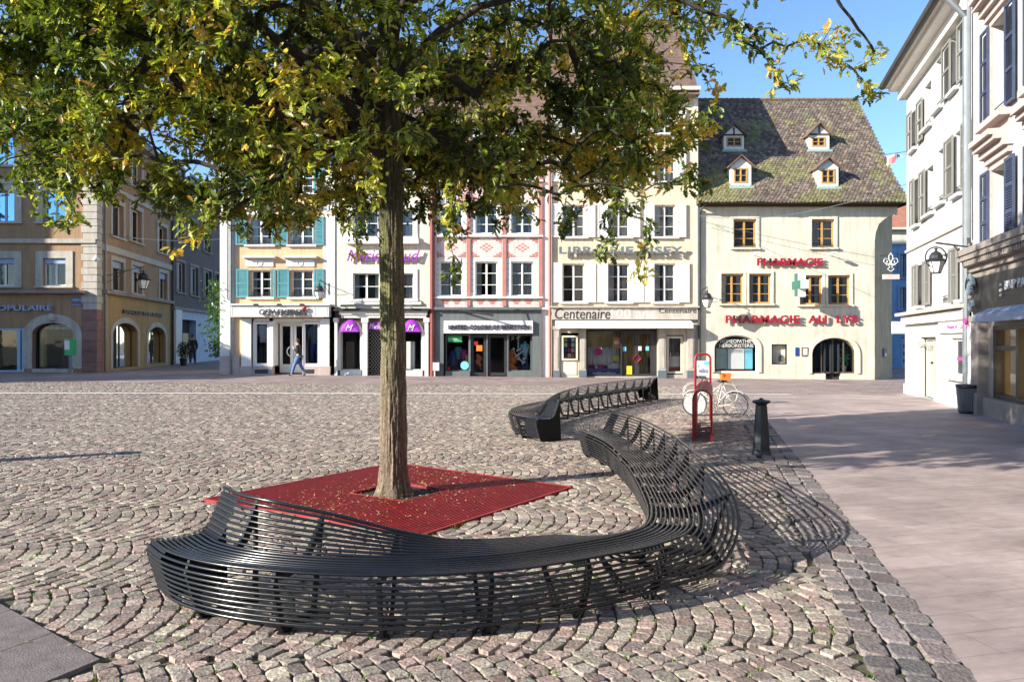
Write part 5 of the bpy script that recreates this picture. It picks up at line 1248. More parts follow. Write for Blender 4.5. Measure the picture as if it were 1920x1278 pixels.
    pl = thing('potted_plant', 'leafy green plant in a white pot inside the arched pharmacy entrance', 'plant', FR(fx(1594), -.7, fz(697))); mb.build('foliage', M['green'], pl); mb = MB(); mb.lathe([(.1, 0), (.14, .26)], FR(fx(1594), -.7, fz(697)), 14); mb.build('pot', M['white'], pl)
    # plaques
    mb = MB(); FR.box(mb, fx(1491), fx(1497.5), fz(667), fz(651), 0, .03); tag(mb.build('plaque', M['bluetile']), 'narrow blue plaque on the ivory wall beside the pharmacy niche', 'plaque')
    mb = MB(); FR.box(mb, fx(1503), fx(1515), fz(667), fz(651), 0, .05); o = tag(mb.build('notice_board', M['timber']), 'small brown framed notice board left of the pharmacy entrance', 'notice board'); mb = MB(); FR.box(mb, fx(1505), fx(1513), fz(665), fz(653), .05, .055); mb.build('paper', M['white'], o)
    fc = Frame(C0, chamf, Vector((1, -1, 0)).normalized())
    mb = MB(); fc.box(mb, 1.0, 1.35, fz(668, -1), fz(653, -1), 0, .1); o = tag(mb.build('letter_box', M['signgrey']), 'grey letter box on the shaded corner wall of the pharmacy', 'letter box'); mb = MB(); fc.box(mb, 1.05, 1.3, fz(667, -1), fz(662, -1), .1, .105); mb.build('label_plate', M['white'], o)
    tag(text('pharmacy_sign', 'PHARMACIE', FR, fx(1418), fx(1541), fz(498.5), fz(484.5), .1, M['signred'], .06, None, .035), 'small red capital letters under the upper windows of the pharmacy', 'sign')
    s = text('pharmacy_sign', 'PHARMACIE  AU  LYS', FR, fx(1359), fx(1605), fz(606), fz(591), .12, M['signred'], .06, None, .035, 0, 1.12); tag(s, 'large red capital letters above the arched pharmacy window', 'sign')
    # green cross on a bracket, square to the wall
    cx_ = fx(1493, .9); zc = fz(534, .9); s_ = .56; w3 = .2; o = thing('pharmacy_cross', 'green pharmacy cross sticking out of the ivory wall', 'sign', (cx_, Y0-.9, zc))
    pts = [(-w3, -s_), (w3, -s_), (w3, -w3), (s_, -w3), (s_, w3), (w3, w3), (w3, s_), (-w3, s_), (-w3, w3), (-s_, w3), (-s_, -w3), (-w3, -w3)]
    mb = MB(); mb.prism([Vector((cx_, Y0-.9+a, zc+b)) for a, b in pts], (.36, 0, 0)); mb.build('housing', M['white'], o)
    mb = MB(); mb.prism([Vector((cx_-.012, Y0-.9+a*.96, zc+b*.96)) for a, b in pts], (.012, 0, 0)); mb.build('cross_face', M['signgreen'], o)
    mb = MB(); mb.tube([(cx_+.18, Y0-.4, zc), (cx_+.18, Y0, zc)], .04, 6); mb.build('bracket', M['iron'], o)
    for px in (1413, 1556): spot(t, FR, fx(px), fz(478), M['white'])
    lantern(FR(fx(1326, 1.1), 1.1, fz(563, 1.1)), FR(fx(1309), .0, fz(548)), 'black wall lantern on the left edge of the pharmacy wall', 1.0)
    # fleur-de-lis outline sign on the corner
    sc = Vector((fx(1677, .0)*.985, Y0-.2, fz(493))); o = thing('emblem_sign', 'white tube emblem of a lily above a pale board on the pharmacy corner', 'sign', sc); mb = MB()
    def loop(pts): mb.tube([sc+Vector((a*.36, 0, b*.36)) for a, b in pts], .018, 5)
    loop([(0, 1.25), (.28, .85), (.22, .4), (0, .1), (-.22, .4), (-.28, .85), (0, 1.25)])
    for s2 in (-1, 1): loop([(0, .05), (s2*.35, .5), (s2*.8, .55), (s2*.95, .15), (s2*.65, -.15), (s2*.45, .05), (s2*.5, .3)]); loop([(0, .1), (s2*.3, -.35), (s2*.12, -.6), (s2*.45, -.85), (0, -1.15)])
    loop([(-.6, -.2), (.6, -.2)]); loop([(-.6, -.32), (.6, -.32)]); mb.build('lily_outline', M['white'], o)
    mb = MB(); mb.box(sc.x-.38, sc.x+.40, sc.y-.03, sc.y+.03, fz(524), fz(515)); mb.build('board', M['pink'], o)
    mb = MB(); mb.tube([sc+Vector((-.5, .1, .5)), sc+Vector((-.5, .1, -.7))], .02, 5); mb.tube([sc+Vector((-.5, .1, -.7)), sc+Vector((-.35, 0, -.7))], .02, 5); mb.tube([sc+Vector((-.5, .1, .35)), sc+Vector((-.05, 0, .35))], .015, 5); mb.tube([sc+Vector((.38, 0, -.6)), sc+Vector((.38, 0, .1))], .015, 5); mb.build('bracket', M['iron'], o)
    # eaves
    m = MB(); FR.box(m, fx(1308), fx(1684), zt, zt+.12, -.6, .12); FR.box(m, fx(1305), fx(1688), zt+.12, zt+.2, -.6, .45); m.build('eaves', M['timber'], t)
    m = MB(); m.tube([FR(fx(1310), .1, zt-.1), FR(fx(1310), .1, -.2)], .07, 8); m.tube([FR(fx(1319), .5, zt+.1), FR(fx(1311), .12, zt-.25)], .05, 6); m.build('downpipe', M['darkpipe'], t)
    # roof: real plain tiles in courses, flared at the foot
    prof = [(35.35, zt+.12), (35.9, zt+.5), (36.5, zt+1.05), (37.1, zt+1.72), (41.0, 14.72)]
    segs = [0]
    for p, q in zip(prof, prof[1:]): segs.append(segs[-1]+math.hypot(q[0]-p[0], q[1]-p[1]))
    def at(s):
        for k in range(len(prof)-1):
            if s <= segs[k+1] or k == len(prof)-2:
                f = (s-segs[k])/(segs[k+1]-segs[k]); return prof[k][0]+(prof[k+1][0]-prof[k][0])*f, prof[k][1]+(prof[k+1][1]-prof[k][1])*f
    xl, xr_ = fx(1304), 18.72; ex = .155; V = []; L_ = []; T_ = []; tint = []; k = 0; nrow = int(segs[-1]/ex)
    for r in range(nrow+1):
        s0 = r*ex; n = int((xr_-xl)/.175)
        for c in range(n+1):
            x = xl+(c+(.5 if r % 2 else 0))*.175
            if x > xr_: continue
            jx = rng.normal(0, .006); jz = rng.normal(0, .006); Ya, Za = at(s0+rng.normal(0, .006)); Yb, Zb = at(min(s0+ex*1.35, segs[-1])); Yt, Zt = at(s0+.05)
            sag = .05*mnoise.noise(Vector((x*.5, s0*.6, 1)))
            w2 = .081; hgt = .028
            P = [(x+jx-w2, Yt-.015, Zt+hgt+jz), (x+jx-w2*.5, Ya-.02, Za+hgt+jz), (x+jx+w2*.5, Ya-.02, Za+hgt+jz), (x+jx+w2, Yt-.015, Zt+hgt+jz), (x+w2, Yb, Zb+.004), (x-w2, Yb, Zb+.004)]
            P += [(x+jx-w2, Yt-.0, Zt+jz-.01), (x+jx-w2*.5, Ya, Za+jz-.012), (x+jx+w2*.5, Ya, Za+jz-.012), (x+jx+w2, Yt, Zt+jz-.01)]
            V += [(a, b, c2+sag) for a, b, c2 in P]; base_ = len(V)-10
            for f in ((0, 1, 2, 3, 4, 5), (6, 7, 1, 0), (7, 8, 2, 1), (8, 9, 3, 2)): L_ += [base_+i for i in f]; T_.append(len(f))
            g = mnoise.noise(Vector((x*.45, s0*.55, 4.)))+.6*mnoise.noise(Vector((x*1.7, s0*1.9, 9.)))+.55*max(0, 1-s0/3.2)-.12+rng.normal(0, .16)
            cc = np.array(((.15, .105, .08), (.11, .08, .065), (.22, .165, .125), (.14, .12, .10))[rng.integers(0, 4)])
            if g > .08: f2 = min(.62, (g-.05)*1.5); cc = cc*(1-f2)+np.array((.21, .21, .07))*f2
            tint += [cc*rng.uniform(.75, 1.3)]*10
    T_ = np.array(T_); rf = npmesh('roof', np.array(V)-np.array((fx(1480), Y0, 0)), L_, np.concatenate([[0], np.cumsum(T_)[:-1]]), T_, M['tilem'], np.array(tint), False); rf.parent = t
    m = MB()
    for p, q in zip(prof, prof[1:]): m.quad((xl, p[0]+.03, p[1]-.03), (xr_, p[0]+.03, p[1]-.03), (xr_, q[0]+.03, q[1]-.03), (xl, q[0]+.03, q[1]-.03))
    m.quad((xl, 41, 14.68), (xr_, 41, 14.68), (xr_, 46, 8), (xl, 46, 8)); m.poly([(xr_-.03, p[0]+.05, p[1]-.05) for p in prof]+[(xr_-.03, 46, 8)]); m.poly([(xl+.03, p[0]+.05, p[1]-.05) for p in prof]+[(xl+.03, 46, 8)])
    m.build('roof_deck', M['timber'], t)
    m = MB(); n = 34
    for k in range(n):
        x = xl+(xr_-xl)*k/n; m.tube([(x, 41, 14.72), (x+(xr_-xl)/n*1.04, 41, 14.74)], [.10, .115], 8)
    m.build('ridge_tiles', M['roofplain'], t)
    def roofY(z):
        for p, q in zip(prof, prof[1:]):
            if z <= q[1]: return p[0]+(q[0]-p[0])*(z-p[1])/(q[1]-p[1])
        return 41
    def dormer(xc, hw, ygab, yeav, ysill, win, timbered):
        Y = 38.
        for _ in range(6): z = EYE+(CY-ysill)/F*Y; Y = roofY(z)-.02
        fr = Frame((0, Y, 0), (1, 0, 0), (0, -1, 0)); X = lambda p: (p-CX)/F*Y; Z = lambda p: EYE+(CY-p)/F*Y
        u0, u1, z0, ze, zg = X(xc-hw), X(xc+hw), Z(ysill), Z(yeav), Z(ygab); r = (X(win[0]), X(win[1]), Z(win[3]), Z(win[2])); um = (u0+u1)/2
        m = MB(); wall(m, fr, u0, u1, z0-.1, ze, [r], .1); m.poly([fr(u0, 0, ze), fr(u1, 0, ze), fr(um, 0, zg)])
        back = roofY(ze)-Y
        for u in (u0, u1): m.poly([fr(u, 0, z0-.1), fr(u, 0, ze), fr(u, -back-.2, ze)])
        dm = m.build('dormer', M['white2'], t)
        mr = MB(); e = .14; sl = (zg-ze)/(um-u0)
        zb_ = roofY(zg)-Y+.15
        for s in (-1, 1):
            ue = um+s*(um-u0+e); ze2 = ze-sl*e
            a, b = fr(um, .18, zg+.05), fr(ue, .18, ze2+.03); c, dd2 = fr(ue, -back-.1, ze2+.03), fr(um, -zb_, zg+.05); up2 = Vector((0, 0, .06))
            mr.hexa([a, b, c, dd2, a+up2, b+up2, c+up2, dd2+up2])
        mr.build('roof', M['roofplain'], dm)
        wf = MB(); fw2 = .07
        for a, b, c, e_ in ((r[0], r[0]+fw2, r[2], r[3]), (r[1]-fw2, r[1], r[2], r[3]), (r[0]+fw2, r[1]-fw2, r[2], r[2]+fw2), (r[0]+fw2, r[1]-fw2, r[3]-fw2, r[3]), ((r[0]+r[1])/2-.03, (r[0]+r[1])/2+.03, r[2]+fw2, r[3]-fw2)): fr.box(wf, a, b, c, e_, -.09, .02)
        fr.box(wf, r[0]+fw2, r[1]-fw2, (r[2]+r[3])/2-.015, (r[2]+r[3])/2+.015, -.08, .01)
        fr.box(wf, r[0], r[1], r[2], r[3], -.3, -.28)
        wf.build('window', M['yellowwood'], dm)
        g = MB(); fr.box(g, r[0], r[1], r[2], r[3], -.07, -.06); g.build('pane', M['dark'], dm)
        sl_ = MB(); fr.box(sl_, u0-.1, u1+.1, z0-.16, z0-.04, -.1, .16); sl_.build('sill', M['verdigris'], dm)
        if timbered:
            tm = MB(); fr.box(tm, um-.04, um+.04, ze, zg-.08, 0, .03); fr.box(tm, u0, u1, ze-.05, ze+.04, 0, .03); tm.build('timbering', M['timber'], dm)
    dormer(1376, 19, 236, 253, 280, (1362, 1391, 257, 275), True); dormer(1536, 19, 234, 252, 280, (1522, 1548, 257, 275), True)
    dormer(1389.5, 19, 295, 311, 348, (1376, 1402, 315, 343), False); dormer(1553, 19, 299, 314, 350, (1540, 1566, 317, 344), False)
pharmacy()

# ---- bank building on the left: a front and a side wall round a corner
LF = Frame((0, 36.5, 0), (1, 0, 0), (0, -1, 0)); CXL = (181-CX)/F*36.5
LS = Frame((CXL, 36.5, 0), (-.137, 1, 0), (1, .137, 0))
def lp(x0, x1, y0, y1): a, z1 = LF.px(x0, y0); b, z0 = LF.px(x1, y1); return (a, b, z0, z1)
def sp(x0, x1, y0, y1, fr=None):   # y measured at the left edge of the opening
    fr = fr or LS; a, z1 = fr.px(x0, y0); _, z0 = fr.px(x0, y1); b, _ = fr.px(x1, y1); return (a, b, z0, z1)
def bank_house():
    t = thing('bank_house', 'brown rendered bank building with pale stone trim on the left corner', 'building', (CXL, 36.5, 0)); zt = 12.3; ul = -31.
    wins = [lp(0-58, 28, 484, 536), lp(81, 124, 484, 536), lp(-58, 28, 358, 416), lp(81, 124, 358, 416), lp(-58, 28, 252, 310), lp(81, 124, 252, 310)]
    wins[0] = lp(-14, 28, 484, 536); wins[2] = lp(-14, 28, 358, 416); wins[4] = lp(-14, 28, 252, 310)
    A = lp(61, 138, 605, 691)+(.55,); B = lp(-60, 45, 614, 700)
    m = MB(); wall(m, LF, ul, CXL, -.3, zt, wins+[A, B], .25); m.build('front_wall', M['brown'], t)
    for i, r in enumerate(wins): window(t, LF, r, nx=2, plain=True, surround=M['sandstone'], sw=.34, fm=M['white'] if i < 2 else M['blueframe'], gm=M['glass'] if i < 2 else M['bluepane'], sill=True, blind=.26 if i < 2 else None, fw=.08, curtain=0)
    m = MB(); z = LF.px(90, 448)[1]; LF.box(m, ul, CXL, LF.px(90, 456)[1], z, 0, .12); LF.box(m, ul, CXL+.1, LF.px(90, 345)[1], LF.px(90, 337)[1], 0, .1); m.build('string_course', M['sandstone'], t)
    m = MB(); LF.box(m, ul, CXL-.45, LF.px(90, 550)[1], LF.px(90, 545)[1], 0, .35); m.build('ledge', M['taupe'], t)
    m = MB(); zq = LF.px(90, 580)[1]
    n = 27
    for k in range(n):
        z0 = zq+(zt-zq)*k/n; z1 = zq+(zt-zq)*(k+1)/n-.025; w_ = .72 if k % 2 else .62; LF.box(m, CXL-w_, CXL+.045, z0, z1, -.3, .045); LS.box(m, .0, w_*.9, z0, z1, -.2, .04)
    m.build('quoin', M['sandstone'], t)
    m = MB()
    for k in range(7):
        z0 = -.3+(zq+.3)*k/7; z1 = -.3+(zq+.3)*(k+1)/7-.03; LF.box(m, CXL-.7, CXL+.05, z0, z1, -.3, .05); LS.box(m, 0, .62, z0, z1, -.2, .045)
    m.build('quoin_base', M['redstone'], t)
    archwindow(t, LF, A, M['dark'], M['shopglass'], 0, .25, .06, 0, M['sandstone'], .42, 'shop_window')
    m = MB(); c = LF((A[0]+A[1])/2, .1, A[3]+.25); m.lathe([(.0, -.2), (.16, -.15), (.2, 0), (.12, .18), (0, .2)], c, 10); m.build('keystone', M['sandstone'], t)
    m = MB(); LF.box(m, A[0], A[1], -.3, A[2], -.1, .05); m.build('sill', M['sandstone'], t)
    tx_ = LF; s = text('window_lettering', 'ESPACE LIBRE SERVICE', LF, LF.px(77, 614)[0], LF.px(126, 614)[0], LF.px(90, 617)[1], LF.px(90, 612)[1], -.3, M['white'], .01, t)
    mb = MB(); r = lp(125, 138, 640, 689); LF.box(mb, r[0], r[1], r[2], r[3], -.5, -.4); o = tag(mb.build('poster_stand', M['skyblue']), 'tall pale blue poster inside the arched bank window', 'poster'); mb = MB(); LF.box(mb, r[0]+.08, r[1]-.05, r[2]+.3, r[2]+.6, -.4, -.39); mb.build('print', M['red'], o)
    mb = MB(); r = lp(62, 69, 610, 688); LF.box(mb, r[0], r[1], r[2], r[3], -.8, -.5); mb.build('lit_wall', M['warm'], t)
    # glazed entrance with pale blue frame
    r = B; m = MB()
    for a, b in ((r[0], r[0]+.15), (LF.px(30, 650)[0], LF.px(36, 650)[0]), (r[1]-.16, r[1]), (LF.px(-22, 650)[0], LF.px(-16, 650)[0])): LF.box(m, a, b, r[2], r[3], -.2, -.08)
    LF.box(m, r[0], r[1], r[3]-.12, r[3], -.19, -.07); LF.box(m, r[0], r[1], r[2], r[2]+.16, -.19, -.07); d_ = m.build('door', M['blueframe'], t); g = MB(); g.quad(LF(r[0], -.15, r[2]), LF(r[1], -.15, r[2]), LF(r[1], -.15, r[3]), LF(r[0], -.15, r[3])); g.build('pane', M['glass'], d_)
    ib = MB(); ib.quad(LF(ul, -2.8, -.2), LF(CXL-.5, -2.8, -.2), LF(CXL-.5, -2.8, zt), LF(ul, -2.8, zt))
    for z in (-.1, 3.7, 6.6, 9.4, zt): ib.quad(LF(ul, -.3, z), LF(CXL-.5, -.3, z), LF(CXL-.5, -2.8, z), LF(ul, -2.8, z))
    ib.quad(LF(CXL-.5, -.3, -.2), LF(CXL-.5, -2.8, -.2), LF(CXL-.5, -2.8, zt), LF(CXL-.5, -.3, zt)); ib.quad(LF(ul+.05, -.3, -.2), LF(ul+.05, -2.8, -.2), LF(ul+.05, -2.8, zt), LF(ul+.05, -.3, zt))
    Ls = LS.px(320, 600)[0]-.1
    ib.quad(LS(.8, -1.9, -.2), LS(Ls, -1.9, -.2), LS(Ls, -1.9, zt), LS(.8, -1.9, zt))
    for u_ in (.8, Ls): ib.quad(LS(u_, -.32, -.2), LS(u_, -1.9, -.2), LS(u_, -1.9, zt), LS(u_, -.32, zt))
    for z in (-.1, 3.7, 6.6, 9.4, zt-.05): ib.quad(LS(.8, -.32, z), LS(Ls, -.32, z), LS(Ls, -1.9, z), LS(.8, -1.9, z))
    ib.build('interior', M['inside'], t)
    # side wall
    L1 = LS.px(320, 600)[0]
    sw_ = [sp(210, 231, 487, 543), sp(247.5, 265.5, 496, 549), sp(299, 313, 510, 560), sp(210, 231, 378, 441), sp(244, 265, 388, 450), sp(296, 312, 421, 472), sp(210, 231, 270, 330), sp(244, 265, 285, 345), sp(296, 312, 320, 372)]
    a1 = sp(210, 257, 604, 691); a2 = sp(277, 309, 612, 682); arches = [(a1[0], a1[1], a1[2], a1[3], .6), (a2[0], a2[1], a2[2], a2[3], .6)]
    zs = LS.px(200, 549)[1]
    m = MB(); wall(m, LS, 0, L1, zs, zt, sw_, .25); m.build('side_wall', M['brown'], t)
    m = MB(); wall(m, LS, 0, L1, -.3, zs, arches, .3); m.build('side_shop_wall', M['ochre'], t)
    m = MB(); LS.box(m, .6, L1, zs-.05, zs+.12, 0, .25); m.build('ledge', M['taupe'], t)
    m = MB(); a, z = LS.px(187, 455); LS.box(m, .6, L1, z-.32, z, 0, .1); LS.box(m, .6, L1, 9.3, 9.55, 0, .1); m.build('string_course', M['sandstone'], t)
    for i, r in enumerate(sw_): window(t, LS, r, nx=2, plain=True, surround=M['sandstone'], sw=.22, sill=True, blind=.35 if i < 3 else None, fw=.07, depth=.2)
    for a in arches: archwindow(t, LS, a, M['dark'], M['glass'], 1, .28, .06, 0, M['sandstone'], .3, 'shop_window')
    s = text('side_sign', 'BANQUE POPULAIRE', LS, LS.px(229, 585)[0], LS.px(302, 590)[0], LS.px(229, 588)[1], LS.px(229, 580)[1], .05, M['dark'], .06, None, .02); tag(s, 'dark lettering on the ochre side wall of the bank', 'sign')
    s = text('bank_sign', 'BANQUE POPULAIRE', LF, LF.px(-112, 580)[0], LF.px(101, 580)[0], LF.px(50, 584)[1], LF.px(50, 572)[1], .06, M['paleblue'], .08, None, .02); tag(s, 'pale capital letters across the brown front of the bank', 'sign')
    m = MB(); m.quad(LF(ul, 0, zt), LF(CXL, 0, zt), LS(L1, 0, zt), Vector((ul, 50, zt))); m.quad(LF(ul, 0, -.3), LF(ul, 0, zt), Vector((ul, 50, zt)), Vector((ul, 50, -.3))); m.build('attic_floor', M['brown'], t)
    m = MB(); LF.box(m, ul, CXL+.5, zt, zt+.25, -.3, .5); LS.box(m, -.4, L1, zt, zt+.25, -.3, .5); m.build('eaves', M['taupe'], t)
    m = MB(); p = [LF(ul, .4, zt+.25), LF(CXL+.4, .4, zt+.25), LS(L1, .4, zt+.25)]; tops = [LF(ul, -2.2, zt+3), LF(CXL-2.4, -2.2, zt+3), LS(L1, -2.6, zt+3)]; m.quad(p[0], p[1], tops[1], tops[0]); m.quad(p[1], p[2], tops[2], tops[1]); m.poly([tops[0], tops[1], tops[2], Vector((ul, 50, zt+3))]); m.build('roof', M['roofplain'], t)
    m = MB(); q = LS(.75, .12, 0); m.tube([(q.x, q.y, zt), (q.x, q.y, .1)], .06, 8); m.build('downpipe', M['zinc'], t)
    lc = LS(3.0, 1.15, LS.px(228, 512, 1.2)[1]-.15); lantern(lc, LS(.9, .1, lc.z+.1), 'black wall lantern on a scrolled bracket at the corner of the bank', 1.25)
    c = LF(CXL+.12, .25, LF.px(183, 487)[1]); t2 = thing('security_camera', 'white domed security camera on the corner quoins of the bank', 'camera', c); m = MB(); m.ball(c, .16, .16, .12); m.build('dome', M['white'], t2, True); m = MB(); m.tube([c+Vector((0, 0, .1)), c+Vector((-.1, .15, .2)), c+Vector((-.1, .3, .2))], .03, 6); m.build('bracket', M['white'], t2)
    for (ya, yb, s_, lab) in ((557, 567, 'PLACE DE LA', 'upper dark blue street plaque on the brown bank wall'), (569, 574, 'RÉPUBLIQUE', 'lower dark blue street plaque on the brown bank wall')):
        mb = MB(); r = lp(135, 154, ya, yb); LF.box(mb, r[0], r[1], r[2], r[3], 0, .03); o = tag(mb.build('street_plaque', M['bluetile']), lab, 'plaque', 'blue street plaques'); h = r[3]-r[2]; text('lettering', s_, LF, r[0]+.04, r[1]-.04, r[2]+h*.3, r[3]-h*.3, .03, M['white'], .004, o)
    # green and white post box on a pole
    q = LF(LF.px(152, 703)[0], 0, 0); q = Vector((q.x, 35.6, gz(q.x, 35.6))); t3 = thing('ticket_post', 'green and white box on a grey post in front of the bank corner', 'post', q); m = MB(); m.tube([q, q+Vector((0, 0, .9))], .07, 8); m.build('pole', M['zinc'], t3)
    m = MB(); m.box(q.x-.2, q.x+.22, q.y-.12, q.y+.12, q.z+.85, q.z+1.62); m.build('box', M['green'], t3); m = MB(); m.box(q.x-.19, q.x+.04, q.y-.13, q.y-.12, q.z+1.12, q.z+1.55); m.build('panel', M['white'], t3)
bank_house()
LL = Frame(LS(LS.px(320, 600)[0], 0, 0), (-.137, 1, 0), (1, .137, 0))
def side_house():
    t = thing('street_house', 'dark brown house with a pale blue shopfront further along the side street', 'building', LL(0, 0, 0)); zt = 12.0; L = LL.px(412, 600)[0]+6; zs = LL.px(330, 578)[1]
    ws = [sp(331, 346, 489, 547, LL), sp(357, 371, 498, 553, LL), sp(381, 396, 505, 558, LL), sp(402, 410, 512, 560, LL), sp(331, 345, 395, 448, LL), sp(357, 370, 412, 460, LL), sp(381, 394, 425, 470, LL), sp(331, 345, 310, 360, LL), sp(357, 370, 330, 380, LL), sp(381, 394, 350, 400, LL)]
    m = MB(); wall(m, LL, 0.02, L, zs, zt, ws, .2); m.build('wall', M['darkbrown'], t)
    D = sp(338, 367, 598, 674, LL)
    m = MB(); wall(m, LL, .02, L, -.3, zs, [D], .5, .02); m.build('shopfront', M['paleblue'], t)
    m = MB(); LL.box(m, .1, LL.px(333, 600)[0]-.05, .3, zs-.1, .02, .3); m.build('fascia', M['white2'], t)
    for r in ws: window(t, LL, r, nx=2, plain=True, sill=True, surround=M['taupe'], sw=.18, fw=.08, rail=True)
    m = MB(); LL.box(m, 0.02, L, zs-.08, zs+.1, 0, .25); LL.box(m, .02, L, zt, zt+.3, -.3, .4); m.build('ledge', M['taupe'], t)
    m = MB(); m.quad(LL(D[0], -.55, 0), LL(D[1], -.55, 0), LL(D[1], -.55, D[3]), LL(D[0], -.55, D[3])); m.build('door', M['inside'], t); m = MB(); LL.box(m, D[1]-1.6, D[1]-.2, 0.1, D[3]-.9, -.5, -.42); m.build('door_curtain', M['warm'], t)
    m = MB(); m.quad(LL(.02, .0, zt+.3), LL(L, 0, zt+.3), LL(L, -3, zt+3), LL(.02, -3, zt+3)); m.build('roof', M['roofplain'], t)
    m = MB(); m.quad(LL(.02, -.45, -.2), LL(L, -.45, -.2), LL(L, -.45, zt), LL(.02, -.45, zt)); m.build('interior', M['inside'], t)
    m = MB(); q = LL(.1, .1, 0); m.tube([(q.x, q.y, zt), (q.x, q.y, 0)], .07, 8); m.build('downpipe', M['darkpipe'], t)
side_house()
def end_house():
    t = thing('end_house', 'distant pale house closing the end of the side street', 'building', (-30, 84, 0)); fr = Frame((0, 84, 0), (1, 0, 0), (0, -1, 0)); m = MB(); ws = [(-34.5+2.4*i, -33.5+2.4*i, z, z+1.7) for i in range(5) for z in (1.2, 4.6, 7.6)]
    wall(m, fr, -42, -20, -1, 10.5, ws, .2); m.build('wall', M['cream'], t)
    for r in ws: window(t, fr, r, nx=2, plain=True, sill=True)
    m = MB(); m.quad(fr(-42, .3, 10.5), fr(-20, .3, 10.5), fr(-20, -5, 14), fr(-42, -5, 14)); m.build('roof', M['roofplain'], t)
end_house()
def shade_block(name, x0, x1, y0, y1, z, label):
    t = thing(name, label, 'building', ((x0+x1)/2, (y0+y1)/2, 0)); m = MB(); m.box(x0, x1, y0, y1, -.3, z); m.build('walls', M['cream'], t)
    m = MB(); m.hexa([(x0-.3, y0-.3, z), (x1+.3, y0-.3, z), (x1+.3, y1+.3, z), (x0-.3, y1+.3, z), (x0+3, y0+2.5, z+2.2), (x1-3, y0+2.5, z+2.2), (x1-3, y1-2.5, z+2.2), (x0+3, y1-2.5, z+2.2)]); m.build('roof', M['roofplain'], t)
    fr = Frame((0, y0-.02, 0), (1, 0, 0), (0, -1, 0))
    for i in range(5):
        for k in range(int(z//3)): window(t, fr, (x0+1.2+i*2.6, x0+2.3+i*2.6, 1+3*k, 2.6+3*k), nx=2, plain=True, surround=M['white2'], depth=-.02, gm=M['bluepane'])
shade_block('shading_house', -50, -35.5, 20.6, 29.3, 10.3, 'low cream house left of the square that shades the pavement before the bank')
shade_block('shading_house', -52, -36, 29.8, 36.2, 20., 'tall cream house left of the square whose shadow falls on the bank front')

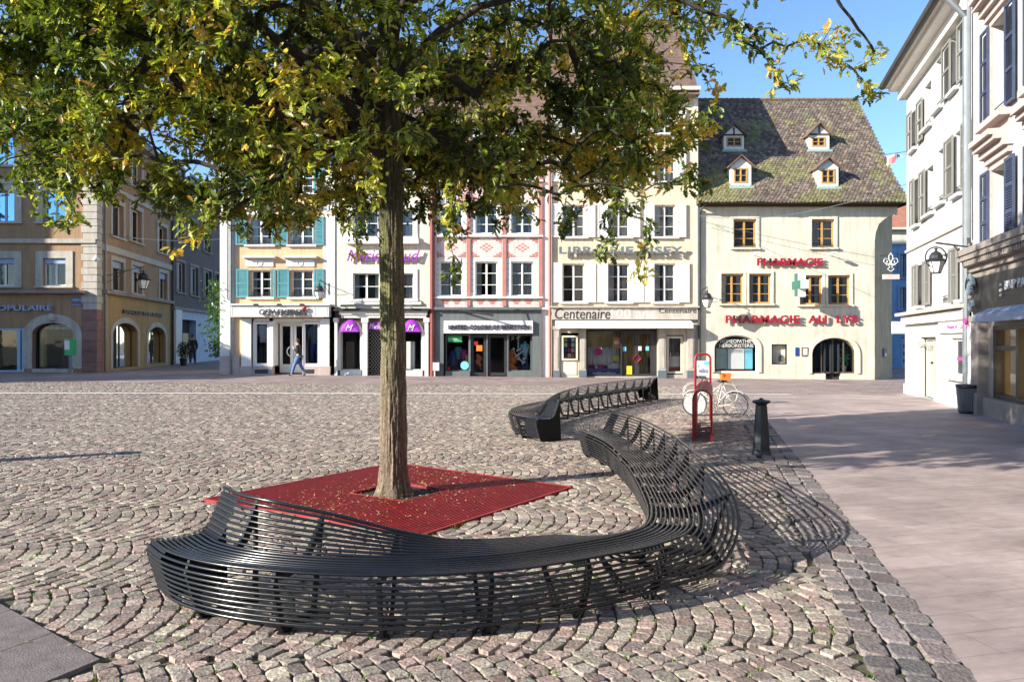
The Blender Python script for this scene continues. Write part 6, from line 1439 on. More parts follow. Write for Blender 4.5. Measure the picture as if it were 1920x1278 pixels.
# ---- white building and bank on the right
RF = Frame((12.94, 24.4, 0), (-.2757, -.9612, 0), (-.9612, .2757, 0))
def rp(x0, x1, y0, y1, d=0):
    a, z1 = RF.px(x0, y0, d); _, z0 = RF.px(x0, y1, d); b, _ = RF.px(x1, y1, d); return (a, b, z0, z1)
def white_house():
    u0 = RF.px(1700, 700)[0]; u1 = RF.px(1822, 700)[0]; zt = 9.85
    t = thing('white_house', 'tall white house with grey shutters on the right side of the square', 'building', RF(u0, 0, 0))
    op = [((1711, 1718, 212, 283), (1701, 1710), (1719, 1730)), ((1734, 1746, 165, 245), None, None), ((1755, 1766, 118, 210), None, (1767, 1783)), ((1785, 1795.5, 75, 175), None, (1796, 1816)),
          ((1716, 1723, 338, 424), (1706, 1715), (1724, 1735)), ((1738, 1750, 318, 404), None, None), ((1759, 1770, 285, 384), None, (1771, 1788)), ((1791, 1802, 252, 368), None, (1803, 1818)),
          ((1722, 1730, 498, 574), (1711, 1721), (1731, 1744)), ((1766, 1779, 478, 570), None, (1780, 1796)), ((1802, 1812, 468, 562), None, (1813, 1821))]
    rects = [rp(*o[0]) for o in op]
    zs = RF.px(1760, 578)[1]
    zs = RF.px(1700, 592)[1]
    dr = rp(1728, 1758, 632, 735); wn = rp(1788, 1813, 634, 704)
    dr = (dr[0], dr[1], .0, dr[3])
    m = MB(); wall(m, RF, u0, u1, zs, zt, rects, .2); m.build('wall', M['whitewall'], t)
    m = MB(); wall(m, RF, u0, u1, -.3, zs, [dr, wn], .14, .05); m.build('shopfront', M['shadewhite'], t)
    m = MB(); m.quad(RF(u0, 0, -.3), RF(u0, -10, -.3), RF(u0, -10, zt), RF(u0, 0, zt)); m.quad(RF(u1, 0, -.3), RF(u1, -10, -.3), RF(u1, -10, zt), RF(u1, 0, zt)); m.quad(RF(u0, -10, -.3), RF(u1, -10, -.3), RF(u1, -10, zt), RF(u0, -10, zt)); m.build('side_walls', M['white'], t)
    m = MB(); m.quad(RF(u0+.1, -2, 0), RF(u1-.1, -2, 0), RF(u1-.1, -2, zt), RF(u0+.1, -2, zt))
    for z in (0, zs, 5.9, zt-.1): m.quad(RF(u0+.1, -.3, z), RF(u1-.1, -.3, z), RF(u1-.1, -2, z), RF(u0+.1, -2, z))
    m.build('interior', M['inside'], t)
    for r, o in zip(rects, op):
        sh = []
        wd = .5*(r[1]-r[0])
        for k, q in enumerate(o[1:]):
            if q is not None:
                a, b = RF.px(q[0], 400, .06)[0], RF.px(q[1], 400, .06)[0]; sh.append((a, b, 0))
        window(t, RF, r, nx=2, nz=3, shutters=sh, sm=M['paleshutter'], sill=True, rail=True, sillm=M['whitewall'], depth=.15, gm=M['glass'])
    m = MB(); RF.box(m, u0-.1, u1, zs-.02, zs+.08, 0, .35); z = RF.px(1710, 467)[1]; RF.box(m, u0, u1, z-.05, z+.03, 0, .06); m.build('ledge', M['sandstone'], t)
    m = MB(); RF.box(m, u0-.25, u1, zt-.02, zt+.3, -.1, .22); RF.box(m, u0-.3, u1, zt+.3, zt+.42, -.1, .5); RF.box(m, u0-.3, u1, zt+.42, zt+.5, -.1, .62); m.build('cornice', M['white2'], t)
    m = MB(); gt = MB(); gt.tube([RF(u0-.3, .7, zt+.5), RF(u1, .7, zt+.5)], .11, 8); gt.build('roof_gutter', M['darkpipe'], t); m.tube([RF(u1-.02, .62, zt+.42), RF(u1-.05, .12, zt-.2), RF(u1-.05, .12, .0)], .075, 8); m.tube([RF(u1+.22, .12, zt+2), RF(u1+.22, .12, 4.2)], .05, 8); m.build('gutter', M['zinc'], t)
    m = MB(); m.quad(RF(u0-.3, .65, zt+.52), RF(u1, .65, zt+.52), RF(u1, -3.5, zt+2.9), RF(u0-.3, -3.5, zt+2.9)); m.quad(RF(u0-.3, -3.5, zt+2.9), RF(u1, -3.5, zt+2.9), RF(u1, -10, zt), RF(u0-.3, -10, zt)); m.poly([RF(u0-.28, .6, zt+.5), RF(u0-.28, -3.5, zt+2.88), RF(u0-.28, -10, zt)]); m.build('roof', M['roofplain'], t)
    uc = RF.px(1748, 20, -.6)[0]; m = MB(); RF.box(m, uc-.5, uc+.9, zt+.6, zt+2.3, -1.5, -.3); m.build('dormer', M['white2'], t)
    # shop signs
    f = MB(); RF.box(f, u0+.1, u1-.05, zs-.3, zs-.06, .05, .2); f = f.build('fascia', M['white'], t)
    text('lettering', 'SALON', RF, RF.px(1726, 612)[0], RF.px(1744, 612)[0], zs-1.02, zs-.86, .06, M['greyshutter'], .01, t)
    f2 = MB(); a, b, c, e = rp(1768, 1822, 598, 618); RF.box(f2, a, b, c-.1, e, .051, .12); f2 = f2.build('sign_board', M['white'], t); text('lettering', 'Nuances Coiffure', RF, RF.px(1776, 612, .12)[0], RF.px(1819, 612, .12)[0], RF.px(1776, 617, .12)[1], RF.px(1776, 608, .12)[1], .12, M['magenta'], .01, f2)
    m = MB(); RF.box(m, RF.px(1806, 570, .2)[0], RF.px(1812, 570, .2)[0], zs-.4, zs-.28, .2, .205); m.build('pink_mark', M['magenta'], f)
    m = MB(); q = RF(u0-.05, 0, 0); m.box(q.x-.42, q.x-.02, q.y+.0, q.y+.15, 1.95, 2.35); o = tag(m.build('projecting_sign', M['white']), 'plain white box sign sticking out at the far end of the white house', 'sign')
    m = MB(); r = dr; 
    for a, b in ((r[0], r[0]+.09), ((r[0]+r[1])/2-.05, (r[0]+r[1])/2+.05), (r[1]-.09, r[1])): RF.box(m, a, b, r[2], r[3], -.22, -.12)
    RF.box(m, r[0], r[1], r[3]-.1, r[3], -.21, -.11); RF.box(m, r[0]+.09, (r[0]+r[1])/2-.05, r[2], r[3]-.1, -.2, -.16); d_ = m.build('door', M['greyshutter'], t); g = MB(); g.quad(RF(r[0], -.18, r[2]), RF(r[1], -.18, r[2]), RF(r[1], -.18, r[3]), RF(r[0], -.18, r[3])); g.build('pane', M['shopglass'], d_); m = MB(); m.ball(RF((r[0]+r[1])/2-.12, -.1, 1.05), .04, .04, .04); m.build('handle', M['iron'], d_)
    window(t, RF, wn, nx=1, plain=True, fw=.07, depth=.1, sill=True, gm=M['shopglass'], d=.05)
    m = MB(); RF.box(m, wn[0]+.08, wn[1]-.06, wn[2]+.45, wn[3]-.1, -.2, -.17); RF.box(m, wn[0]+.02, wn[1]-.02, wn[2]+.42, wn[2]+.5, -.1, -.06); m.build('pink_screen', M['magenta'], t)
    m = MB(); RF.box(m, u0, dr[0]-.02, -.3, .28, .05, .1); RF.box(m, dr[1]+.02, u1, -.3, .28, .05, .1); m.build('plinth', M['white2'], t)
white_house()
def lamp_right():
    u, z = RF.px(1821, 452, .1); arm = RF(u, .1, z); Y = 17.5; loc = Vector(((1755-CX)/F*Y, Y, EYE+(CY-494)/F*Y+.02)); lantern(loc, (arm.x, arm.y, loc.z+.45), 'large hanging lantern in a round hoop on an arm before the white house', .74, True)
lamp_right()
def bank_right():
    u0 = RF.px(1824, 700)[0]; u1 = u0+19.5; zt = 14
    t = thing('corner_bank', 'ornate stone bank with dark blue shutters and a carved cornice at the right edge', 'building', RF(u0, 0, 0))
    zc = RF.px(1836, 545)[1]; zlow = 3.25
    W1 = [(RF.px(1862, 330)[0], RF.px(1893, 330)[0])]
    a1, b1 = RF.px(1864, 330)[0], RF.px(1892, 330)[0]
    st = b1+1.75
    cols = [(a1+k*(st-a1), b1+k*(st-a1)) for k in range(6)]; cols = [q for q in cols if q[1]+.7 < u1]
    zr = [(RF.px(1862, 462)[1], RF.px(1862, 322)[1]), (RF.px(1862, 225)[1], RF.px(1862, 52)[1])]
    rects = [(a, b, c, e) for a, b in cols for c, e in zr]
    m = MB(); wall(m, RF, u0, u1, zlow, zt, rects, .3, .02); m.build('wall', mat('pale_carved_stone', (.5, .47, .44), .85, .14, 1.6, .3, 14), t)
    sw = .62
    for (a, b, c, e) in rects:
        window(t, RF, (a, b, c, e), nx=2, nz=3, surround=M['pinkstone'], sw=.1, shutters=[(a-sw, a-.06, 0), (b+.06, b+sw, 0)], sm=M['blueshutter'], depth=.25, sill=True, rail=True, curtain=.5, d=.02)
        m = MB(); RF.box(m, a-.35, b+.35, e+.3, e+.45, 0, .22); RF.box(m, a-.28, b+.28, e+.45, e+.56, 0, .36); RF.box(m, a-.2, b+.2, e+.56, e+.68, 0, .46); RF.box(m, a-.3, b+.3, e+.16, e+.3, 0, .12); m.build('window_cornice', M['pinkstone'], t)
        m = MB(); RF.box(m, a-.35, b+.35, c-.24, c-.1, 0, .3); RF.box(m, a-.25, b+.25, c-.7, c-.24, 0, .08); m.build('apron', M['pinkstone'], t)
    # great cornice over the ground floor
    z5 = RF.px(1836, 516, .35)[1]; uc = RF.px(1843, 520)[0]
    m = MB()
    for k, (dz, d) in enumerate(((0, .2), (.14, .28), (.26, .36), (.40, .48), (.52, .52))): RF.box(m, uc-.1-d*.25, u1, z5+dz, z5+dz+.139, 0, d)
    m.build('cornice', M['taupe'], t)
    m = MB(); n = 140
    for k in range(n): u = uc+k*.13; RF.box(m, u, u+.07, z5+.28, z5+.39, .36, .44)
    m.build('dentils', M['taupe'], t)
    m = MB(); RF.box(m, uc, u1, z5-.85, z5, 0, .22); f = m.build('fascia', M['dark'], t)
    ua = RF.px(1885, 535, .24)[0]; zt0, zt1 = RF.px(1887, 543, .24)[1], RF.px(1887, 526, .24)[1]; text('lettering', 'BNP PARIBAS', RF, ua, ua+2.0, zt0, zt1, .23, M['white'], .03, f)
    st_ = MB()
    uu = ua-.24
    for k in range(4): 
        c = RF(uu+.03*math.cos(k*1.6), .25, z5-.4+.11*math.sin(k*1.6)); st_.ball(c, .03, .03, .035, 6, 4)
    st_.build('star_mark', M['white2'], f)
    m = MB(); cc = RF(uc+.18, .32, z5-.2)
    for k in range(26):
        a = k*.42; r = .26-.0095*k; p = cc+RF.u*(r*math.cos(a))+Vector((0, 0, r*math.sin(a))); q = cc+RF.u*((r-.0095)*math.cos(a+.42))+Vector((0, 0, (r-.0095)*math.sin(a+.42))); m.tube([p, q], .055, 6)
    for k in range(18):
        a = k*.45; r = .17-.009*k; c2 = cc+Vector((0, 0, -.48))+RF.u*.1; p = c2+RF.u*(r*math.cos(a))+Vector((0, 0, r*math.sin(a))); q = c2+RF.u*((r-.009)*math.cos(a+.45))+Vector((0, 0, (r-.009)*math.sin(a+.45))); m.tube([p, q], .045, 6)
    RF.box(m, uc-.02, uc+.4, z5-.75, z5+.0, .0, .2); m.build('console', mat('painted_console', (.13, .17, .2), .6, .2, 6), t)
    # ground floor
    zf = z5-1.02
    pil0, pil1 = RF.px(1838, 700)[0], RF.px(1853, 700)[0]; w0, w1 = RF.px(1862, 700)[0], RF.px(1903, 700)[0]; w2, w3 = w1+.12, w1+1.6
    more = [(w3+1.2+4.6*k, w3+4.6+4.6*k, .42, zf-.1) for k in range(3) if w3+4.6+4.6*k < u1-.3]
    m = MB(); wall(m, RF, u0, u1, -.3, zlow, [(w0, w3, .42, zf-.1)]+more, .35); m.build('ground_floor_wall', M['taupe'], t)
    for q in more: window(t, RF, q, nx=3, plain=True, fm=M['dark'], fw=.1, depth=.12, sill=False, gm=M['shopglass'])
    m = MB(); m.quad(RF(w3+.6, -1.2, 0), RF(u1-.1, -1.2, 0), RF(u1-.1, -1.2, zlow), RF(w3+.6, -1.2, zlow)); m.build('back_room', M['warm'], t)
    m = MB(); RF.box(m, u0+.02, pil0, -.3, zf, 0, .12); m.build('white_pier', M['white'], t)
    m = MB(); RF.box(m, pil0, pil1, .45, zf, 0, .2); RF.box(m, pil0-.05, pil1+.08, -.3, .5, 0, .26); RF.box(m, pil0-.03, pil1+.05, zf, zf+.14, 0, .24); m.build('pilaster', M['taupe'], t)
    m = MB(); RF.box(m, pil1+.1, u1, -.3, .42, 0, .14); m.build('plinth', M['taupe'], t)
    r = (w0, w3, .42, zf-.1); m = MB()
    for a, b in ((w0, w0+.1), (w1-.02, w2), (w3-.1, w3)): RF.box(m, a, b, r[2], r[3], -.2, -.02)
    RF.box(m, w0, w3, r[2], r[2]+.1, -.19, -.01); RF.box(m, w0, w3, r[3]-.1, r[3], -.19, -.01); RF.box(m, w0+.1, w1-.02, r[3]-.55, r[3]-.45, -.18, -.02)
    w_ = m.build('shop_window', M['dark'], t); g = MB(); g.quad(RF(w0, -.12, r[2]), RF(w3, -.12, r[2]), RF(w3, -.12, r[3]), RF(w0, -.12, r[3])); g.build('pane', M['shopglass'], w_)
    m = MB(); m.quad(RF(w0-.3, -1.0, .2), RF(w3+.3, -1.0, .2), RF(w3+.3, -1.0, zf), RF(w0-.3, -1.0, zf)); m.quad(RF(w3+.3, -.3, .2), RF(w3+.3, -1, .2), RF(w3+.3, -1, zf), RF(w3+.3, -.3, zf)); m.quad(RF(w0-.3, -.3, .4), RF(w3+.3, -.3, .4), RF(w3+.3, -1, .4), RF(w0-.3, -1, .4)); m.build('interior', M['lit'], t)
    m = MB(); RF.box(m, w0+.3, w0+1.0, 1.35, 2.05, -.95, -.75); o = tag(m.build('cash_machine', M['verdigris']), 'greenish cash machine behind the glass of the right-hand bank', 'cash machine'); m = MB(); RF.box(m, w0+.4, w0+.9, 1.7, 1.95, -.75, -.745); m.build('screen', M['signgrey'], o)
    m = MB(); RF.box(m, w0+.3, w0+1.0, .42, .95, -.95, -.55); tag(m.build('counter', M['verdigris']), 'grey green counter under the cash machine in the right-hand bank', 'counter')
    m = MB(); a, b = RF.px(1826, 595, .5)[0], u1; z = RF.px(1830, 596, .5)[1]
    m.hexa([RF(a, .5, z-.1), RF(b, .5, z-.1), RF(b, .1, z+.1), RF(a, .1, z+.1), RF(a, .5, z+.06), RF(b, .5, z+.06), RF(b, .1, z+.28), RF(a, .1, z+.28)]); m.build('awning', mat('awning_cloth', (.33, .38, .48), .8, .08, 3), t)
    m = MB(); m.quad(RF(u0, .02, zlow), RF(u0, -8, zlow), RF(u0, -8, zt), RF(u0, .02, zt)); m.quad(RF(u0, 0, zt), RF(u1, 0, zt), RF(u1, -8, zt), RF(u0, -8, zt)); m.quad(RF(u1, 0, -.3), RF(u1, -8, -.3), RF(u1, -8, zt), RF(u1, 0, zt)); m.quad(RF(u0+.1, -1.6, zlow), RF(u1, -1.6, zlow), RF(u1, -1.6, zt), RF(u0+.1, -1.6, zt)); m.build('side_walls', M['white2'], t)
bank_right()

def opposite(x0, x1, y, z, m_, label):
    t = thing('opposite_house', label, 'building', ((x0+x1)/2, y, 0), 'houses behind the viewer'); fr = Frame((0, y, 0), (1, 0, 0), (0, 1, 0)); mb = MB(); ws = []
    n = int((x1-x0)/2.6)
    for i in range(n):
        for k in range(int((z-1)//3)): u = x0+.9+i*2.6; ws.append((u, u+1.15, .9+3*k, 2.7+3*k))
    wall(mb, fr, x0, x1, -.3, z, ws, .2); mb.quad((x0, y, -.3), (x0, y-9, -.3), (x0, y-9, z), (x0, y, z)); mb.quad((x1, y, -.3), (x1, y-9, -.3), (x1, y-9, z), (x1, y, z)); mb.quad((x0, y-9, -.3), (x1, y-9, -.3), (x1, y-9, z), (x0, y-9, z)); mb.build('walls', m_, t)
    g = MB(); g.quad((x0+.1, y-.21, 0), (x1-.1, y-.21, 0), (x1-.1, y-.21, z), (x0+.1, y-.21, z)); g.build('panes', M['dark'], t)
    r = MB(); r.hexa([(x0, y-9.3, z), (x1, y-9.3, z), (x1, y+.5, z), (x0, y+.5, z), (x0, y-4.6, z+4), (x1, y-4.6, z+4), (x1, y-4.4, z+4), (x0, y-4.4, z+4)]); r.build('roof', M['roofplain'], t)
opposite(-34, -16, -26, 10, M['cream'], 'cream house on the side of the square behind the viewer, leftmost'); opposite(-15.8, 1, -27, 12, M['brown'], 'brown house on the side of the square behind the viewer'); opposite(1.2, 16, -26, 11, M['orange'], 'orange house on the side of the square behind the viewer'); opposite(16.2, 36, -25, 12, M['white2'], 'pale house on the side of the square behind the viewer, rightmost')

# ---- house seen through the gap, blue shade put into its wall colour
def blue_shade_house():
    Yb = 52.; fr = Frame((0, Yb, 0), (1, 0, 0), (0, -1, 0)); X = lambda p: (p-CX)/F*Yb; Z = lambda p: EYE+(CY-p)/F*Yb
    t = thing('blue_shade_house', 'house in blue shade with a red tiled roof in the gap beyond the pharmacy', 'building', (X(1690), Yb, 0)); zt = Z(432)
    ws = [(X(1662), X(1672), Z(520), Z(476)), (X(1687), X(1699), Z(520), Z(476)), (X(1662), X(1672), Z(580), Z(538)), (X(1687), X(1699), Z(580), Z(538))]; D = (X(1690), X(1706), -.3, Z(632))
    m = MB(); wall(m, fr, X(1640), X(1740), -.5, Z(458), ws+[D], .2); m.build('wall', M['blueshade'], t)
    for r in ws: window(t, fr, r, nx=2, plain=True, surround=M['blueshade'], sill=True, sillm=M['blueshade'], fm=M['paleblue'], gm=M['glass'])
    m = MB(); m.quad(fr(X(1640), -.9, -.5), fr(X(1740), -.9, -.5), fr(X(1740), -.9, zt), fr(X(1640), -.9, zt)); m.build('interior', M['inside'], t)
    m = MB(); fr.box(m, X(1640), X(1740), Z(458), zt, -.3, .15); fr.box(m, X(1640), X(1740), zt, zt+.15, -.3, .5); m.build('frieze', M['cream'], t)
    m = MB(); fr.box(m, X(1640), X(1740), Z(604), Z(598), 0, .2); m.build('string_course', M['blueshade'], t)
    m = MB(); fr.box(m, D[0]+.05, D[1]-.05, -.3, D[3]-.05, -.2, -.1); d_ = m.build('door', M['paleblue'], t); m = MB()
    for k in range(3): fr.box(m, X(1695), X(1698), Z(652+14*k), Z(645+14*k), -.1, -.09)
    m.build('pane', M['dark'], d_)
    roof(t, fr, X(1640), X(1745), zt+.15, zt+4.2, 5., M['redroof'], .4)
    fd = Frame((0, Yb+1.2, 0), (1, 0, 0), (0, -1, 0)); m = MB(); fd.box(m, X(1681), X(1694), Z(425), Z(395), -1.5, 0); m.poly([fd(X(1680), .02, Z(395)), fd(X(1695), .02, Z(395)), fd(X(1687.5), .02, Z(388))]); dm = m.build('dormer', M['white2'], t); m = MB(); fd.box(m, X(1685), X(1691), Z(420), Z(400), 0, .03); m.build('window', M['signgrey'], dm)
    m = MB(); fr.box(m, X(1687), X(1698), zt+2, Z(352), -4.3, -3.6); fr.box(m, X(1686), X(1699), Z(352), Z(349), -4.35, -3.55); m.lathe([(.12, 0), (.1, .35)], fr(X(1691), -3.9, Z(349)), 8); m.build('chimney', M['sandstone'], t)
    # far neighbour carrying on behind
    t2 = thing('far_house', 'pale house at the far end of the passage behind the white house', 'building', (X(1760), Yb+6, 0)); m = MB(); m.box(X(1742), X(1900), Yb+2, Yb+12, -.5, 8.5); m.build('walls', M['cream'], t2); m = MB(); m.box(X(1740), X(1902), Yb+1.8, Yb+12.2, 8.5, 8.8); m.build('eaves', M['sandstone'], t2)
blue_shade_house()

# ---- wires and bunting
def cable(a, b, sag, lab, r=.012):
    a, b = Vector(a), Vector(b); pts = [a.lerp(b, k/14)-Vector((0, 0, sag*4*(k/14)*(1-k/14))) for k in range(15)]; m = MB(); m.tube(pts, r, 4); return tag(m.build('overhead_cable', M['signgrey']), lab, 'cable', 'overhead cables')
def PT(px, py, Y): return Vector(((px-CX)/F*Y, Y, EYE+(CY-py)/F*Y))
cable(PT(1312, 405, 35.6), PT(1700, 345, 25.2), .5, 'thin grey cable rising from the pharmacy downpipe to the white house')
cable(PT(1312, 414, 35.7), PT(1690, 490, 35.4), .1, 'thin cable falling across the ivory pharmacy wall', .010)
cable(PT(190, 437, 37.5), PT(415, 448, 36.), .2, 'thin cable crossing the side street left of the orange house')
cable(PT(628, 395, 35.9), PT(735, 450, 35.7), .6, 'dark cable sagging over the cream perfumery wall')
def bunting():
    Y = 26.; c = PT(1676, 297, Y); t = thing('bunting', 'red and white cloth flag hanging on a line by the white house', 'flag', c)
    m = MB(); m.tube([PT(1640, 286, 27), PT(1660, 290, 26.3), PT(1702, 284, 25.2)], .01, 4); m.build('line', M['iron'], t)
    for mm, offs in ((M['white'], (0, .42)), (M['red'], (.12, .55))):
        m = MB(); n = 8
        for k in range(n):
            a, b = k/n, (k+1)/n
            if mm == M['red'] and k % 3 == 1: continue
            f = lambda q, v: c+Vector((-.33+.66*q, .08*math.sin(q*9), .12-.04*math.sin(q*7)-v*(.2+.16*math.sin(q*5))-(0 if mm == M['white'] else .005)))
            d = Vector((0, -.004 if mm == M['red'] else 0, 0)); m.quad(f(a, offs[0]*.0+(.2 if mm == M['red'] else 0))+d, f(b, (.1 if mm == M['red'] else 0))+d, f(b, 1)+d, f(a, .8)+d)
        m.build('cloth', mm, t)
bunting()
# ---------------------------------------------------------------- people
def skinmesh(name, J, E, m, parent, sub=2):
    me = bpy.data.meshes.new(name); keys = list(J); off = worldloc(parent)
    me.from_pydata([J[k][0] for k in keys], [(keys.index(a), keys.index(b)) for a, b in E], [])
    o = bpy.data.objects.new(name, me); COL.objects.link(o)
    sk = o.modifiers.new('s', 'SKIN'); sk.use_smooth_shade = True; sb = o.modifiers.new('b', 'SUBSURF'); sb.levels = sb.render_levels = sub
    if not me.skin_vertices: me.skin_vertices.new()
    for i, k in enumerate(keys):
        r = J[k][1]; me.skin_vertices[0].data[i].radius = (r, r) if not isinstance(r, tuple) else r
        me.skin_vertices[0].data[i].use_root = i == 0
    bpy.context.view_layer.update()
    me2 = bpy.data.meshes.new_from_object(o.evaluated_get(bpy.context.evaluated_depsgraph_get()))
    bpy.data.objects.remove(o); me2.name = name; me2.materials.clear(); me2.materials.append(m)
    o = bpy.data.objects.new(name, me2); COL.objects.link(o); o.parent = parent; return o
def person(loc, rz, label, J, top, legs, hairm, shoes, extra=None, s=1.):
    t = thing('person', label, 'person', loc); t.rotation_euler = (0, 0, rz); t.scale = (s, s, s)
    J = {k: (Vector(p), r) for k, (p, r) in J.items()}
    E = [('pel', 'sp'), ('sp', 'ch'), ('ch', 'nk'), ('nk', 'jaw'), ('jaw', 'hd'), ('hd', 'top')]
    for s_ in 'lr': E += [('pel', 'hip'+s_), ('hip'+s_, 'kn'+s_), ('kn'+s_, 'an'+s_), ('an'+s_, 'toe'+s_), ('ch', 'sh'+s_), ('sh'+s_, 'el'+s_), ('el'+s_, 'wr'+s_), ('wr'+s_, 'pa'+s_)]
    B = dict(J)
    for s_ in 'lr':
        p, w_ = B['pa'+s_][0], B['wr'+s_][0]; d = (p-w_).normalized(); side = d.cross(Vector((0, 1, 0)))
        if side.length < .1: side = Vector((1, 0, 0))
        side.normalize()
        for k in range(4):
            L = (.07, .078, .074, .06)[k]; a = p+d*.03+side*(-.03+.02*k); b = a+d*L*.55; c = b+(d*.6+Vector((0, 0, -.3))).normalized()*L*.45
            for nm, q, r in (('f%da' % k, a, .009), ('f%db' % k, b, .008), ('f%dc' % k, c, .0065)): B[nm+s_] = (q, r)
            E += [('pa'+s_, 'f%da' % k+s_), ('f%da' % k+s_, 'f%db' % k+s_), ('f%db' % k+s_, 'f%dc' % k+s_)]
        a = p-side*.035; b = a-side*.02+d*.035; B['th'+s_] = (a, .01); B['ti'+s_] = (b, .008); E += [('pa'+s_, 'th'+s_), ('th'+s_, 'ti'+s_)]
    skinmesh('body', B, E, M['skin'], t)
    f = lambda ks, g: {k: (J[k][0], (J[k][1][0]+g, J[k][1][1]+g) if isinstance(J[k][1], tuple) else J[k][1]+g) for k in ks}
    jk = f(['pel', 'sp', 'ch', 'nk', 'shl', 'shr', 'ell', 'elr', 'wrl', 'wrr'], .028); jk['nk'] = (J['nk'][0]-Vector((0, 0, .03)), .065); jk['pel'] = (J['pel'][0]+Vector((0, 0, -.02)), (.165, .135)); jk['sp'] = (J['sp'][0], (.16, .125))
    jk['hem'] = (J['pel'][0]-Vector((0, 0, .10)), (.17, .14))
    skinmesh('jacket', jk, [('pel', 'hem'), ('pel', 'sp'), ('sp', 'ch'), ('ch', 'nk'), ('ch', 'shl'), ('ch', 'shr'), ('shl', 'ell'), ('shr', 'elr'), ('ell', 'wrl'), ('elr', 'wrr')], top, t)
    tr = f(['pel', 'hipl', 'hipr', 'knl', 'knr', 'anl', 'anr'], .022); skinmesh('trousers', tr, [('pel', 'hipl'), ('pel', 'hipr'), ('hipl', 'knl'), ('knl', 'anl'), ('hipr', 'knr'), ('knr', 'anr')], legs, t)
    for s_ in 'lr': skinmesh('shoe', {'a': (J['an'+s_][0]-Vector((0, 0, .02)), .05), 'b': (J['toe'+s_][0]+Vector((0, 0, .01)), .045)}, [('a', 'b')], shoes, t, 1)
    hd = J['hd'][0]; m = MB(); m.ball(hd+Vector((.022, 0, .035)), .098, .088, .108, 14, 10); o = mkobj('hair', m.v, m.f, hairm, None, True); o.parent = t
    m = MB(); m.ball(hd+Vector((-.1, 0, -.01)), .016, .012, .022, 6, 5); o = mkobj('nose', m.v, m.f, M['skin'], None, True); o.parent = t
    m = MB(); 
    for q in (-1, 1): m.ball(hd+Vector((-.082, q*.033, .012)), .009, .011, .008, 6, 4)
    o = mkobj('eyes', m.v, m.f, M['dark'], None, True); o.parent = t
    m = MB(); m.ball(hd+Vector((-.083, 0, -.052)), .008, .022, .006, 6, 4); o = mkobj('mouth', m.v, m.f, M['pinkred'], None, True); o.parent = t
    return t
WALK = {'pel': ((0, 0, .92), (.13, .10)), 'sp': ((-.01, 0, 1.10), (.125, .09)), 'ch': ((-.02, 0, 1.32), (.15, .11)), 'nk': ((-.035, 0, 1.46), .055), 'jaw': ((-.07, 0, 1.52), .055), 'hd': ((-.065, 0, 1.60), (.08, .09)), 'top': ((-.055, 0, 1.66), .06),
    'hipl': ((-.01, -.09, .86), .095), 'knl': ((-.17, -.09, .50), .06), 'anl': ((-.30, -.09, .09), .04), 'toel': ((-.47, -.09, .07), .03),
    'hipr': ((.01, .09, .86), .095), 'knr': ((.07, .09, .48), .06), 'anr': ((.30, .09, .13), .04), 'toer': ((.18, .09, .03), .03),
    'shl': ((-.02, -.17, 1.37), .062), 'ell': ((.02, -.22, 1.12), .042), 'wrl': ((-.17, -.16, 1.24), .03), 'pal': ((-.22, -.12, 1.32), .026),
    'shr': ((-.01, .17, 1.37), .062), 'elr': ((.05, .22, 1.12), .042), 'wrr': ((-.1, .24, .95), .03), 'par': ((-.14, .23, .88), .026)}
q = Vector(((560-CX)/F*34.8, 34.8, 0)); q.z = gz(q.x, q.y)
person(q, 0, 'person in blue jeans and a dark jacket walking left past the white clothes shop', WALK, M['jacket'], M['jeans'], M['hair'], M['dark'])
STAND = {'pel': ((0, 0, .92), (.13, .10)), 'sp': ((0, 0, 1.10), (.13, .10)), 'ch': ((0, 0, 1.32), (.17, .12)), 'nk': ((-.02, 0, 1.46), .055), 'jaw': ((-.05, 0, 1.52), .055), 'hd': ((-.05, 0, 1.60), (.08, .09)), 'top': ((-.04, 0, 1.66), .06),
    'hipl': ((0, -.09, .86), .095), 'knl': ((-.03, -.12, .48), .06), 'anl': ((0, -.14, .09), .04), 'toel': ((-.15, -.16, .03), .03),
    'hipr': ((0, .09, .86), .095), 'knr': ((-.03, .11, .48), .06), 'anr': ((.02, .12, .09), .04), 'toer': ((-.14, .14, .03), .03),
    'shl': ((0, -.18, 1.37), .062), 'ell': ((.03, -.25, 1.10), .042), 'wrl': ((-.06, -.22, .88), .03), 'pal': ((-.09, -.2, .8), .026),
    'shr': ((0, .18, 1.37), .062), 'elr': ((.03, .25, 1.10), .042), 'wrr': ((-.06, .22, .88), .03), 'par': ((-.09, .2, .8), .026)}
q = Vector(((361-CX)/F*49.5, 49.5, 0)); q.z = gz(q.x, 36)
person(q, 2.2, 'person in dark clothes standing with their back turned at the pale blue shopfront', STAND, M['jacket'], M['dark'], M['dark'], M['dark'], s=1.12)
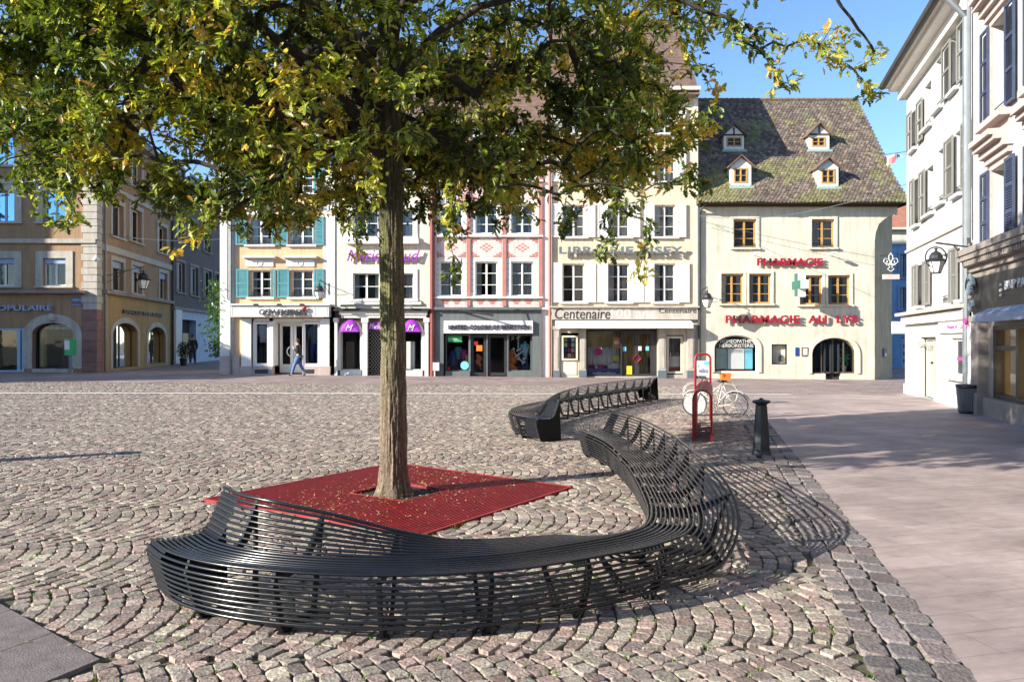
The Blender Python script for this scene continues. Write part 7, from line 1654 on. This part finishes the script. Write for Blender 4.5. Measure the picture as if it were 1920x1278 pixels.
# dark shrub by the side-street shop
def shrub(name, c, rx, rz_, n, colr, label, pot=True, ls=.09):
    t = thing(name, label, 'plant', c); V = []; L = []; T = []; tint = []
    for k in range(n):
        d = rng.normal(0, 1, 3); d /= np.linalg.norm(d); r = rng.random()**.4; p = np.array((d[0]*rx*r, d[1]*rx*r, rz_*1.0+d[2]*rz_*r+(.4 if pot else 0)))
        a = rng.normal(0, 1, 3); a /= np.linalg.norm(a); b = np.cross(a, rng.normal(0, 1, 3)); b /= np.linalg.norm(b); k0 = len(V)
        V += [p, p+a*ls*.5+b*ls*.3, p+a*ls, p+a*ls*.5-b*ls*.3]; L += [k0, k0+1, k0+2, k0+3]; T.append(4); tint += [np.array(colr)*rng.uniform(.6, 1.4)]*4
    o = npmesh('foliage', np.array(V), L, np.arange(n)*4, T, M['leaf'], np.array(tint), False); o.parent = t
    m = MB()
    for k in range(5): a = k*1.25; m.tube([(0, 0, .1), (rx*.4*math.cos(a), rx*.4*math.sin(a), rz_*1.2)], [.02, .008], 5)
    o = mkobj('stem', m.v, m.f, M['bark2']); o.parent = t
    if pot: m = MB(); m.lathe([(rx*.45, 0), (rx*.6, .42), (rx*.62, .45)], (0, 0, 0), 14); o = mkobj('pot', m.v, m.f, M['dark']); o.parent = t
    return t
q = Vector(((344-CX)/F*46.5, 46.5, 0)); q.z = gz(q.x, 36)
shrub('potted_shrub', q, .38, .55, 900, (.02, .03, .012), 'dark round potted shrub beside the pale blue shop in the side street')
# climbing plant at the corner of the orange house
def climber():
    c = Vector((fx(408), 36.25, 0)); t = thing('climbing_plant', 'bright green climbing plant with drooping leaves on the left side of the orange house', 'plant', c); V = []; L = []; T = []; tint = []
    m = MB(); m.tube([(0, .3, 0), (.0, .25, 2.), (-.08, .1, 3.5), (.03, .1, 4.4)], [.04, .03, .02, .01], 6); o = mkobj('stem', m.v, m.f, M['bark2']); o.parent = t
    for k in range(900):
        z = rng.uniform(1.0, 4.6); wd = .28+.22*math.sin(z*2.1)**2; p = np.array((rng.normal(-.12, wd*.7), rng.normal(0, .2), z)); a = np.array((rng.normal(0, .7), rng.normal(-.2, .5), -.5)); a /= np.linalg.norm(a); b = np.cross(a, (0, 1, .3)); b /= np.linalg.norm(b)
        ls = rng.uniform(.12, .26); k0 = len(V); V += [p, p+a*ls*.4+b*ls*.16, p+a*ls, p+a*ls*.4-b*ls*.16]; L += [k0, k0+1, k0+2, k0+3]; T.append(4); tint += [np.array((.07, .15, .03))*rng.uniform(.5, 1.4)]*4
    o = npmesh('foliage', np.array(V), L, np.arange(900)*4, T, M['leaf'], np.array(tint), False); o.parent = t
climber()
